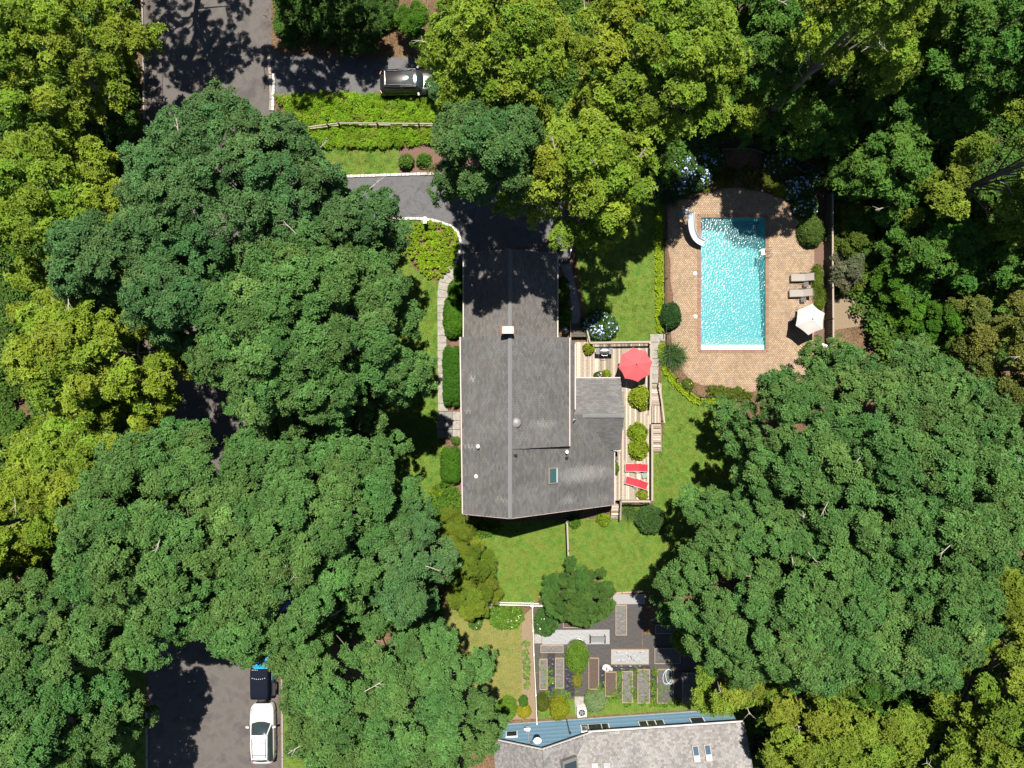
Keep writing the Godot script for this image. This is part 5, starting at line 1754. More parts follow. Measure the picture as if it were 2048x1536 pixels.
	# kettle by the landing
	var kt := thing("kettle_grill", "dark blue round kettle grill beside the garage wall", "grill", P(1130, 662))
	part(kt, "kettle", lathe([Vector2(0.0, 0.42), Vector2(0.15, 0.45), Vector2(0.26, 0.57), Vector2(0.29, 0.7), Vector2(0.25, 0.86), Vector2(0.14, 0.95), Vector2(0.0, 0.98)], 24), mat(Color(0.012, 0.022, 0.03), 0.2))
	for k in 3:
		pipe(kt, "leg", [Vector3(cos(TAU * k / 3.0) * 0.16, 0.5, sin(TAU * k / 3.0) * 0.16), Vector3(cos(TAU * k / 3.0) * 0.27, 0.0, sin(TAU * k / 3.0) * 0.27)], 0.014, M.steel)
	part(kt, "handle", lathe([Vector2(0.03, 0.98), Vector2(0.035, 1.02), Vector2(0.0, 1.03)], 10), M.black)
	# glass side table between the red loungers
	var gt := thing("glass_table", "small glass side table between the two red loungers", "side table", P(1288, 949, dy) * Vector3(1, 0, 1) + Vector3(0, dy, 0), 0.2)
	var gm := mat(Color(0.25, 0.34, 0.33, 0.35), 0.06)
	gm.transparency = BaseMaterial3D.TRANSPARENCY_ALPHA
	box(gt, "glass_top", Vector3(0, 0.43, 0), Vector3(0.46, 0.012, 0.42), gm)
	for s in [-0.2, 0.2]:
		for z in [-0.18, 0.18]:
			box(gt, "leg", Vector3(s, 0.21, z), Vector3(0.025, 0.42, 0.025), M.slate)
	# dark storage box under the eave
	var sb := thing("storage_box", "narrow dark box against the house wall on the deck", "box", P(1231, 912, dy + 0.6) * Vector3(1, 0, 1) + Vector3(0, dy, 0))
	box(sb, "chest", Vector3(0, 0.3, 0), Vector3(0.28, 0.58, 0.66), M.black)
	box(sb, "chest_lid", Vector3(0, 0.615, 0), Vector3(0.31, 0.05, 0.69), M.black)
	# mailbox
	var mb := thing("mailbox", "white mailbox on a post at the edge of the lime island bed", "mailbox", P(853, 447))
	box(mb, "post", Vector3(0, 0.5, 0), Vector3(0.1, 1.0, 0.1), M.white)
	var arch := []
	for k in 9:
		var t := PI * k / 8.0
		arch.append([Vector3(cos(t) * 0.16, 1.12 + sin(t) * 0.12, -0.26), Vector3(cos(t) * 0.16, 1.12 + sin(t) * 0.12, 0.26)])
	part(mb, "box_top", patch(arch), M.white)
	box(mb, "box_body", Vector3(0, 1.06, 0), Vector3(0.32, 0.14, 0.52), M.white)
	box(mb, "newspaper_tube", Vector3(0.0, 0.88, 0.0), Vector3(0.2, 0.12, 0.44), M.white)
	# red tarp corner by the old fence
	var rt := thing("red_kayak", "red boat-shaped tip poking out of the bushes by the old fence", "kayak", P(885, 262), -0.35)
	var rows := []
	for j in 11:
		var f := j / 10.0
		var row := []
		for i in 9:
			var u := (i - 4) / 4.0
			row.append(Vector3(-0.8 + 2.4 * f, 0.28 + 0.12 * (1.0 - u * u) * minf(1.0, f * 3.0), u * 0.3 * minf(1.0, f * 2.2)))
		rows.append(row)
	part(rt, "hull", patch(rows), mat(Color(0.45, 0.02, 0.03), 0.4))
	var rows3 := []
	for j in 11:
		var f := j / 10.0
		var row := []
		for i in 9:
			var u := (i - 4) / 4.0
			row.append(Vector3(-0.8 + 2.4 * f, 0.27 - 0.24 * (1.0 - u * u) * minf(1.0, f * 3.0), u * 0.3 * minf(1.0, f * 2.2)))
		rows3.append(row)
	part(rt, "keel", patch(rows3), mat(Color(0.35, 0.02, 0.03), 0.4))
	# utility pole with crossarm, wires
	var pole_top := P(172, 1128, 8.6)
	var up := thing("utility_pole", "wooden utility pole with tilted crossarm at lower left", "pole", Vector3(pole_top.x, 0, pole_top.z))
	part(up, "shaft", lathe([Vector2(0.16, -0.1), Vector2(0.11, 8.6), Vector2(0.0, 8.62)], 12), M.bark)
	var ca := P(158, 1132, 8.45) - up.position
	var cb := P(195, 1116, 8.45) - up.position
	beam(up, "crossarm", ca, cb, 0.1, 0.12, M.timber)
	for f in [0.05, 0.35, 0.65, 0.95]:
		part(up, "insulator", lathe([Vector2(0.04, 0.0), Vector2(0.06, 0.05), Vector2(0.04, 0.1), Vector2(0.05, 0.14), Vector2(0.0, 0.16)], 10), M.white, ca.lerp(cb, f) + Vector3(0, 0.06, 0))
	part(up, "transformer", lathe([Vector2(0.0, 6.9), Vector2(0.22, 6.92), Vector2(0.22, 7.7), Vector2(0.16, 7.78), Vector2(0.0, 7.8)], 16), M.slate, Vector3(0.33, 0, 0.05))
	var top := up.position + Vector3(0, 8.55, 0)
	var runs := [
		["left of three power lines running along the street's far side", P(165, 1129, 8.6), [P(176, 560, 8.3), P(180, -120, 8.6)], [P(190, 1480, 8.3), P(196, 1750, 8.6)]],
		["middle power line along the street's far side", P(178, 1124, 8.6), [P(186, 560, 8.3), P(192, -120, 8.6)], [P(206, 1480, 8.3), P(212, 1750, 8.6)]],
		["right power line along the street's far side", P(193, 1117, 8.6), [P(209, 560, 8.3), P(204, -120, 8.6)], [P(214, 1480, 8.3), P(226, 1750, 8.6)]],
	]
	for r in runs:
		var pts := []
		var seq := [r[2][1], r[2][0], r[1], r[3][0], r[3][1]]
		for i in seq.size() - 1:
			for k in 8:
				var f := k / 8.0
				pts.append(seq[i].lerp(seq[i + 1], f) + Vector3(0, -0.35 * sin(PI * f), 0))
		pts.append(seq[4])
		var w := pipe(self, "power_line", pts, 0.018, M.slate, 5)
		tag(w, r[0], "cable", "overhead cables")
	var d1 := pipe(self, "power_line", [top, top.lerp(P(20, 1040, 6.5), 0.5) + Vector3(0, -0.3, 0), P(20, 1040, 6.5), P(-120, 950, 6.3)], 0.022, M.twig, 5)
	tag(d1, "pale cable running from the utility pole to the upper left", "cable", "overhead cables")

# ------------------------------------------------------------------ plants

func shrub(n: String, label: String, category: String, group: String, px: Array, r: Vector2, h: float, mesh: Mesh, c: Color, ms: float, per: float, boxy := 2.0, flowers := [], m: Material = null, y0 := 0.0) -> Node3D:
	var at := P(px[0], px[1], y0 + h * 0.5)
	var s := thing(n, label, category, Vector3(at.x, y0, at.z), 0.0, group)
	var where := []
	var tint := []
	var area := PI * r.x * r.y + 2.0 * (r.x + r.y) * h
	var cnt := int(area * per)
	var sd := rng.randf() * 50.0
	for i in cnt:
		var t := rng.randf() * TAU
		var ny := rr(0.0, 1.0)
		var rad := pow(maxf(0.0, 1.0 - pow(ny, boxy)), 1.0 / boxy)
		var cx := signf(cos(t)) * pow(absf(cos(t)), 2.0 / boxy)
		var cz := signf(sin(t)) * pow(absf(sin(t)), 2.0 / boxy)
		var nor := Vector3(cx * rad, ny, cz * rad)
		if boxy >= 3.0 and i % 5 < 3:
			var sx := rr(-1.0, 1.0)
			var sz := rr(-1.0, 1.0)
			var q := pow(absf(sx), boxy) + pow(absf(sz), boxy)
			if q > 1.0:
				continue
			nor = Vector3(sx, pow(1.0 - q, 1.0 / boxy), sz)
		var lump := 1.0 + 0.16 * nz2.get_noise_3d(nor.x * 1.4 * r.x + sd, nor.y * 1.4, nor.z * 1.4 * r.y) if boxy < 3.0 else 1.0 + 0.03 * nz2.get_noise_3d(nor.x * 3.0 + sd, nor.y, nor.z * 3.0)
		var f := rr(0.82, 1.0) * lump
		var p := Vector3(nor.x * r.x, nor.y * h, nor.z * r.y) * f
		p.y = maxf(0.06, p.y)
		var up := (Vector3(nor.x, nor.y * 0.9 + 0.35, nor.z) + Vector3(rr(-0.3, 0.3), 0.0, rr(-0.3, 0.3))).normalized()
		where.append(Transform3D(aligned(up, rng.randf() * TAU, ms * rr(0.8, 1.2)), p))
		var g := rr(0.82, 1.18) * (1.0 + 0.22 * nz2.get_noise_2d(p.x * 1.5 + sd, p.z * 1.5))
		var wv := rr(0.93, 1.1)
		tint.append(Color(c.r * g * wv, c.g * g, c.b * g))
	copies(s, "foliage", mesh, m if m != null else M.leaf, where, tint)
	if flowers.size() > 0:
		where = []
		tint = []
		for i in int(flowers[0]):
			var t := rng.randf() * TAU
			var ny := pow(rng.randf(), 0.6)
			var rad := sqrt(maxf(0.0, 1.0 - ny * ny))
			var nor := Vector3(cos(t) * rad, ny, sin(t) * rad)
			var lump := 1.0 + 0.16 * nz2.get_noise_3d(nor.x * 1.4 * r.x + sd, nor.y * 1.4, nor.z * 1.4 * r.y)
			where.append(Transform3D(aligned((nor + Vector3(0, 0.4, 0)).normalized(), t, flowers[1] * rr(0.7, 1.25)), Vector3(nor.x * r.x, nor.y * h, nor.z * r.y) * lump * rr(0.95, 1.05)))
			var k: Color = flowers[2]
			var k2: Color = flowers[3]
			var q := k.lerp(k2, rng.randf())
			tint.append(q)
		copies(s, "flower_heads", K.head, M.petal, where, tint)
	var st := begin()
	for i in 4:
		var t := TAU * i / 4.0 + 0.3
		tube(st, Vector3(cos(t) * 0.03, -0.02, sin(t) * 0.03), Vector3(cos(t) * r.x * 0.5, h * 0.7, sin(t) * r.y * 0.5), 0.018, 0.008, 5)
	part(s, "stems", smoothed(st), M.bark).set_meta("kind", "stuff")
	return s

func groundcover(n: String, label: String, poly: Array, mesh: Mesh, c: Color, ms: float, per: float, h: float, m: Material = null, dry := 0.0) -> void:
	var where := []
	var tint := []
	for p in scatter(gpoly(poly), per):
		var y := rr(0.35, 1.0) * h * (1.0 + 0.5 * nz2.get_noise_2d(p.x * 1.3, p.y * 1.3))
		var up := Vector3(rr(-0.5, 0.5), 1.0, rr(-0.5, 0.5)).normalized()
		where.append(Transform3D(aligned(up, rng.randf() * TAU, ms * rr(0.75, 1.25)), Vector3(p.x, maxf(0.03, y), p.y)))
		var g := rr(0.78, 1.2) * (1.0 + 0.3 * nz.get_noise_2d(p.x * 1.8, p.y * 1.8))
		var q := c.lerp(Color(0.25, 0.21, 0.07), clampf(dry * (nz.get_noise_2d(p.x * 2.2 + 30.0, p.y * 2.2) * 2.2 - 0.2), 0.0, 0.8)) * g
		tint.append(Color(q.r * rr(0.92, 1.12), q.g, q.b))
	var o := copies(self, n, mesh, m if m != null else M.leaf, where, tint)
	tag(o, label, "groundcover")

func row_of(px0: Array, px1: Array, n: int) -> Array:
	var o := []
	for i in n:
		var f := (i + 0.5) / n
		o.append([lerpf(px0[0], px1[0], f) + rr(-1.0, 1.0), lerpf(px0[1], px1[1], f)])
	return o

func build_plants() -> void:
	var lime := Color(0.165, 0.275, 0.014)
	var lime2 := Color(0.150, 0.285, 0.014)
	# lime groundcover beds
	groundcover("groundcover", "lime-green groundcover above the old fence", [[552, 196], [640, 190], [872, 192], [905, 215], [900, 250], [622, 258], [590, 240]], K.oak, lime2, 0.8, 19.0, 0.5, null, 0.35)
	groundcover("groundcover", "lime-green groundcover below the old fence", [[600, 266], [640, 258], [900, 258], [890, 284], [800, 293], [600, 296]], K.oak, lime2, 0.8, 19.0, 0.5, null, 0.25)
	groundcover("groundcover", "yellow-green hosta island in the driveway's curve", [[818, 470], [836, 443], [866, 443], [897, 454], [914, 468], [919, 487], [917, 500], [902, 538], [880, 558], [862, 559], [835, 538], [817, 505]], K.hosta, lime, 0.8, 28.0, 0.3)
	groundcover("groundcover", "shaded ivy on the bank at the top beside the street", [[548, -60], [800, -60], [800, 60], [700, 88], [560, 95]], K.oak, Color(0.055, 0.13, 0.018), 1.0, 8.0, 0.5)
	groundcover("groundcover", "leafy plants filling the bed at the house's lower left corner", [[850, 1015], [885, 962], [900, 965], [926, 1000], [930, 1042], [1010, 1050], [1000, 1062], [940, 1075], [880, 1062]], K.broad, Color(0.06, 0.135, 0.012), 0.95, 20.0, 0.6)
	groundcover("groundcover", "yellowish border plants along the bare soil by the garden tree", [[1062, 1204], [1080, 1172], [1112, 1142], [1122, 1146], [1090, 1185], [1078, 1205]], K.hosta, Color(0.15, 0.17, 0.02), 0.7, 14.0, 0.22)
	groundcover("undergrowth", "leafy undergrowth on the woodland floor at upper right", [[1440, -200], [2300, -200], [2300, 720], [1760, 720], [1668, 560], [1662, 350], [1600, 300], [1440, 280]], K.oak, Color(0.06, 0.135, 0.02), 1.7, 3.4, 1.3)
	groundcover("undergrowth", "leafy undergrowth on the woodland floor at lower right", [[1480, 1120], [2300, 720], [2300, 1700], [1520, 1700], [1500, 1400], [1420, 1330]], K.oak, Color(0.065, 0.135, 0.02), 1.7, 2.8, 1.2)
	groundcover("undergrowth", "leafy undergrowth left of the street", [[-300, -200], [278, -200], [284, 1030], [150, 1040], [150, 1172], [-300, 1172]], K.oak, Color(0.06, 0.13, 0.02), 1.7, 3.0, 1.2)
	groundcover("undergrowth", "leafy undergrowth under the trees at the top", [[900, -250], [1440, -250], [1440, 290], [1330, 385], [1200, 385], [1120, 390], [960, 280], [910, 250]], K.oak, Color(0.06, 0.13, 0.02), 1.7, 3.0, 1.0)
	groundcover("undergrowth", "leafy undergrowth between the street and the front lawn", [[556, 470], [740, 460], [780, 900], [740, 1010], [880, 1090], [880, 1220], [660, 1290], [562, 1190]], K.oak, Color(0.055, 0.12, 0.02), 1.6, 2.6, 0.8)
	groundcover("undergrowth", "leafy weeds between pool fence and wood", [[1656, 420], [1720, 430], [1760, 520], [1700, 580], [1660, 590]], K.oak, Color(0.085, 0.13, 0.015), 1.2, 9.0, 1.2)
	groundcover("undergrowth", "bright vine-covered bank right of the clearing", [[1720, 520], [1770, 540], [1850, 640], [1960, 720], [1900, 760], [1760, 640]], K.broad, Color(0.06, 0.14, 0.012), 1.3, 9.0, 1.4)
	groundcover("undergrowth", "bright leafy saplings at the bottom edge right of the neighbour house", [[1540, 1400], [1640, 1390], [1680, 1470], [1560, 1480]], K.oak, Color(0.055, 0.15, 0.012), 1.5, 7.0, 2.6)
	groundcover("undergrowth", "leafy thicket between the hollow and the olive corner tree", [[1690, 1300], [1800, 1300], [1830, 1400], [1720, 1420]], K.oak, Color(0.05, 0.11, 0.015), 1.6, 6.0, 1.6)
	# hedges and shrubs west of the house
	shrub("hedge", "clipped dark green hedge along the middle of the west wall", "hedge", "west wall hedges", [904, 752], Vector2(0.72, 2.45), 1.35, K.tiny, Color(0.035, 0.115, 0.008), 1.0, 62.0, 5.0)
	shrub("hedge", "clipped rounded hedge at the lower end of the west wall", "hedge", "west wall hedges", [902, 931], Vector2(0.85, 1.45), 1.35, K.tiny, Color(0.045, 0.125, 0.008), 1.0, 62.0, 4.0)
	shrub("shrub", "big loose green shrub by the front walk beside the chimney", "shrub", "west wall shrubs", [907, 634], Vector2(0.78, 1.65), 1.4, K.fine, Color(0.055, 0.15, 0.010), 1.0, 46.0, 3.0)
	shrub("shrub", "green shrub by the front walk at the garage wall's middle", "shrub", "west wall shrubs", [912, 580], Vector2(0.62, 0.75), 1.1, K.fine, Color(0.055, 0.14, 0.010), 1.0, 44.0, 2.2)
	shrub("shrub", "small dark shrub where the front walk meets the garage", "shrub", "west wall shrubs", [918, 545], Vector2(0.4, 0.6), 0.9, K.fine, Color(0.04, 0.11, 0.010), 1.0, 44.0, 2.2)
	shrub("potted_plant", "small pink-flowered plant on the front door landing", "plant", "", [912, 882], Vector2(0.3, 0.25), 0.4, K.fine, Color(0.06, 0.12, 0.015), 0.9, 40.0, 2.0, [12, 0.4, Color(0.5, 0.2, 0.28), Color(0.6, 0.35, 0.4)])
	shrub("shrub", "yellow-green low shrub left of the rounded hedge", "shrub", "", [874, 985], Vector2(0.45, 0.5), 0.6, K.broad, Color(0.12, 0.19, 0.012), 0.9, 30.0)
	# mulch bed by the driveway
	shrub("round_shrub", "round green shrub in the mulch bed, left of two", "shrub", "mulch bed shrubs", [812, 322], Vector2(0.52, 0.52), 0.95, K.oak, Color(0.075, 0.155, 0.020), 0.75, 44.0, 2.0, [10, 0.45, Color(0.55, 0.5, 0.42), Color(0.5, 0.42, 0.3)])
	shrub("round_shrub", "round green shrub in the mulch bed, right of two", "shrub", "mulch bed shrubs", [848, 320], Vector2(0.5, 0.5), 0.95, K.oak, Color(0.06, 0.145, 0.018), 0.75, 44.0)
	grass_clump("pale dry grass tuft at the mulch bed's kerb", [860, 337], 0.8, Color(0.26, 0.24, 0.11), 5)
	# hydrangeas
	var leafc := Color(0.04, 0.095, 0.018)
	var b1 := Color(0.22, 0.34, 0.72)
	var b2 := Color(0.62, 0.66, 0.80)
	shrub("hydrangea", "blue hydrangea bush at the deck's upper left corner", "hydrangea", "blue hydrangeas", [1199, 652], Vector2(1.45, 1.15), 1.2, K.broad, leafc, 0.9, 30.0, 2.0, [250, 0.9, b1, b2])
	for h in [[1392, 352, 1.35, 1.1, "large blue hydrangea at the pool paving's upper left"], [1420, 318, 1.15, 1.1, "blue hydrangea under the mesh fence left of the dark bed"], [1362, 372, 0.9, 0.7, "blue hydrangea between the iron fence and the large blue hydrangea"], [1300, 374, 1.1, 0.75, "blue hydrangea left of the iron fence's upper end"], [1372, 330, 1.0, 0.9, "blue hydrangea half under the olive tree by the pool"],
			[1560, 322, 1.3, 0.9, "shaded blue hydrangea along the mesh fence"], [1600, 375, 1.25, 1.0, "blue hydrangea at the pool paving's upper right"], [1632, 352, 0.8, 0.9, "pale blue hydrangea next to the mesh fence's right end"], [1612, 412, 0.95, 0.9, "white-blue hydrangea above the round flowering shrub"]]:
		shrub("hydrangea", h[4], "hydrangea", "blue hydrangeas", [h[0], h[1]], Vector2(h[2], h[3]), 1.2, K.broad, leafc, 0.9, 28.0, 2.0, [int(150 * h[2] * h[3]), 0.85, b1, b2])
	shrub("flowering_shrub", "round green shrub with small pale flowers by the pool's right fence", "shrub", "", [1624, 462], Vector2(1.0, 1.25), 1.3, K.fine, Color(0.06, 0.11, 0.018), 1.1, 42.0, 2.0, [60, 0.3, Color(0.5, 0.42, 0.36), Color(0.45, 0.4, 0.2)])
	shrub("hydrangea", "blue hydrangea in the shade beside the utility pole", "hydrangea", "blue hydrangeas", [205, 1145], Vector2(1.2, 1.2), 1.1, K.broad, leafc, 0.9, 24.0, 2.0, [60, 0.8, b1, b2])
	shrub("hydrangea", "cream-flowered hydrangea on the verge beside the blue off-road car", "hydrangea", "", [590, 1353], Vector2(1.05, 0.75), 1.0, K.broad, Color(0.06, 0.12, 0.02), 0.8, 30.0, 2.0, [75, 0.55, Color(0.6, 0.56, 0.33), Color(0.66, 0.63, 0.5)])
	# beds above the pool
	groundcover("groundcover", "yellow-speckled low plants in the shaded bed above the pool", [[1400, 385], [1450, 340], [1540, 335], [1575, 385], [1530, 380], [1470, 370]], K.fine, Color(0.075, 0.10, 0.012), 1.2, 12.0, 0.45)
	shrub("shrub", "yellow-flowered low shrub at the pool paving's upper right", "shrub", "", [1562, 379], Vector2(0.68, 0.5), 0.7, K.fine, Color(0.13, 0.17, 0.012), 1.0, 40.0, 2.0, [26, 0.35, Color(0.6, 0.5, 0.03), Color(0.55, 0.4, 0.02)])
	grass_clump("dark green grass clump at the pool paving's upper left corner", [1340, 397], 1.1, Color(0.035, 0.085, 0.022), 12)
	grass_clump("dark green grass clump below the iron gate", [1346, 712], 1.25, Color(0.05, 0.105, 0.03), 18)
	grass_clump("green daylily clump by the wooden fence above the white parasol", [1637, 590], 0.8, Color(0.09, 0.14, 0.015), 9)
	shrub("daylily", "yellow daylilies along the wooden fence beside the beige loungers", "plant", "", [1636, 555], Vector2(0.4, 1.0), 0.6, K.fine, Color(0.08, 0.13, 0.012), 1.1, 34.0, 2.0, [22, 0.42, Color(0.62, 0.48, 0.02), Color(0.55, 0.36, 0.02)])
	shrub("daylily", "small yellow daylily just above the white parasol", "plant", "", [1640, 608], Vector2(0.3, 0.4), 0.5, K.fine, Color(0.09, 0.14, 0.012), 1.1, 34.0, 2.0, [10, 0.4, Color(0.62, 0.48, 0.02), Color(0.55, 0.36, 0.02)])
	shrub("laurel_bush", "round dark green bush growing through the iron fence", "shrub", "", [1342, 632], Vector2(0.78, 1.05), 1.35, K.oak, Color(0.022, 0.068, 0.016), 0.72, 52.0)
	shrub("daylily", "daylily with peach flowers at the paving's lower left edge", "plant", "", [1376, 770], Vector2(0.38, 0.42), 0.5, K.fine, Color(0.07, 0.12, 0.012), 1.1, 34.0, 2.0, [9, 0.6, Color(0.65, 0.42, 0.2), Color(0.6, 0.5, 0.25)])
	groundcover("groundcover", "green plants in the bed below the pool paving", [[1415, 775], [1470, 775], [1500, 790], [1490, 800], [1418, 792]], K.fine, Color(0.075, 0.115, 0.012), 1.2, 18.0, 0.4)
	# lime hosta rows
	var k := 0
	for p in row_of([1317, 432], [1319, 664], 26):
		k += 1
		hosta(p, 0.24 + 0.06 * (k % 2), "lime hosta in the long straight row between east lawn and iron fence")
	for p in row_of([1322, 690], [1324, 722], 4):
		hosta(p, 0.24, "lime hosta in the short row below the iron gate")
	for seg in [[[1328, 735], [1352, 768], 5], [[1355, 771], [1392, 802], 6], [[1396, 803], [1468, 803], 9]]:
		for p in row_of(seg[0], seg[1], seg[2]):
			hosta(p, 0.25, "lime hosta in the curved row below the iron fence")
	# plants on and around the deck
	var dy := 0.8
	shrub("potted_shrub", "large lime-green leafy plant on the deck below the red parasol", "plant", "", [1280, 796], Vector2(0.82, 0.95), 0.85, K.hosta, Color(0.16, 0.22, 0.015), 1.0, 22.0, 2.0, [], null, dy)
	shrub("potted_shrub", "large lime-green leafy plant above the red loungers, upper of two touching", "plant", "", [1277, 866], Vector2(0.72, 0.78), 0.8, K.hosta, Color(0.13, 0.205, 0.012), 1.0, 22.0, 2.0, [], null, dy)
	shrub("potted_shrub", "large lime-green leafy plant above the red loungers, lower of two touching", "plant", "", [1278, 898], Vector2(0.78, 0.85), 0.8, K.hosta, Color(0.14, 0.21, 0.012), 1.0, 22.0, 2.0, [], null, dy)
	shrub("potted_shrub", "yellow-green plant in the deck's upper left corner beside the grill", "plant", "", [1178, 697], Vector2(0.42, 0.45), 0.7, K.hosta, Color(0.14, 0.18, 0.012), 0.7, 34.0, 2.0, [], null, dy)
	shrub("potted_shrub", "small lime plant against the bay roof's eave on the deck", "plant", "", [1214, 748], Vector2(0.33, 0.35), 0.6, K.hosta, Color(0.15, 0.21, 0.012), 0.65, 36.0, 2.0, [], null, dy)
	shrub("potted_shrub", "white-flowered pot plant against the bay roof's eave on the deck", "plant", "", [1199, 751], Vector2(0.36, 0.25), 0.5, K.fine, Color(0.05, 0.08, 0.025), 0.9, 40.0, 2.0, [22, 0.55, Color(0.6, 0.58, 0.6), Color(0.66, 0.64, 0.66)], null, dy)
	shrub("potted_shrub", "yellow-green round plant at the deck's lower right corner", "plant", "", [1286, 990], Vector2(0.42, 0.42), 0.6, K.hosta, Color(0.17, 0.2, 0.02), 0.7, 34.0, 2.0, [], null, dy)
	shrub("potted_shrub", "thin green plant between house wall and deck boards", "plant", "", [1231, 938], Vector2(0.14, 0.42), 0.6, K.fine, Color(0.07, 0.13, 0.012), 0.9, 40.0, 2.0, [], null, dy)
	shrub("shrub", "green shrub between garage wall and slate path", "shrub", "", [1128, 633], Vector2(0.45, 0.85), 0.8, K.broad, Color(0.07, 0.145, 0.015), 0.9, 30.0)
	shrub("shrub", "dark leafy shrub in the shade beside the slate path", "shrub", "", [1126, 585], Vector2(0.5, 1.2), 0.7, K.fine, Color(0.055, 0.12, 0.016), 1.0, 34.0)
	shrub("hosta_clump", "lime hosta clump beside the back stairs", "plant", "", [1207, 1040], Vector2(0.52, 0.52), 0.45, K.hosta, Color(0.12, 0.195, 0.012), 0.9, 30.0)
	shrub("hosta_clump", "green plant at the top of the timber fence", "plant", "", [1149, 1045], Vector2(0.48, 0.5), 0.4, K.hosta, Color(0.06, 0.14, 0.012), 0.8, 30.0)
	grass_clump("green ornamental grass below the deck's south railing", [1259, 1022], 0.9, Color(0.07, 0.13, 0.03), 9)
	shrub("shrub", "young leafy shrub in the oak's shade below the deck corner", "shrub", "", [1300, 1040], Vector2(1.0, 1.0), 1.5, K.oak, Color(0.04, 0.09, 0.02), 1.1, 24.0)
	# dry lawn and garden edge
	shrub("flower_bush", "white-flowered bush beside the dry lawn, left of the white fence", "shrub", "", [1012, 1236], Vector2(1.4, 0.9), 1.0, K.broad, Color(0.08, 0.165, 0.015), 0.85, 28.0, 2.0, [40, 0.55, Color(0.62, 0.6, 0.42), Color(0.66, 0.65, 0.58)])
	shrub("flower_bush", "white-flowered bush between the white fence and the garden tree", "shrub", "", [1092, 1246], Vector2(0.95, 1.1), 1.0, K.broad, Color(0.04, 0.10, 0.02), 0.85, 28.0, 2.0, [26, 0.5, Color(0.62, 0.6, 0.42), Color(0.66, 0.65, 0.58)])
	shrub("flower_bush", "small white-flowered bush at the cypress's foot", "shrub", "", [950, 1243], Vector2(0.5, 0.6), 0.8, K.broad, Color(0.06, 0.13, 0.02), 0.8, 28.0, 2.0, [12, 0.5, Color(0.62, 0.6, 0.42), Color(0.66, 0.65, 0.58)])
	for p in [[1050, 1305], [1052, 1322], [1053, 1338], [1054, 1352], [1054, 1370], [1052, 1290]]:
		shrub("seedling", "small pale green seedling in the bare strip beside the white fence", "seedling", "seedling row", p, Vector2(0.27, 0.25), 0.22, K.broad, Color(0.12, 0.19, 0.04), 0.6, 26.0)
	shrub("egg_shrub", "egg-shaped clipped green shrub at the blue house's left corner", "shrub", "", [1016, 1420], Vector2(0.68, 0.95), 1.2, K.tiny, Color(0.085, 0.175, 0.015), 1.0, 60.0)
	shrub("shrub", "small dark green clipped shrub between egg-shaped shrub and white fence", "shrub", "", [1047, 1404], Vector2(0.3, 0.45), 0.6, K.tiny, Color(0.04, 0.11, 0.010), 1.0, 60.0)
	shrub("shrub", "bright yellow low shrub below the small dark clipped shrub", "shrub", "", [1048, 1423], Vector2(0.55, 0.48), 0.6, K.fine, Color(0.20, 0.20, 0.012), 1.0, 40.0)
	shrub("shrub", "oval bronze-green clipped shrub right of the white fence's end", "shrub", "", [1086, 1406], Vector2(0.5, 0.72), 0.9, K.tiny, Color(0.062, 0.082, 0.010), 1.0, 60.0)
	shrub("shrub", "round yellow-green shrub against the blue wall", "shrub", "", [1119, 1420], Vector2(0.75, 0.88), 1.3, K.fine, Color(0.15, 0.175, 0.010), 1.0, 44.0)
	shrub("sage_bush", "pale sage-green feathery bush right of the air conditioner", "shrub", "", [1191, 1404], Vector2(0.78, 0.92), 0.8, K.fine, Color(0.13, 0.20, 0.085), 1.0, 42.0)
	shrub("vegetable_plant", "bushy lime vegetable plant spilling out of the round tub", "plant", "", [1155, 1316], Vector2(0.8, 1.25), 1.5, K.oak, Color(0.075, 0.155, 0.015), 0.9, 34.0)
	shrub("shrub", "yellowing plant in the garden below the bushy tub plant", "plant", "", [1155, 1362], Vector2(0.3, 0.5), 0.5, K.fine, Color(0.14, 0.15, 0.02), 1.0, 30.0)
	shrub("shrub", "dark green spreading plants between egg-shaped shrub and oak", "shrub", "", [990, 1460], Vector2(0.8, 2.0), 1.2, K.broad, Color(0.055, 0.12, 0.012), 1.0, 20.0)
	groundcover("garden_weeds", "weeds and seedlings between the raised garden beds", [[1078, 1308], [1082, 1392], [1130, 1395], [1180, 1382], [1240, 1410], [1360, 1410], [1362, 1395], [1310, 1335], [1270, 1340], [1240, 1338], [1180, 1382], [1130, 1380]], K.fine, Color(0.10, 0.19, 0.02), 0.9, 8.0, 0.16)
	# woodland bushes
	var wd := "woodland bushes"
	tree("woodland_bush", "dark rhododendron bank at the top beside the upper driveway", "bush", wd, "D", [[720, 62, 75, 62, 4.2, 1.0], [640, 40, 55, 45, 3.6, 1.0]], {"c": Color(0.045, 0.105, 0.02), "scale": 0.8})
	tree("woodland_bush", "bright green bush at the upper driveway right of the rhododendrons", "bush", wd, "V", [[838, 80, 34, 42, 3.5, 0.8]], {"scale": 0.8})
	tree("woodland_bush", "young blue-green sapling beside the black car", "bush", wd, "B", [[884, 216, 22, 32, 4.0, 1.0]], {"scale": 0.7})
	tree("woodland_bush", "lime bush behind the wooden fence next to the pool loungers", "bush", wd, "V", [[1688, 470, 30, 60, 3.0, 0.6]], {"c": Color(0.085, 0.135, 0.015), "scale": 0.8})
	tree("woodland_bush", "greyish bush behind the wooden fence above the clearing", "bush", wd, "D", [[1672, 545, 18, 40, 2.4, 0.5]], {"c": Color(0.11, 0.125, 0.07), "scale": 0.7})
	tree("woodland_bush", "fan-leaved sumac at the pool fence's upper right corner", "bush", wd, "V", [[1655, 375, 24, 34, 3.2, 0.8]], {"c": Color(0.06, 0.13, 0.02), "scale": 0.9})
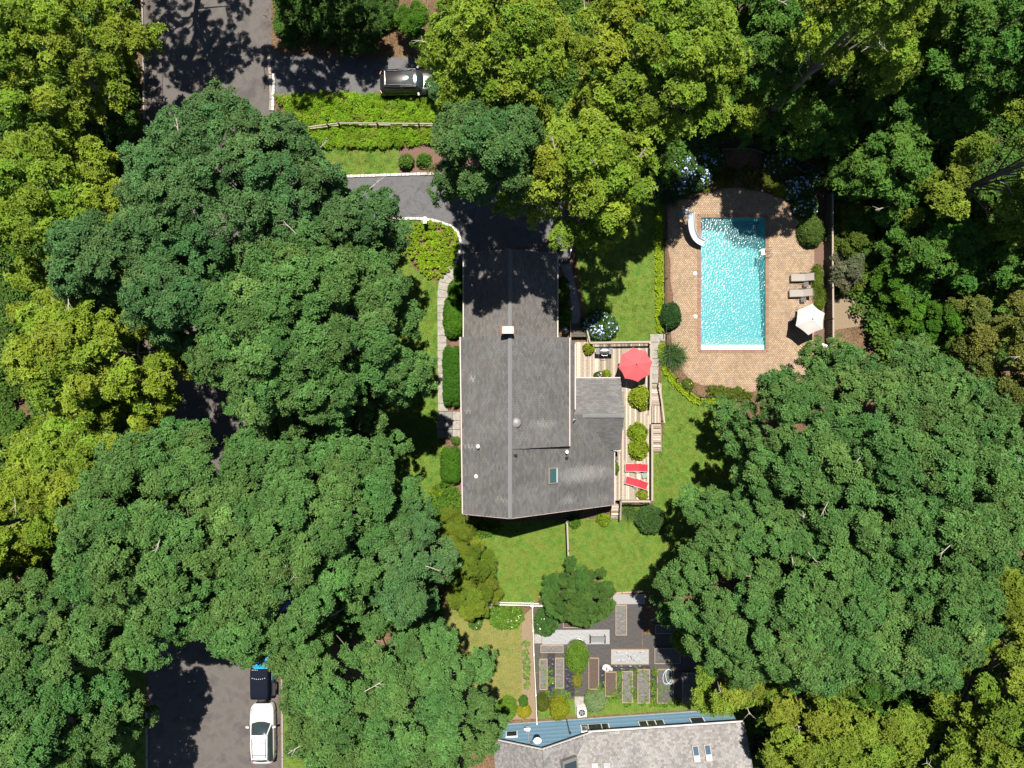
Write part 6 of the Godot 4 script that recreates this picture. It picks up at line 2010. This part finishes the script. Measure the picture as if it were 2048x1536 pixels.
	tree("woodland_bush", "bright vine-covered bush right of the clearing", "bush", wd, "V", [[1770, 575, 40, 50, 3.5, 0.7]], {"scale": 0.8})
	tree("woodland_bush", "bright vine-covered bush between clearing and great oak", "bush", wd, "V", [[1840, 650, 50, 40, 3.5, 0.7]], {"scale": 0.8})
	tree("woodland_bush", "bright green bush at the bottom edge right of the grey roof", "bush", wd, "V", [[1590, 1432, 42, 40, 4.5, 1.0]], {"scale": 0.9})
	tree("woodland_bush", "bright green bush at the bottom edge left of the corner tree", "bush", wd, "V", [[1755, 1395, 62, 36, 4.5, 1.0]], {"scale": 0.9, "c": Color(0.05, 0.13, 0.018)})
	tree("woodland_bush", "lime bush by the street in the upper left shade", "bush", wd, "V", [[262, 150, 22, 40, 3.0, 0.6]], {"scale": 0.8})

func grass_clump(label: String, px: Array, h: float, c: Color, n: int) -> void:
	var at := P(px[0], px[1])
	var g := thing("grass_clump", label, "grass clump", at, 0.0, "")
	var where := []
	var tint := []
	for i in n * 2:
		var t := rng.randf() * TAU
		var d := sqrt(rng.randf()) * 0.34 * h
		where.append(Transform3D(aligned(Vector3(cos(t) * d * 1.4 / h, 1.0, sin(t) * d * 1.4 / h).normalized(), rng.randf() * TAU, h * rr(0.8, 1.15)), Vector3(cos(t) * d, 0, sin(t) * d)))
		var k := rr(0.75, 1.25)
		tint.append(Color(c.r * k, c.g * k, c.b * k))
	copies(g, "blades", K.tall, M.leaf, where, tint)

func hosta(p: Array, r: float, label: String) -> void:
	var at := P(p[0], p[1])
	var h := thing("hosta", label, "plant", at, 0.0, "lime hostas in rows")
	var where := []
	var tint := []
	for i in 7:
		var t := TAU * i / 7.0 + rng.randf()
		var d := 0.0 if i == 0 else r * rr(0.5, 0.9)
		where.append(Transform3D(aligned(Vector3(cos(t) * d, 0.5, sin(t) * d).normalized(), rng.randf() * TAU, 0.9 * rr(0.8, 1.2)), Vector3(cos(t) * d, 0.2 - d * 0.3, sin(t) * d)))
		var k := rr(0.8, 1.2)
		tint.append(Color(0.20 * k, 0.29 * k, 0.014 * k))
	copies(h, "leaves", K.hosta, M.leaf, where, tint)

# ------------------------------------------------------------------ trees and plants

# tuft of leaves: rosettes spread over a low dome, each a whorl of folded leaves
func leaf_tuft(sd: int, rosettes: int, per: int, ll: float, lw: float, rad: float, dome: float, hue := 0.12) -> ArrayMesh:
	var r := RandomNumberGenerator.new()
	r.seed = sd
	var v := PackedVector3Array()
	var c := PackedColorArray()
	for i in rosettes:
		var a := r.randf() * TAU
		var d := sqrt(r.randf())
		var o := Vector3(cos(a) * d * rad, (1.0 - d * d) * dome + r.randf_range(-0.25, 0.12) * rad, sin(a) * d * rad)
		var ax := Vector3(cos(a) * d * 0.7 + r.randf_range(-0.35, 0.35), 1.0, sin(a) * d * 0.7 + r.randf_range(-0.35, 0.35)).normalized()
		var x := Vector3.FORWARD.cross(ax).normalized()
		var z := x.cross(ax)
		var tone := r.randf_range(0.6, 1.35)
		var t0 := r.randf() * TAU
		for k in per:
			var t := t0 + TAU * k / per + r.randf_range(-0.4, 0.4)
			var el := r.randf_range(-0.6, 0.85)
			var dir := ((x * cos(t) + z * sin(t)) * cos(el) + ax * sin(el)).normalized()
			var side := dir.cross(ax).normalized()
			var nor := side.cross(dir)
			var l := ll * r.randf_range(0.7, 1.2)
			var w := lw * r.randf_range(0.8, 1.2) * 0.5
			var b := o + dir * l * 0.08
			var m := o + dir * l * 0.55
			var e := o + dir * l + Vector3(0, -0.12 * l, 0)
			var tw := r.randf_range(-0.3, 0.3)
			var L := m + side * w + nor * w * (0.35 + tw)
			var R := m - side * w + nor * w * (0.35 - tw)
			for q in [b, L, e, b, e, R]:
				v.append(q)
			var g := tone * r.randf_range(0.72, 1.25)
			var cc := Color(g * (1.0 + r.randf_range(-hue, hue * 1.6)), g, g * (1.0 + r.randf_range(-hue, hue)))
			for q in 6:
				c.append(cc)
	var arr := []
	arr.resize(Mesh.ARRAY_MAX)
	arr[Mesh.ARRAY_VERTEX] = v
	arr[Mesh.ARRAY_COLOR] = c
	var am := ArrayMesh.new()
	am.add_surface_from_arrays(Mesh.PRIMITIVE_TRIANGLES, arr)
	return am

func blade_tuft(sd: int, n: int, h: float, w: float, rad: float, lean: float) -> ArrayMesh:
	var r := RandomNumberGenerator.new()
	r.seed = sd
	var v := PackedVector3Array()
	var c := PackedColorArray()
	for i in n:
		var a := r.randf() * TAU
		var d := sqrt(r.randf()) * rad
		var o := Vector3(cos(a) * d, 0, sin(a) * d)
		var t := r.randf() * TAU
		var side := Vector3(cos(t), 0, sin(t)) * w * 0.5
		var out := Vector3(cos(a), 0, sin(a)) * lean + Vector3(r.randf_range(-1, 1), 0, r.randf_range(-1, 1)) * lean * 0.6
		var hh := h * r.randf_range(0.6, 1.2)
		var m := o + out * hh * 0.4 + Vector3(0, hh * 0.65, 0)
		var e := o + out * hh + Vector3(0, hh * 0.8, 0)
		for q in [o - side, o + side, m + side, o - side, m + side, m - side, m - side, m + side, e]:
			v.append(q)
		var g := r.randf_range(0.75, 1.25)
		for q in 9:
			c.append(Color(g * r.randf_range(0.92, 1.12), g, g))
	var arr := []
	arr.resize(Mesh.ARRAY_MAX)
	arr[Mesh.ARRAY_VERTEX] = v
	arr[Mesh.ARRAY_COLOR] = c
	var am := ArrayMesh.new()
	am.add_surface_from_arrays(Mesh.PRIMITIVE_TRIANGLES, arr)
	return am

func flower_head(sd: int, n: int, rad: float, pet: float) -> ArrayMesh:
	var r := RandomNumberGenerator.new()
	r.seed = sd
	var v := PackedVector3Array()
	var c := PackedColorArray()
	for i in n:
		var d := Vector3(r.randfn(), absf(r.randfn()) * 0.9 + 0.1, r.randfn()).normalized()
		var o := d * rad
		var x := (Vector3.FORWARD if absf(d.z) < 0.8 else Vector3.RIGHT).cross(d).normalized()
		var z := x.cross(d)
		var t := r.randf() * TAU
		var p := (x * cos(t) + z * sin(t)) * pet
		var q := (z * cos(t) - x * sin(t)) * pet
		for e in [o - p, o + q, o + p, o - p, o + p, o - q]:
			v.append(e)
		var g := r.randf_range(0.8, 1.15)
		for e in 6:
			c.append(Color(g, g, g))
	var arr := []
	arr.resize(Mesh.ARRAY_MAX)
	arr[Mesh.ARRAY_VERTEX] = v
	arr[Mesh.ARRAY_COLOR] = c
	var am := ArrayMesh.new()
	am.add_surface_from_arrays(Mesh.PRIMITIVE_TRIANGLES, arr)
	return am

var kinds := {}

func make_kinds() -> void:
	var oak := leaf_tuft(101, 9, 6, 0.21, 0.095, 0.30, 0.12)
	var oak2 := leaf_tuft(102, 10, 6, 0.20, 0.09, 0.31, 0.15)
	var ash := leaf_tuft(103, 9, 7, 0.22, 0.085, 0.34, 0.12, 0.16)
	var fine := leaf_tuft(104, 14, 6, 0.10, 0.05, 0.22, 0.10)
	var tiny := leaf_tuft(105, 16, 5, 0.065, 0.036, 0.16, 0.06)
	var broad := leaf_tuft(106, 4, 6, 0.24, 0.14, 0.20, 0.10)
	var needle := leaf_tuft(107, 16, 7, 0.13, 0.028, 0.2, 0.12)
	# mesh, base colour, tuft scale, lobe spacing, density
	kinds.G = {"mesh": oak2, "c": Color(0.076, 0.172, 0.044), "ms": 1.0, "lobe": 0.92, "dens": 42.0, "mat": M.leaf}
	kinds.B = {"mesh": oak2, "c": Color(0.068, 0.156, 0.050), "ms": 1.0, "lobe": 0.92, "dens": 42.0, "mat": M.leaf}
	kinds.Y = {"mesh": ash, "c": Color(0.148, 0.228, 0.022), "ms": 0.95, "lobe": 0.85, "dens": 27.0, "mat": M.gloss_leaf}
	kinds.O = {"mesh": ash, "c": Color(0.128, 0.195, 0.022), "ms": 0.95, "lobe": 0.9, "dens": 38.0, "mat": M.leaf}
	kinds.N = {"mesh": oak, "c": Color(0.122, 0.150, 0.030), "ms": 0.95, "lobe": 0.85, "dens": 38.0, "mat": M.leaf}
	kinds.D = {"mesh": ash, "c": Color(0.068, 0.165, 0.026), "ms": 0.9, "lobe": 0.8, "dens": 34.0, "mat": M.leaf}
	kinds.L = {"mesh": broad, "c": Color(0.085, 0.165, 0.012), "ms": 0.85, "lobe": 0.6, "dens": 34.0, "mat": M.leaf}
	kinds.V = {"mesh": oak, "c": Color(0.055, 0.155, 0.012), "ms": 0.85, "lobe": 0.7, "dens": 36.0, "mat": M.leaf}
	kinds.C = {"mesh": needle, "c": Color(0.110, 0.165, 0.016), "ms": 1.0, "lobe": 0.6, "dens": 46.0, "mat": M.leaf}
	K.fine = fine
	K.tiny = tiny
	K.broad = broad
	K.oak = oak
	K.grass = blade_tuft(201, 16, 0.07, 0.018, 0.12, 1.2)
	K.tall = blade_tuft(202, 26, 0.75, 0.022, 0.16, 0.7)
	K.hosta = leaf_tuft(204, 2, 9, 0.24, 0.12, 0.10, 0.05)
	K.fallen = leaf_tuft(205, 4, 2, 0.09, 0.06, 0.14, 0.0)
	K.head = flower_head(203, 30, 0.085, 0.034)

# a tree or a tall bush: domes of [ground x px, ground y px, radius x px, radius y px, top m, edge m]
func tree(n: String, label: String, category: String, group: String, kind: String, domes: Array, opt := {}) -> Node3D:
	var kd: Dictionary = kinds[kind]
	var base := Vector3.ZERO
	var wsum := 0.0
	for d in domes:
		var w: float = d[2] * d[3]
		var g := G(d[0], d[1])
		base += Vector3(g.x, 0, g.y) * w
		wsum += w
	base /= wsum
	var heart := base
	if opt.has("base"):
		var gb := G(opt.base[0], opt.base[1])
		base = Vector3(gb.x, 0, gb.y)
	var root := thing(n, label, category, base, 0.0, group)
	var lobes := []
	var ls: float = kd.lobe * opt.get("scale", 1.0)
	var step := 1.46 * ls
	var noise_amp: float = opt.get("rough", 1.3)
	for di in domes.size():
		var d: Array = domes[di]
		var g := G(d[0], d[1])
		var a: float = d[2] * S
		var b: float = d[3] * S
		var nx := int(ceil(a / step)) + 1
		var nzn := int(ceil(b / (step * 0.866))) + 1
		for iz in range(-nzn, nzn + 1):
			for ix in range(-nx, nx + 1):
				var x := (ix + (0.5 if iz % 2 != 0 else 0.0)) * step + rr(-0.36, 0.36) * step
				var z := iz * step * 0.866 + rr(-0.36, 0.36) * step
				var ang := atan2(z, x)
				var wob := 1.0 + 0.12 * nz.get_noise_3d(cos(ang) * 9.0 + d[0], sin(ang) * 9.0, d[1])
				var q := sqrt((x / a) * (x / a) + (z / b) * (z / b)) / wob
				if q > 1.0:
					continue
				var px := g.x + x
				var pz := g.y + z
				var h: float = d[5] + (d[4] - d[5]) * pow(1.0 - q * q, 0.55)
				var low := nz.get_noise_2d(px * 1.7, pz * 1.7)
				h += low * noise_amp * 1.5 * ls + rr(-0.6, 0.45) * ls
				if rng.randf() < opt.get("gap", 0.03) or low < -0.45 and rng.randf() < 0.3:
					continue
				var hidden := false
				for dj in domes.size():
					if dj == di:
						continue
					var e: Array = domes[dj]
					var g2 := G(e[0], e[1])
					var q2 := sqrt(pow((px - g2.x) / (e[2] * S), 2.0) + pow((pz - g2.y) / (e[3] * S), 2.0))
					if q2 < 1.0:
						var h2: float = e[5] + (e[4] - e[5]) * pow(1.0 - q2 * q2, 0.55)
						if h2 > h + 1.0 * ls:
							hidden = true
				if hidden:
					continue
				lobes.append([Vector3(px, h, pz), rr(0.62, 1.18) * ls, 1.0])
				if d[4] > 5.0 and rng.randf() < 0.55:
					lobes.append([Vector3(px + rr(-0.8, 0.8) * ls, h - rr(1.6, 2.8) * ls, pz + rr(-0.8, 0.8) * ls), rr(0.8, 1.15) * ls, 0.62])
	var where := []
	var tint := []
	var col: Color = opt.get("c", kd.c)
	var ms: float = kd.ms * opt.get("ms", 1.0)
	var limbs := begin()
	var twigs := begin()
	var n_twig := 0
	var top := 0.0
	for d in domes:
		top = maxf(top, d[4])
	var edge: float = domes[0][5]
	for lb in lobes:
		var c: Vector3 = lb[0]
		var R: float = lb[1]
		var lt := rr(0.86, 1.14) * (1.0 + 0.25 * nz2.get_noise_2d(c.x * 0.4, c.z * 0.4))
		var warm := 1.0 + rr(-0.1, 0.16) + 0.2 * nz.get_noise_2d(c.x * 0.6 + 40.0, c.z * 0.6)
		if rng.randf() < opt.get("yellow", 0.01):
			warm *= 1.12
			lt *= 1.3
		var cnt := int(kd.dens * R * R / (ls * ls) * opt.get("dens", 1.0) * lb[2])
		for k in cnt:
			var ny := rr(-0.15, 1.0)
			var t := rng.randf() * TAU
			var rad := sqrt(maxf(0.0, 1.0 - ny * ny))
			var nor := Vector3(cos(t) * rad, ny, sin(t) * rad)
			var f := rr(0.62, 1.06) if rng.randf() < 0.92 else rr(1.0, 1.35)
			var p := c + Vector3(nor.x, nor.y * 0.95, nor.z) * R * f
			if p.y < 0.08:
				continue
			var up := (nor + Vector3(rr(-0.3, 0.3), 0.55, rr(-0.3, 0.3))).normalized()
			where.append(Transform3D(aligned(up, rng.randf() * TAU, ms * ls / kd.lobe * rr(0.8, 1.2)), p - base))
			var g := lt * rr(0.85, 1.15)
			tint.append(Color(col.r * g * warm, col.g * g, col.b * g))
		if rng.randf() < 0.4 and c.y > 1.2 and lb[2] > 0.9:
			var s := Vector3(heart.x, clampf(edge * 0.75 + (c.y - edge) * 0.45, 0.5, top) * rr(0.75, 1.0), heart.z)
			var mid := s.lerp(c, 0.55) + Vector3(rr(-0.4, 0.4), rr(-0.9, 0.1), rr(-0.4, 0.4)) * ls
			var r0 := clampf(0.009 * (c - s).length() + 0.02, 0.015, 0.085) * ls
			tube(limbs, s - base, mid - base, r0, r0 * 0.65, 5)
			tube(limbs, mid - base, c + Vector3(0, R * 0.35, 0) - base, r0 * 0.65, r0 * 0.25, 5)
		if rng.randf() < opt.get("twigs", 0.06) and c.y > 4.0:
			var dirt := Vector3(rr(-1, 1), rr(0.0, 0.35), rr(-1, 1)).normalized()
			var o := c + Vector3(dirt.x * R * 0.7, R * rr(0.35, 0.7), dirt.z * R * 0.7)
			var e := o + dirt * rr(0.6, 1.3)
			tube(twigs, o - base, e - base, 0.035, 0.02, 4)
			for j in 3:
				var m := o.lerp(e, rr(0.4, 0.95))
				tube(twigs, m - base, m - base + (dirt + Vector3(rr(-1, 1), rr(-0.2, 0.5), rr(-1, 1))).normalized() * rr(0.25, 0.6), 0.02, 0.008, 4)
			n_twig += 1
	var tk := begin()
	var tr: float = clampf(top * 0.015, 0.03, 0.26)
	tk.set_smooth_group(0)
	var p0 := Vector3(0, -0.1, 0)
	var pts := [p0, Vector3(rr(-0.1, 0.1), top * 0.25, rr(-0.1, 0.1)), (heart - base) * 0.55 + Vector3(rr(-0.3, 0.3), top * 0.5, rr(-0.3, 0.3)), (heart - base) + Vector3(0, top * 0.78, 0)]
	var rad := [tr * 1.25, tr, tr * 0.75, tr * 0.3]
	for i in 3:
		tube(tk, pts[i], pts[i + 1], rad[i], rad[i + 1], 9)
	part(root, opt.get("stem", "trunk"), smoothed(tk), M.bark)
	var lm := part(root, "limbs", smoothed(limbs), M.bark)
	lm.set_meta("kind", "stuff")
	if n_twig > 0:
		var tm := part(root, "bare_twigs", smoothed(twigs), M.twig)
		tm.set_meta("kind", "stuff")
	copies(root, "crown", kd.mesh, kd.mat, where, tint)
	return root

func build_trees() -> void:
	var left := "tall trees by the road"
	tree("oak_tree", "blue-green oak reaching over the road and the driveway's mouth at upper left", "tree", left, "B", [[582, 482, 158, 166, 17.0, 9.0], [690, 462, 62, 56, 14.5, 9.0]])
	tree("oak_tree", "small blue-green oak rounding off above the lawn beside the driveway curve", "tree", left, "B", [[780, 500, 55, 52, 14.0, 8.5]])
	tree("oak_tree", "blue-green oak farthest left, wedged between two olive-coloured trees", "tree", left, "B", [[415, 575, 105, 82, 16.0, 9.5], [515, 640, 88, 70, 16.5, 9.5]], {"base": [268, 590]})
	tree("oak_tree", "large green oak leaning over the front lawn and walk, west of the house", "tree", left, "G", [[702, 690, 168, 158, 18.5, 9.5], [822, 748, 70, 50, 14.0, 9.0]])
	tree("oak_tree", "broad green oak with bare grey twigs, south of the gap of dark shade", "tree", left, "G", [[490, 1000, 175, 165, 17.5, 9.0], [420, 1130, 90, 90, 15.0, 8.5]], {"base": [600, 1020]})
	tree("oak_tree", "broad green oak between the bare-twigged oak and the front lawn's end", "tree", left, "G", [[705, 985, 150, 160, 18.0, 9.0], [640, 1120, 110, 80, 16.0, 8.5]])
	tree("oak_tree", "round blue-green oak close to the olive cypress by the back lawn", "tree", left, "B", [[868, 1058, 58, 78, 15.5, 9.0]])
	tree("oak_tree", "green oak spreading beside the dry lawn at the bottom", "tree", left, "G", [[830, 1300, 168, 135, 16.0, 8.5], [760, 1210, 110, 70, 16.0, 8.5], [755, 1430, 105, 90, 15.0, 8.0]])
	tree("oak_tree", "green oak at the bottom left corner across the road", "tree", left, "G", [[250, 1260, 165, 165, 16.0, 8.5], [240, 1420, 150, 90, 15.0, 8.0], [120, 1290, 90, 120, 14.0, 7.0]], {"base": [215, 1365]})
	var ol := "olive-green broadleaf trees"
	tree("maple_tree", "olive-green tree in the top left corner beside the road", "tree", ol, "Y", [[262, 225, 140, 140, 15.0, 7.5]], {"gap": 0.06})
	tree("maple_tree", "olive-green tree left of the road, below the corner tree", "tree", ol, "Y", [[248, 470, 135, 130, 14.0, 7.0]], {"gap": 0.06})
	tree("maple_tree", "yellow-olive tree with pale limbs at the left edge, upper of two", "tree", ol, "Y", [[340, 715, 140, 125, 14.5, 7.0]], {"yellow": 0.04, "base": [258, 730]})
	tree("maple_tree", "yellow-olive tree above the utility pole, lower of two at the left edge", "tree", ol, "Y", [[320, 915, 135, 110, 13.0, 6.5], [130, 1005, 140, 85, 11.5, 5.0]], {"yellow": 0.03, "base": [240, 930]})
	tree("maple_tree", "olive-green tree rising behind the black car at the top", "tree", ol, "Y", [[1003, 262, 105, 120, 18.0, 10.5]])
	tree("maple_tree", "olive-green tree at the top between the black car and the pool", "tree", ol, "Y", [[1243, 268, 132, 128, 18.0, 10.5]])
	tree("maple_tree", "olive-green tree overhanging the garage's corner and the east lawn", "tree", ol, "Y", [[1130, 452, 112, 86, 17.0, 10.5]], {"gap": 0.12, "base": [1172, 430]})
	tree("ash_tree", "cool green tree leaning over the dark driveway in front of the garage", "tree", "", "B", [[984, 440, 74, 66, 19.5, 14.0], [948, 398, 30, 36, 17.0, 13.0]], {"c": Color(0.07, 0.15, 0.042), "scale": 0.95, "gap": 0.12, "base": [975, 318]})
	tree("maple_tree", "tall olive-green tree standing north of the pool", "tree", ol, "Y", [[1530, 240, 92, 80, 21.0, 11.5], [1490, 272, 62, 60, 14.0, 4.0]], {"gap": 0.02})
	var big := "great oaks east of the lawn"
	tree("great_oak", "great dense green oak filling the right half, below the white parasol", "tree", big, "G", [[1634, 932, 238, 226, 17.0, 6.5], [1452, 875, 62, 62, 8.5, 4.0]], {"gap": 0.03, "rough": 1.1})
	tree("great_oak", "great dense green oak filling the right half, next to the vegetable garden", "tree", big, "G", [[1480, 1105, 212, 160, 16.0, 6.0], [1655, 1125, 140, 130, 15.5, 8.0]], {"gap": 0.03, "rough": 1.1})
	var rt := "trees of the wood on the right"
	tree("maple_tree", "olive tree over the vegetable garden's right end", "tree", rt, "O", [[1392, 1265, 52, 72, 11.0, 3.5]])
	tree("maple_tree", "olive tree between the grey-roofed neighbour house and the great oak", "tree", rt, "O", [[1560, 1385, 120, 80, 11.5, 4.0], [1660, 1360, 60, 50, 11.0, 4.0]])
	tree("maple_tree", "large olive tree in the bottom right corner", "tree", rt, "O", [[1890, 1290, 110, 175, 13.0, 5.0], [1800, 1440, 60, 60, 9.0, 3.0]])
	tree("maple_tree", "brownish olive tree at the right edge beside the great oak", "tree", rt, "N", [[1900, 740, 75, 130, 12.5, 4.5]])
	tree("maple_tree", "olive tree at the right edge above the dark hollow", "tree", rt, "O", [[1865, 405, 82, 105, 17.0, 8.0], [1800, 440, 58, 70, 10.0, 2.5]])
	tree("locust_tree", "feathery dark green tree in the top right corner", "tree", rt, "D", [[1795, 205, 112, 125, 17.0, 7.5]], {"gap": 0.05, "scale": 1.1})
	tree("locust_tree", "shaded green tree just left of the tall olive tree by the pool", "tree", rt, "D", [[1450, 200, 80, 85, 12.0, 3.5], [1400, 120, 90, 70, 14.0, 6.0]], {"gap": 0.04})
	tree("locust_tree", "shaded green tree behind the black mesh fence", "tree", rt, "D", [[1590, 285, 80, 42, 6.5, 1.5]], {"gap": 0.04})
	tree("locust_tree", "bluish young tree in the hollow right of the pool fence", "tree", rt, "D", [[1705, 385, 62, 80, 8.5, 2.0]], {"gap": 0.04})
	tree("locust_tree", "dark young tree deep in the hollow at the right", "tree", rt, "D", [[1815, 520, 95, 80, 6.5, 1.5]], {"gap": 0.06})
	tree("locust_tree", "dark understory tree at the far right of the hollow", "tree", rt, "D", [[1950, 560, 70, 95, 8.0, 2.0]], {"gap": 0.06})
	tree("locust_tree", "mid-green tree between the tall olive tree and the top right corner", "tree", rt, "O", [[1650, 180, 80, 90, 15.0, 6.0]], {"gap": 0.04, "c": Color(0.095, 0.165, 0.022)})
	tree("locust_tree", "mid-green low tree under the top right corner tree", "tree", rt, "D", [[1735, 290, 75, 65, 9.5, 2.5]], {"gap": 0.04})
	tree("yellow_tree", "small yellow-green tree poking out between oak and front lawn", "tree", "", "Y", [[790, 540, 32, 26, 7.5, 4.0]], {"scale": 0.7, "c": Color(0.11, 0.15, 0.015)})
	tree("cypress_tree", "olive-green cypress with layered sprays beside the back lawn", "tree", "", "C", [[942, 1100, 40, 48, 5.2, 1.0], [950, 1160, 42, 50, 5.5, 1.0], [916, 1050, 26, 34, 3.5, 0.6]], {"rough": 1.5})
	tree("plum_tree", "dense dark green garden tree at the end of the timber fence", "tree", "", "V", [[1158, 1175, 62, 52, 4.4, 1.2], [1112, 1180, 32, 40, 3.2, 0.8], [1150, 1130, 22, 22, 3.0, 0.8]], {"c": Color(0.05, 0.12, 0.022), "scale": 0.6, "gap": 0.0})
	# trees just north of the frame, known by the shade they throw on the road and the driveway
	var out := "trees north of the frame"
	tree("oak_tree", "tree beyond the left edge, shading the ground by the utility pole", "tree", out, "G", [[70, 1110, 110, 90, 13.0, 6.0]], {"gap": 0.1, "dens": 0.6})
	tree("oak_tree", "tree beyond the top edge, shading the road", "tree", out, "G", [[395, -35, 105, 105, 16.0, 9.0]], {"gap": 0.2, "dens": 0.45})
	tree("oak_tree", "tree beyond the top edge, shading the upper driveway", "tree", out, "G", [[640, 5, 120, 75, 16.5, 10.0]], {"gap": 0.2, "dens": 0.45})
	tree("oak_tree", "tree beyond the top edge, shading the wood on the right", "tree", out, "G", [[1770, 40, 170, 100, 22.0, 13.0]], {"gap": 0.2, "dens": 0.45})
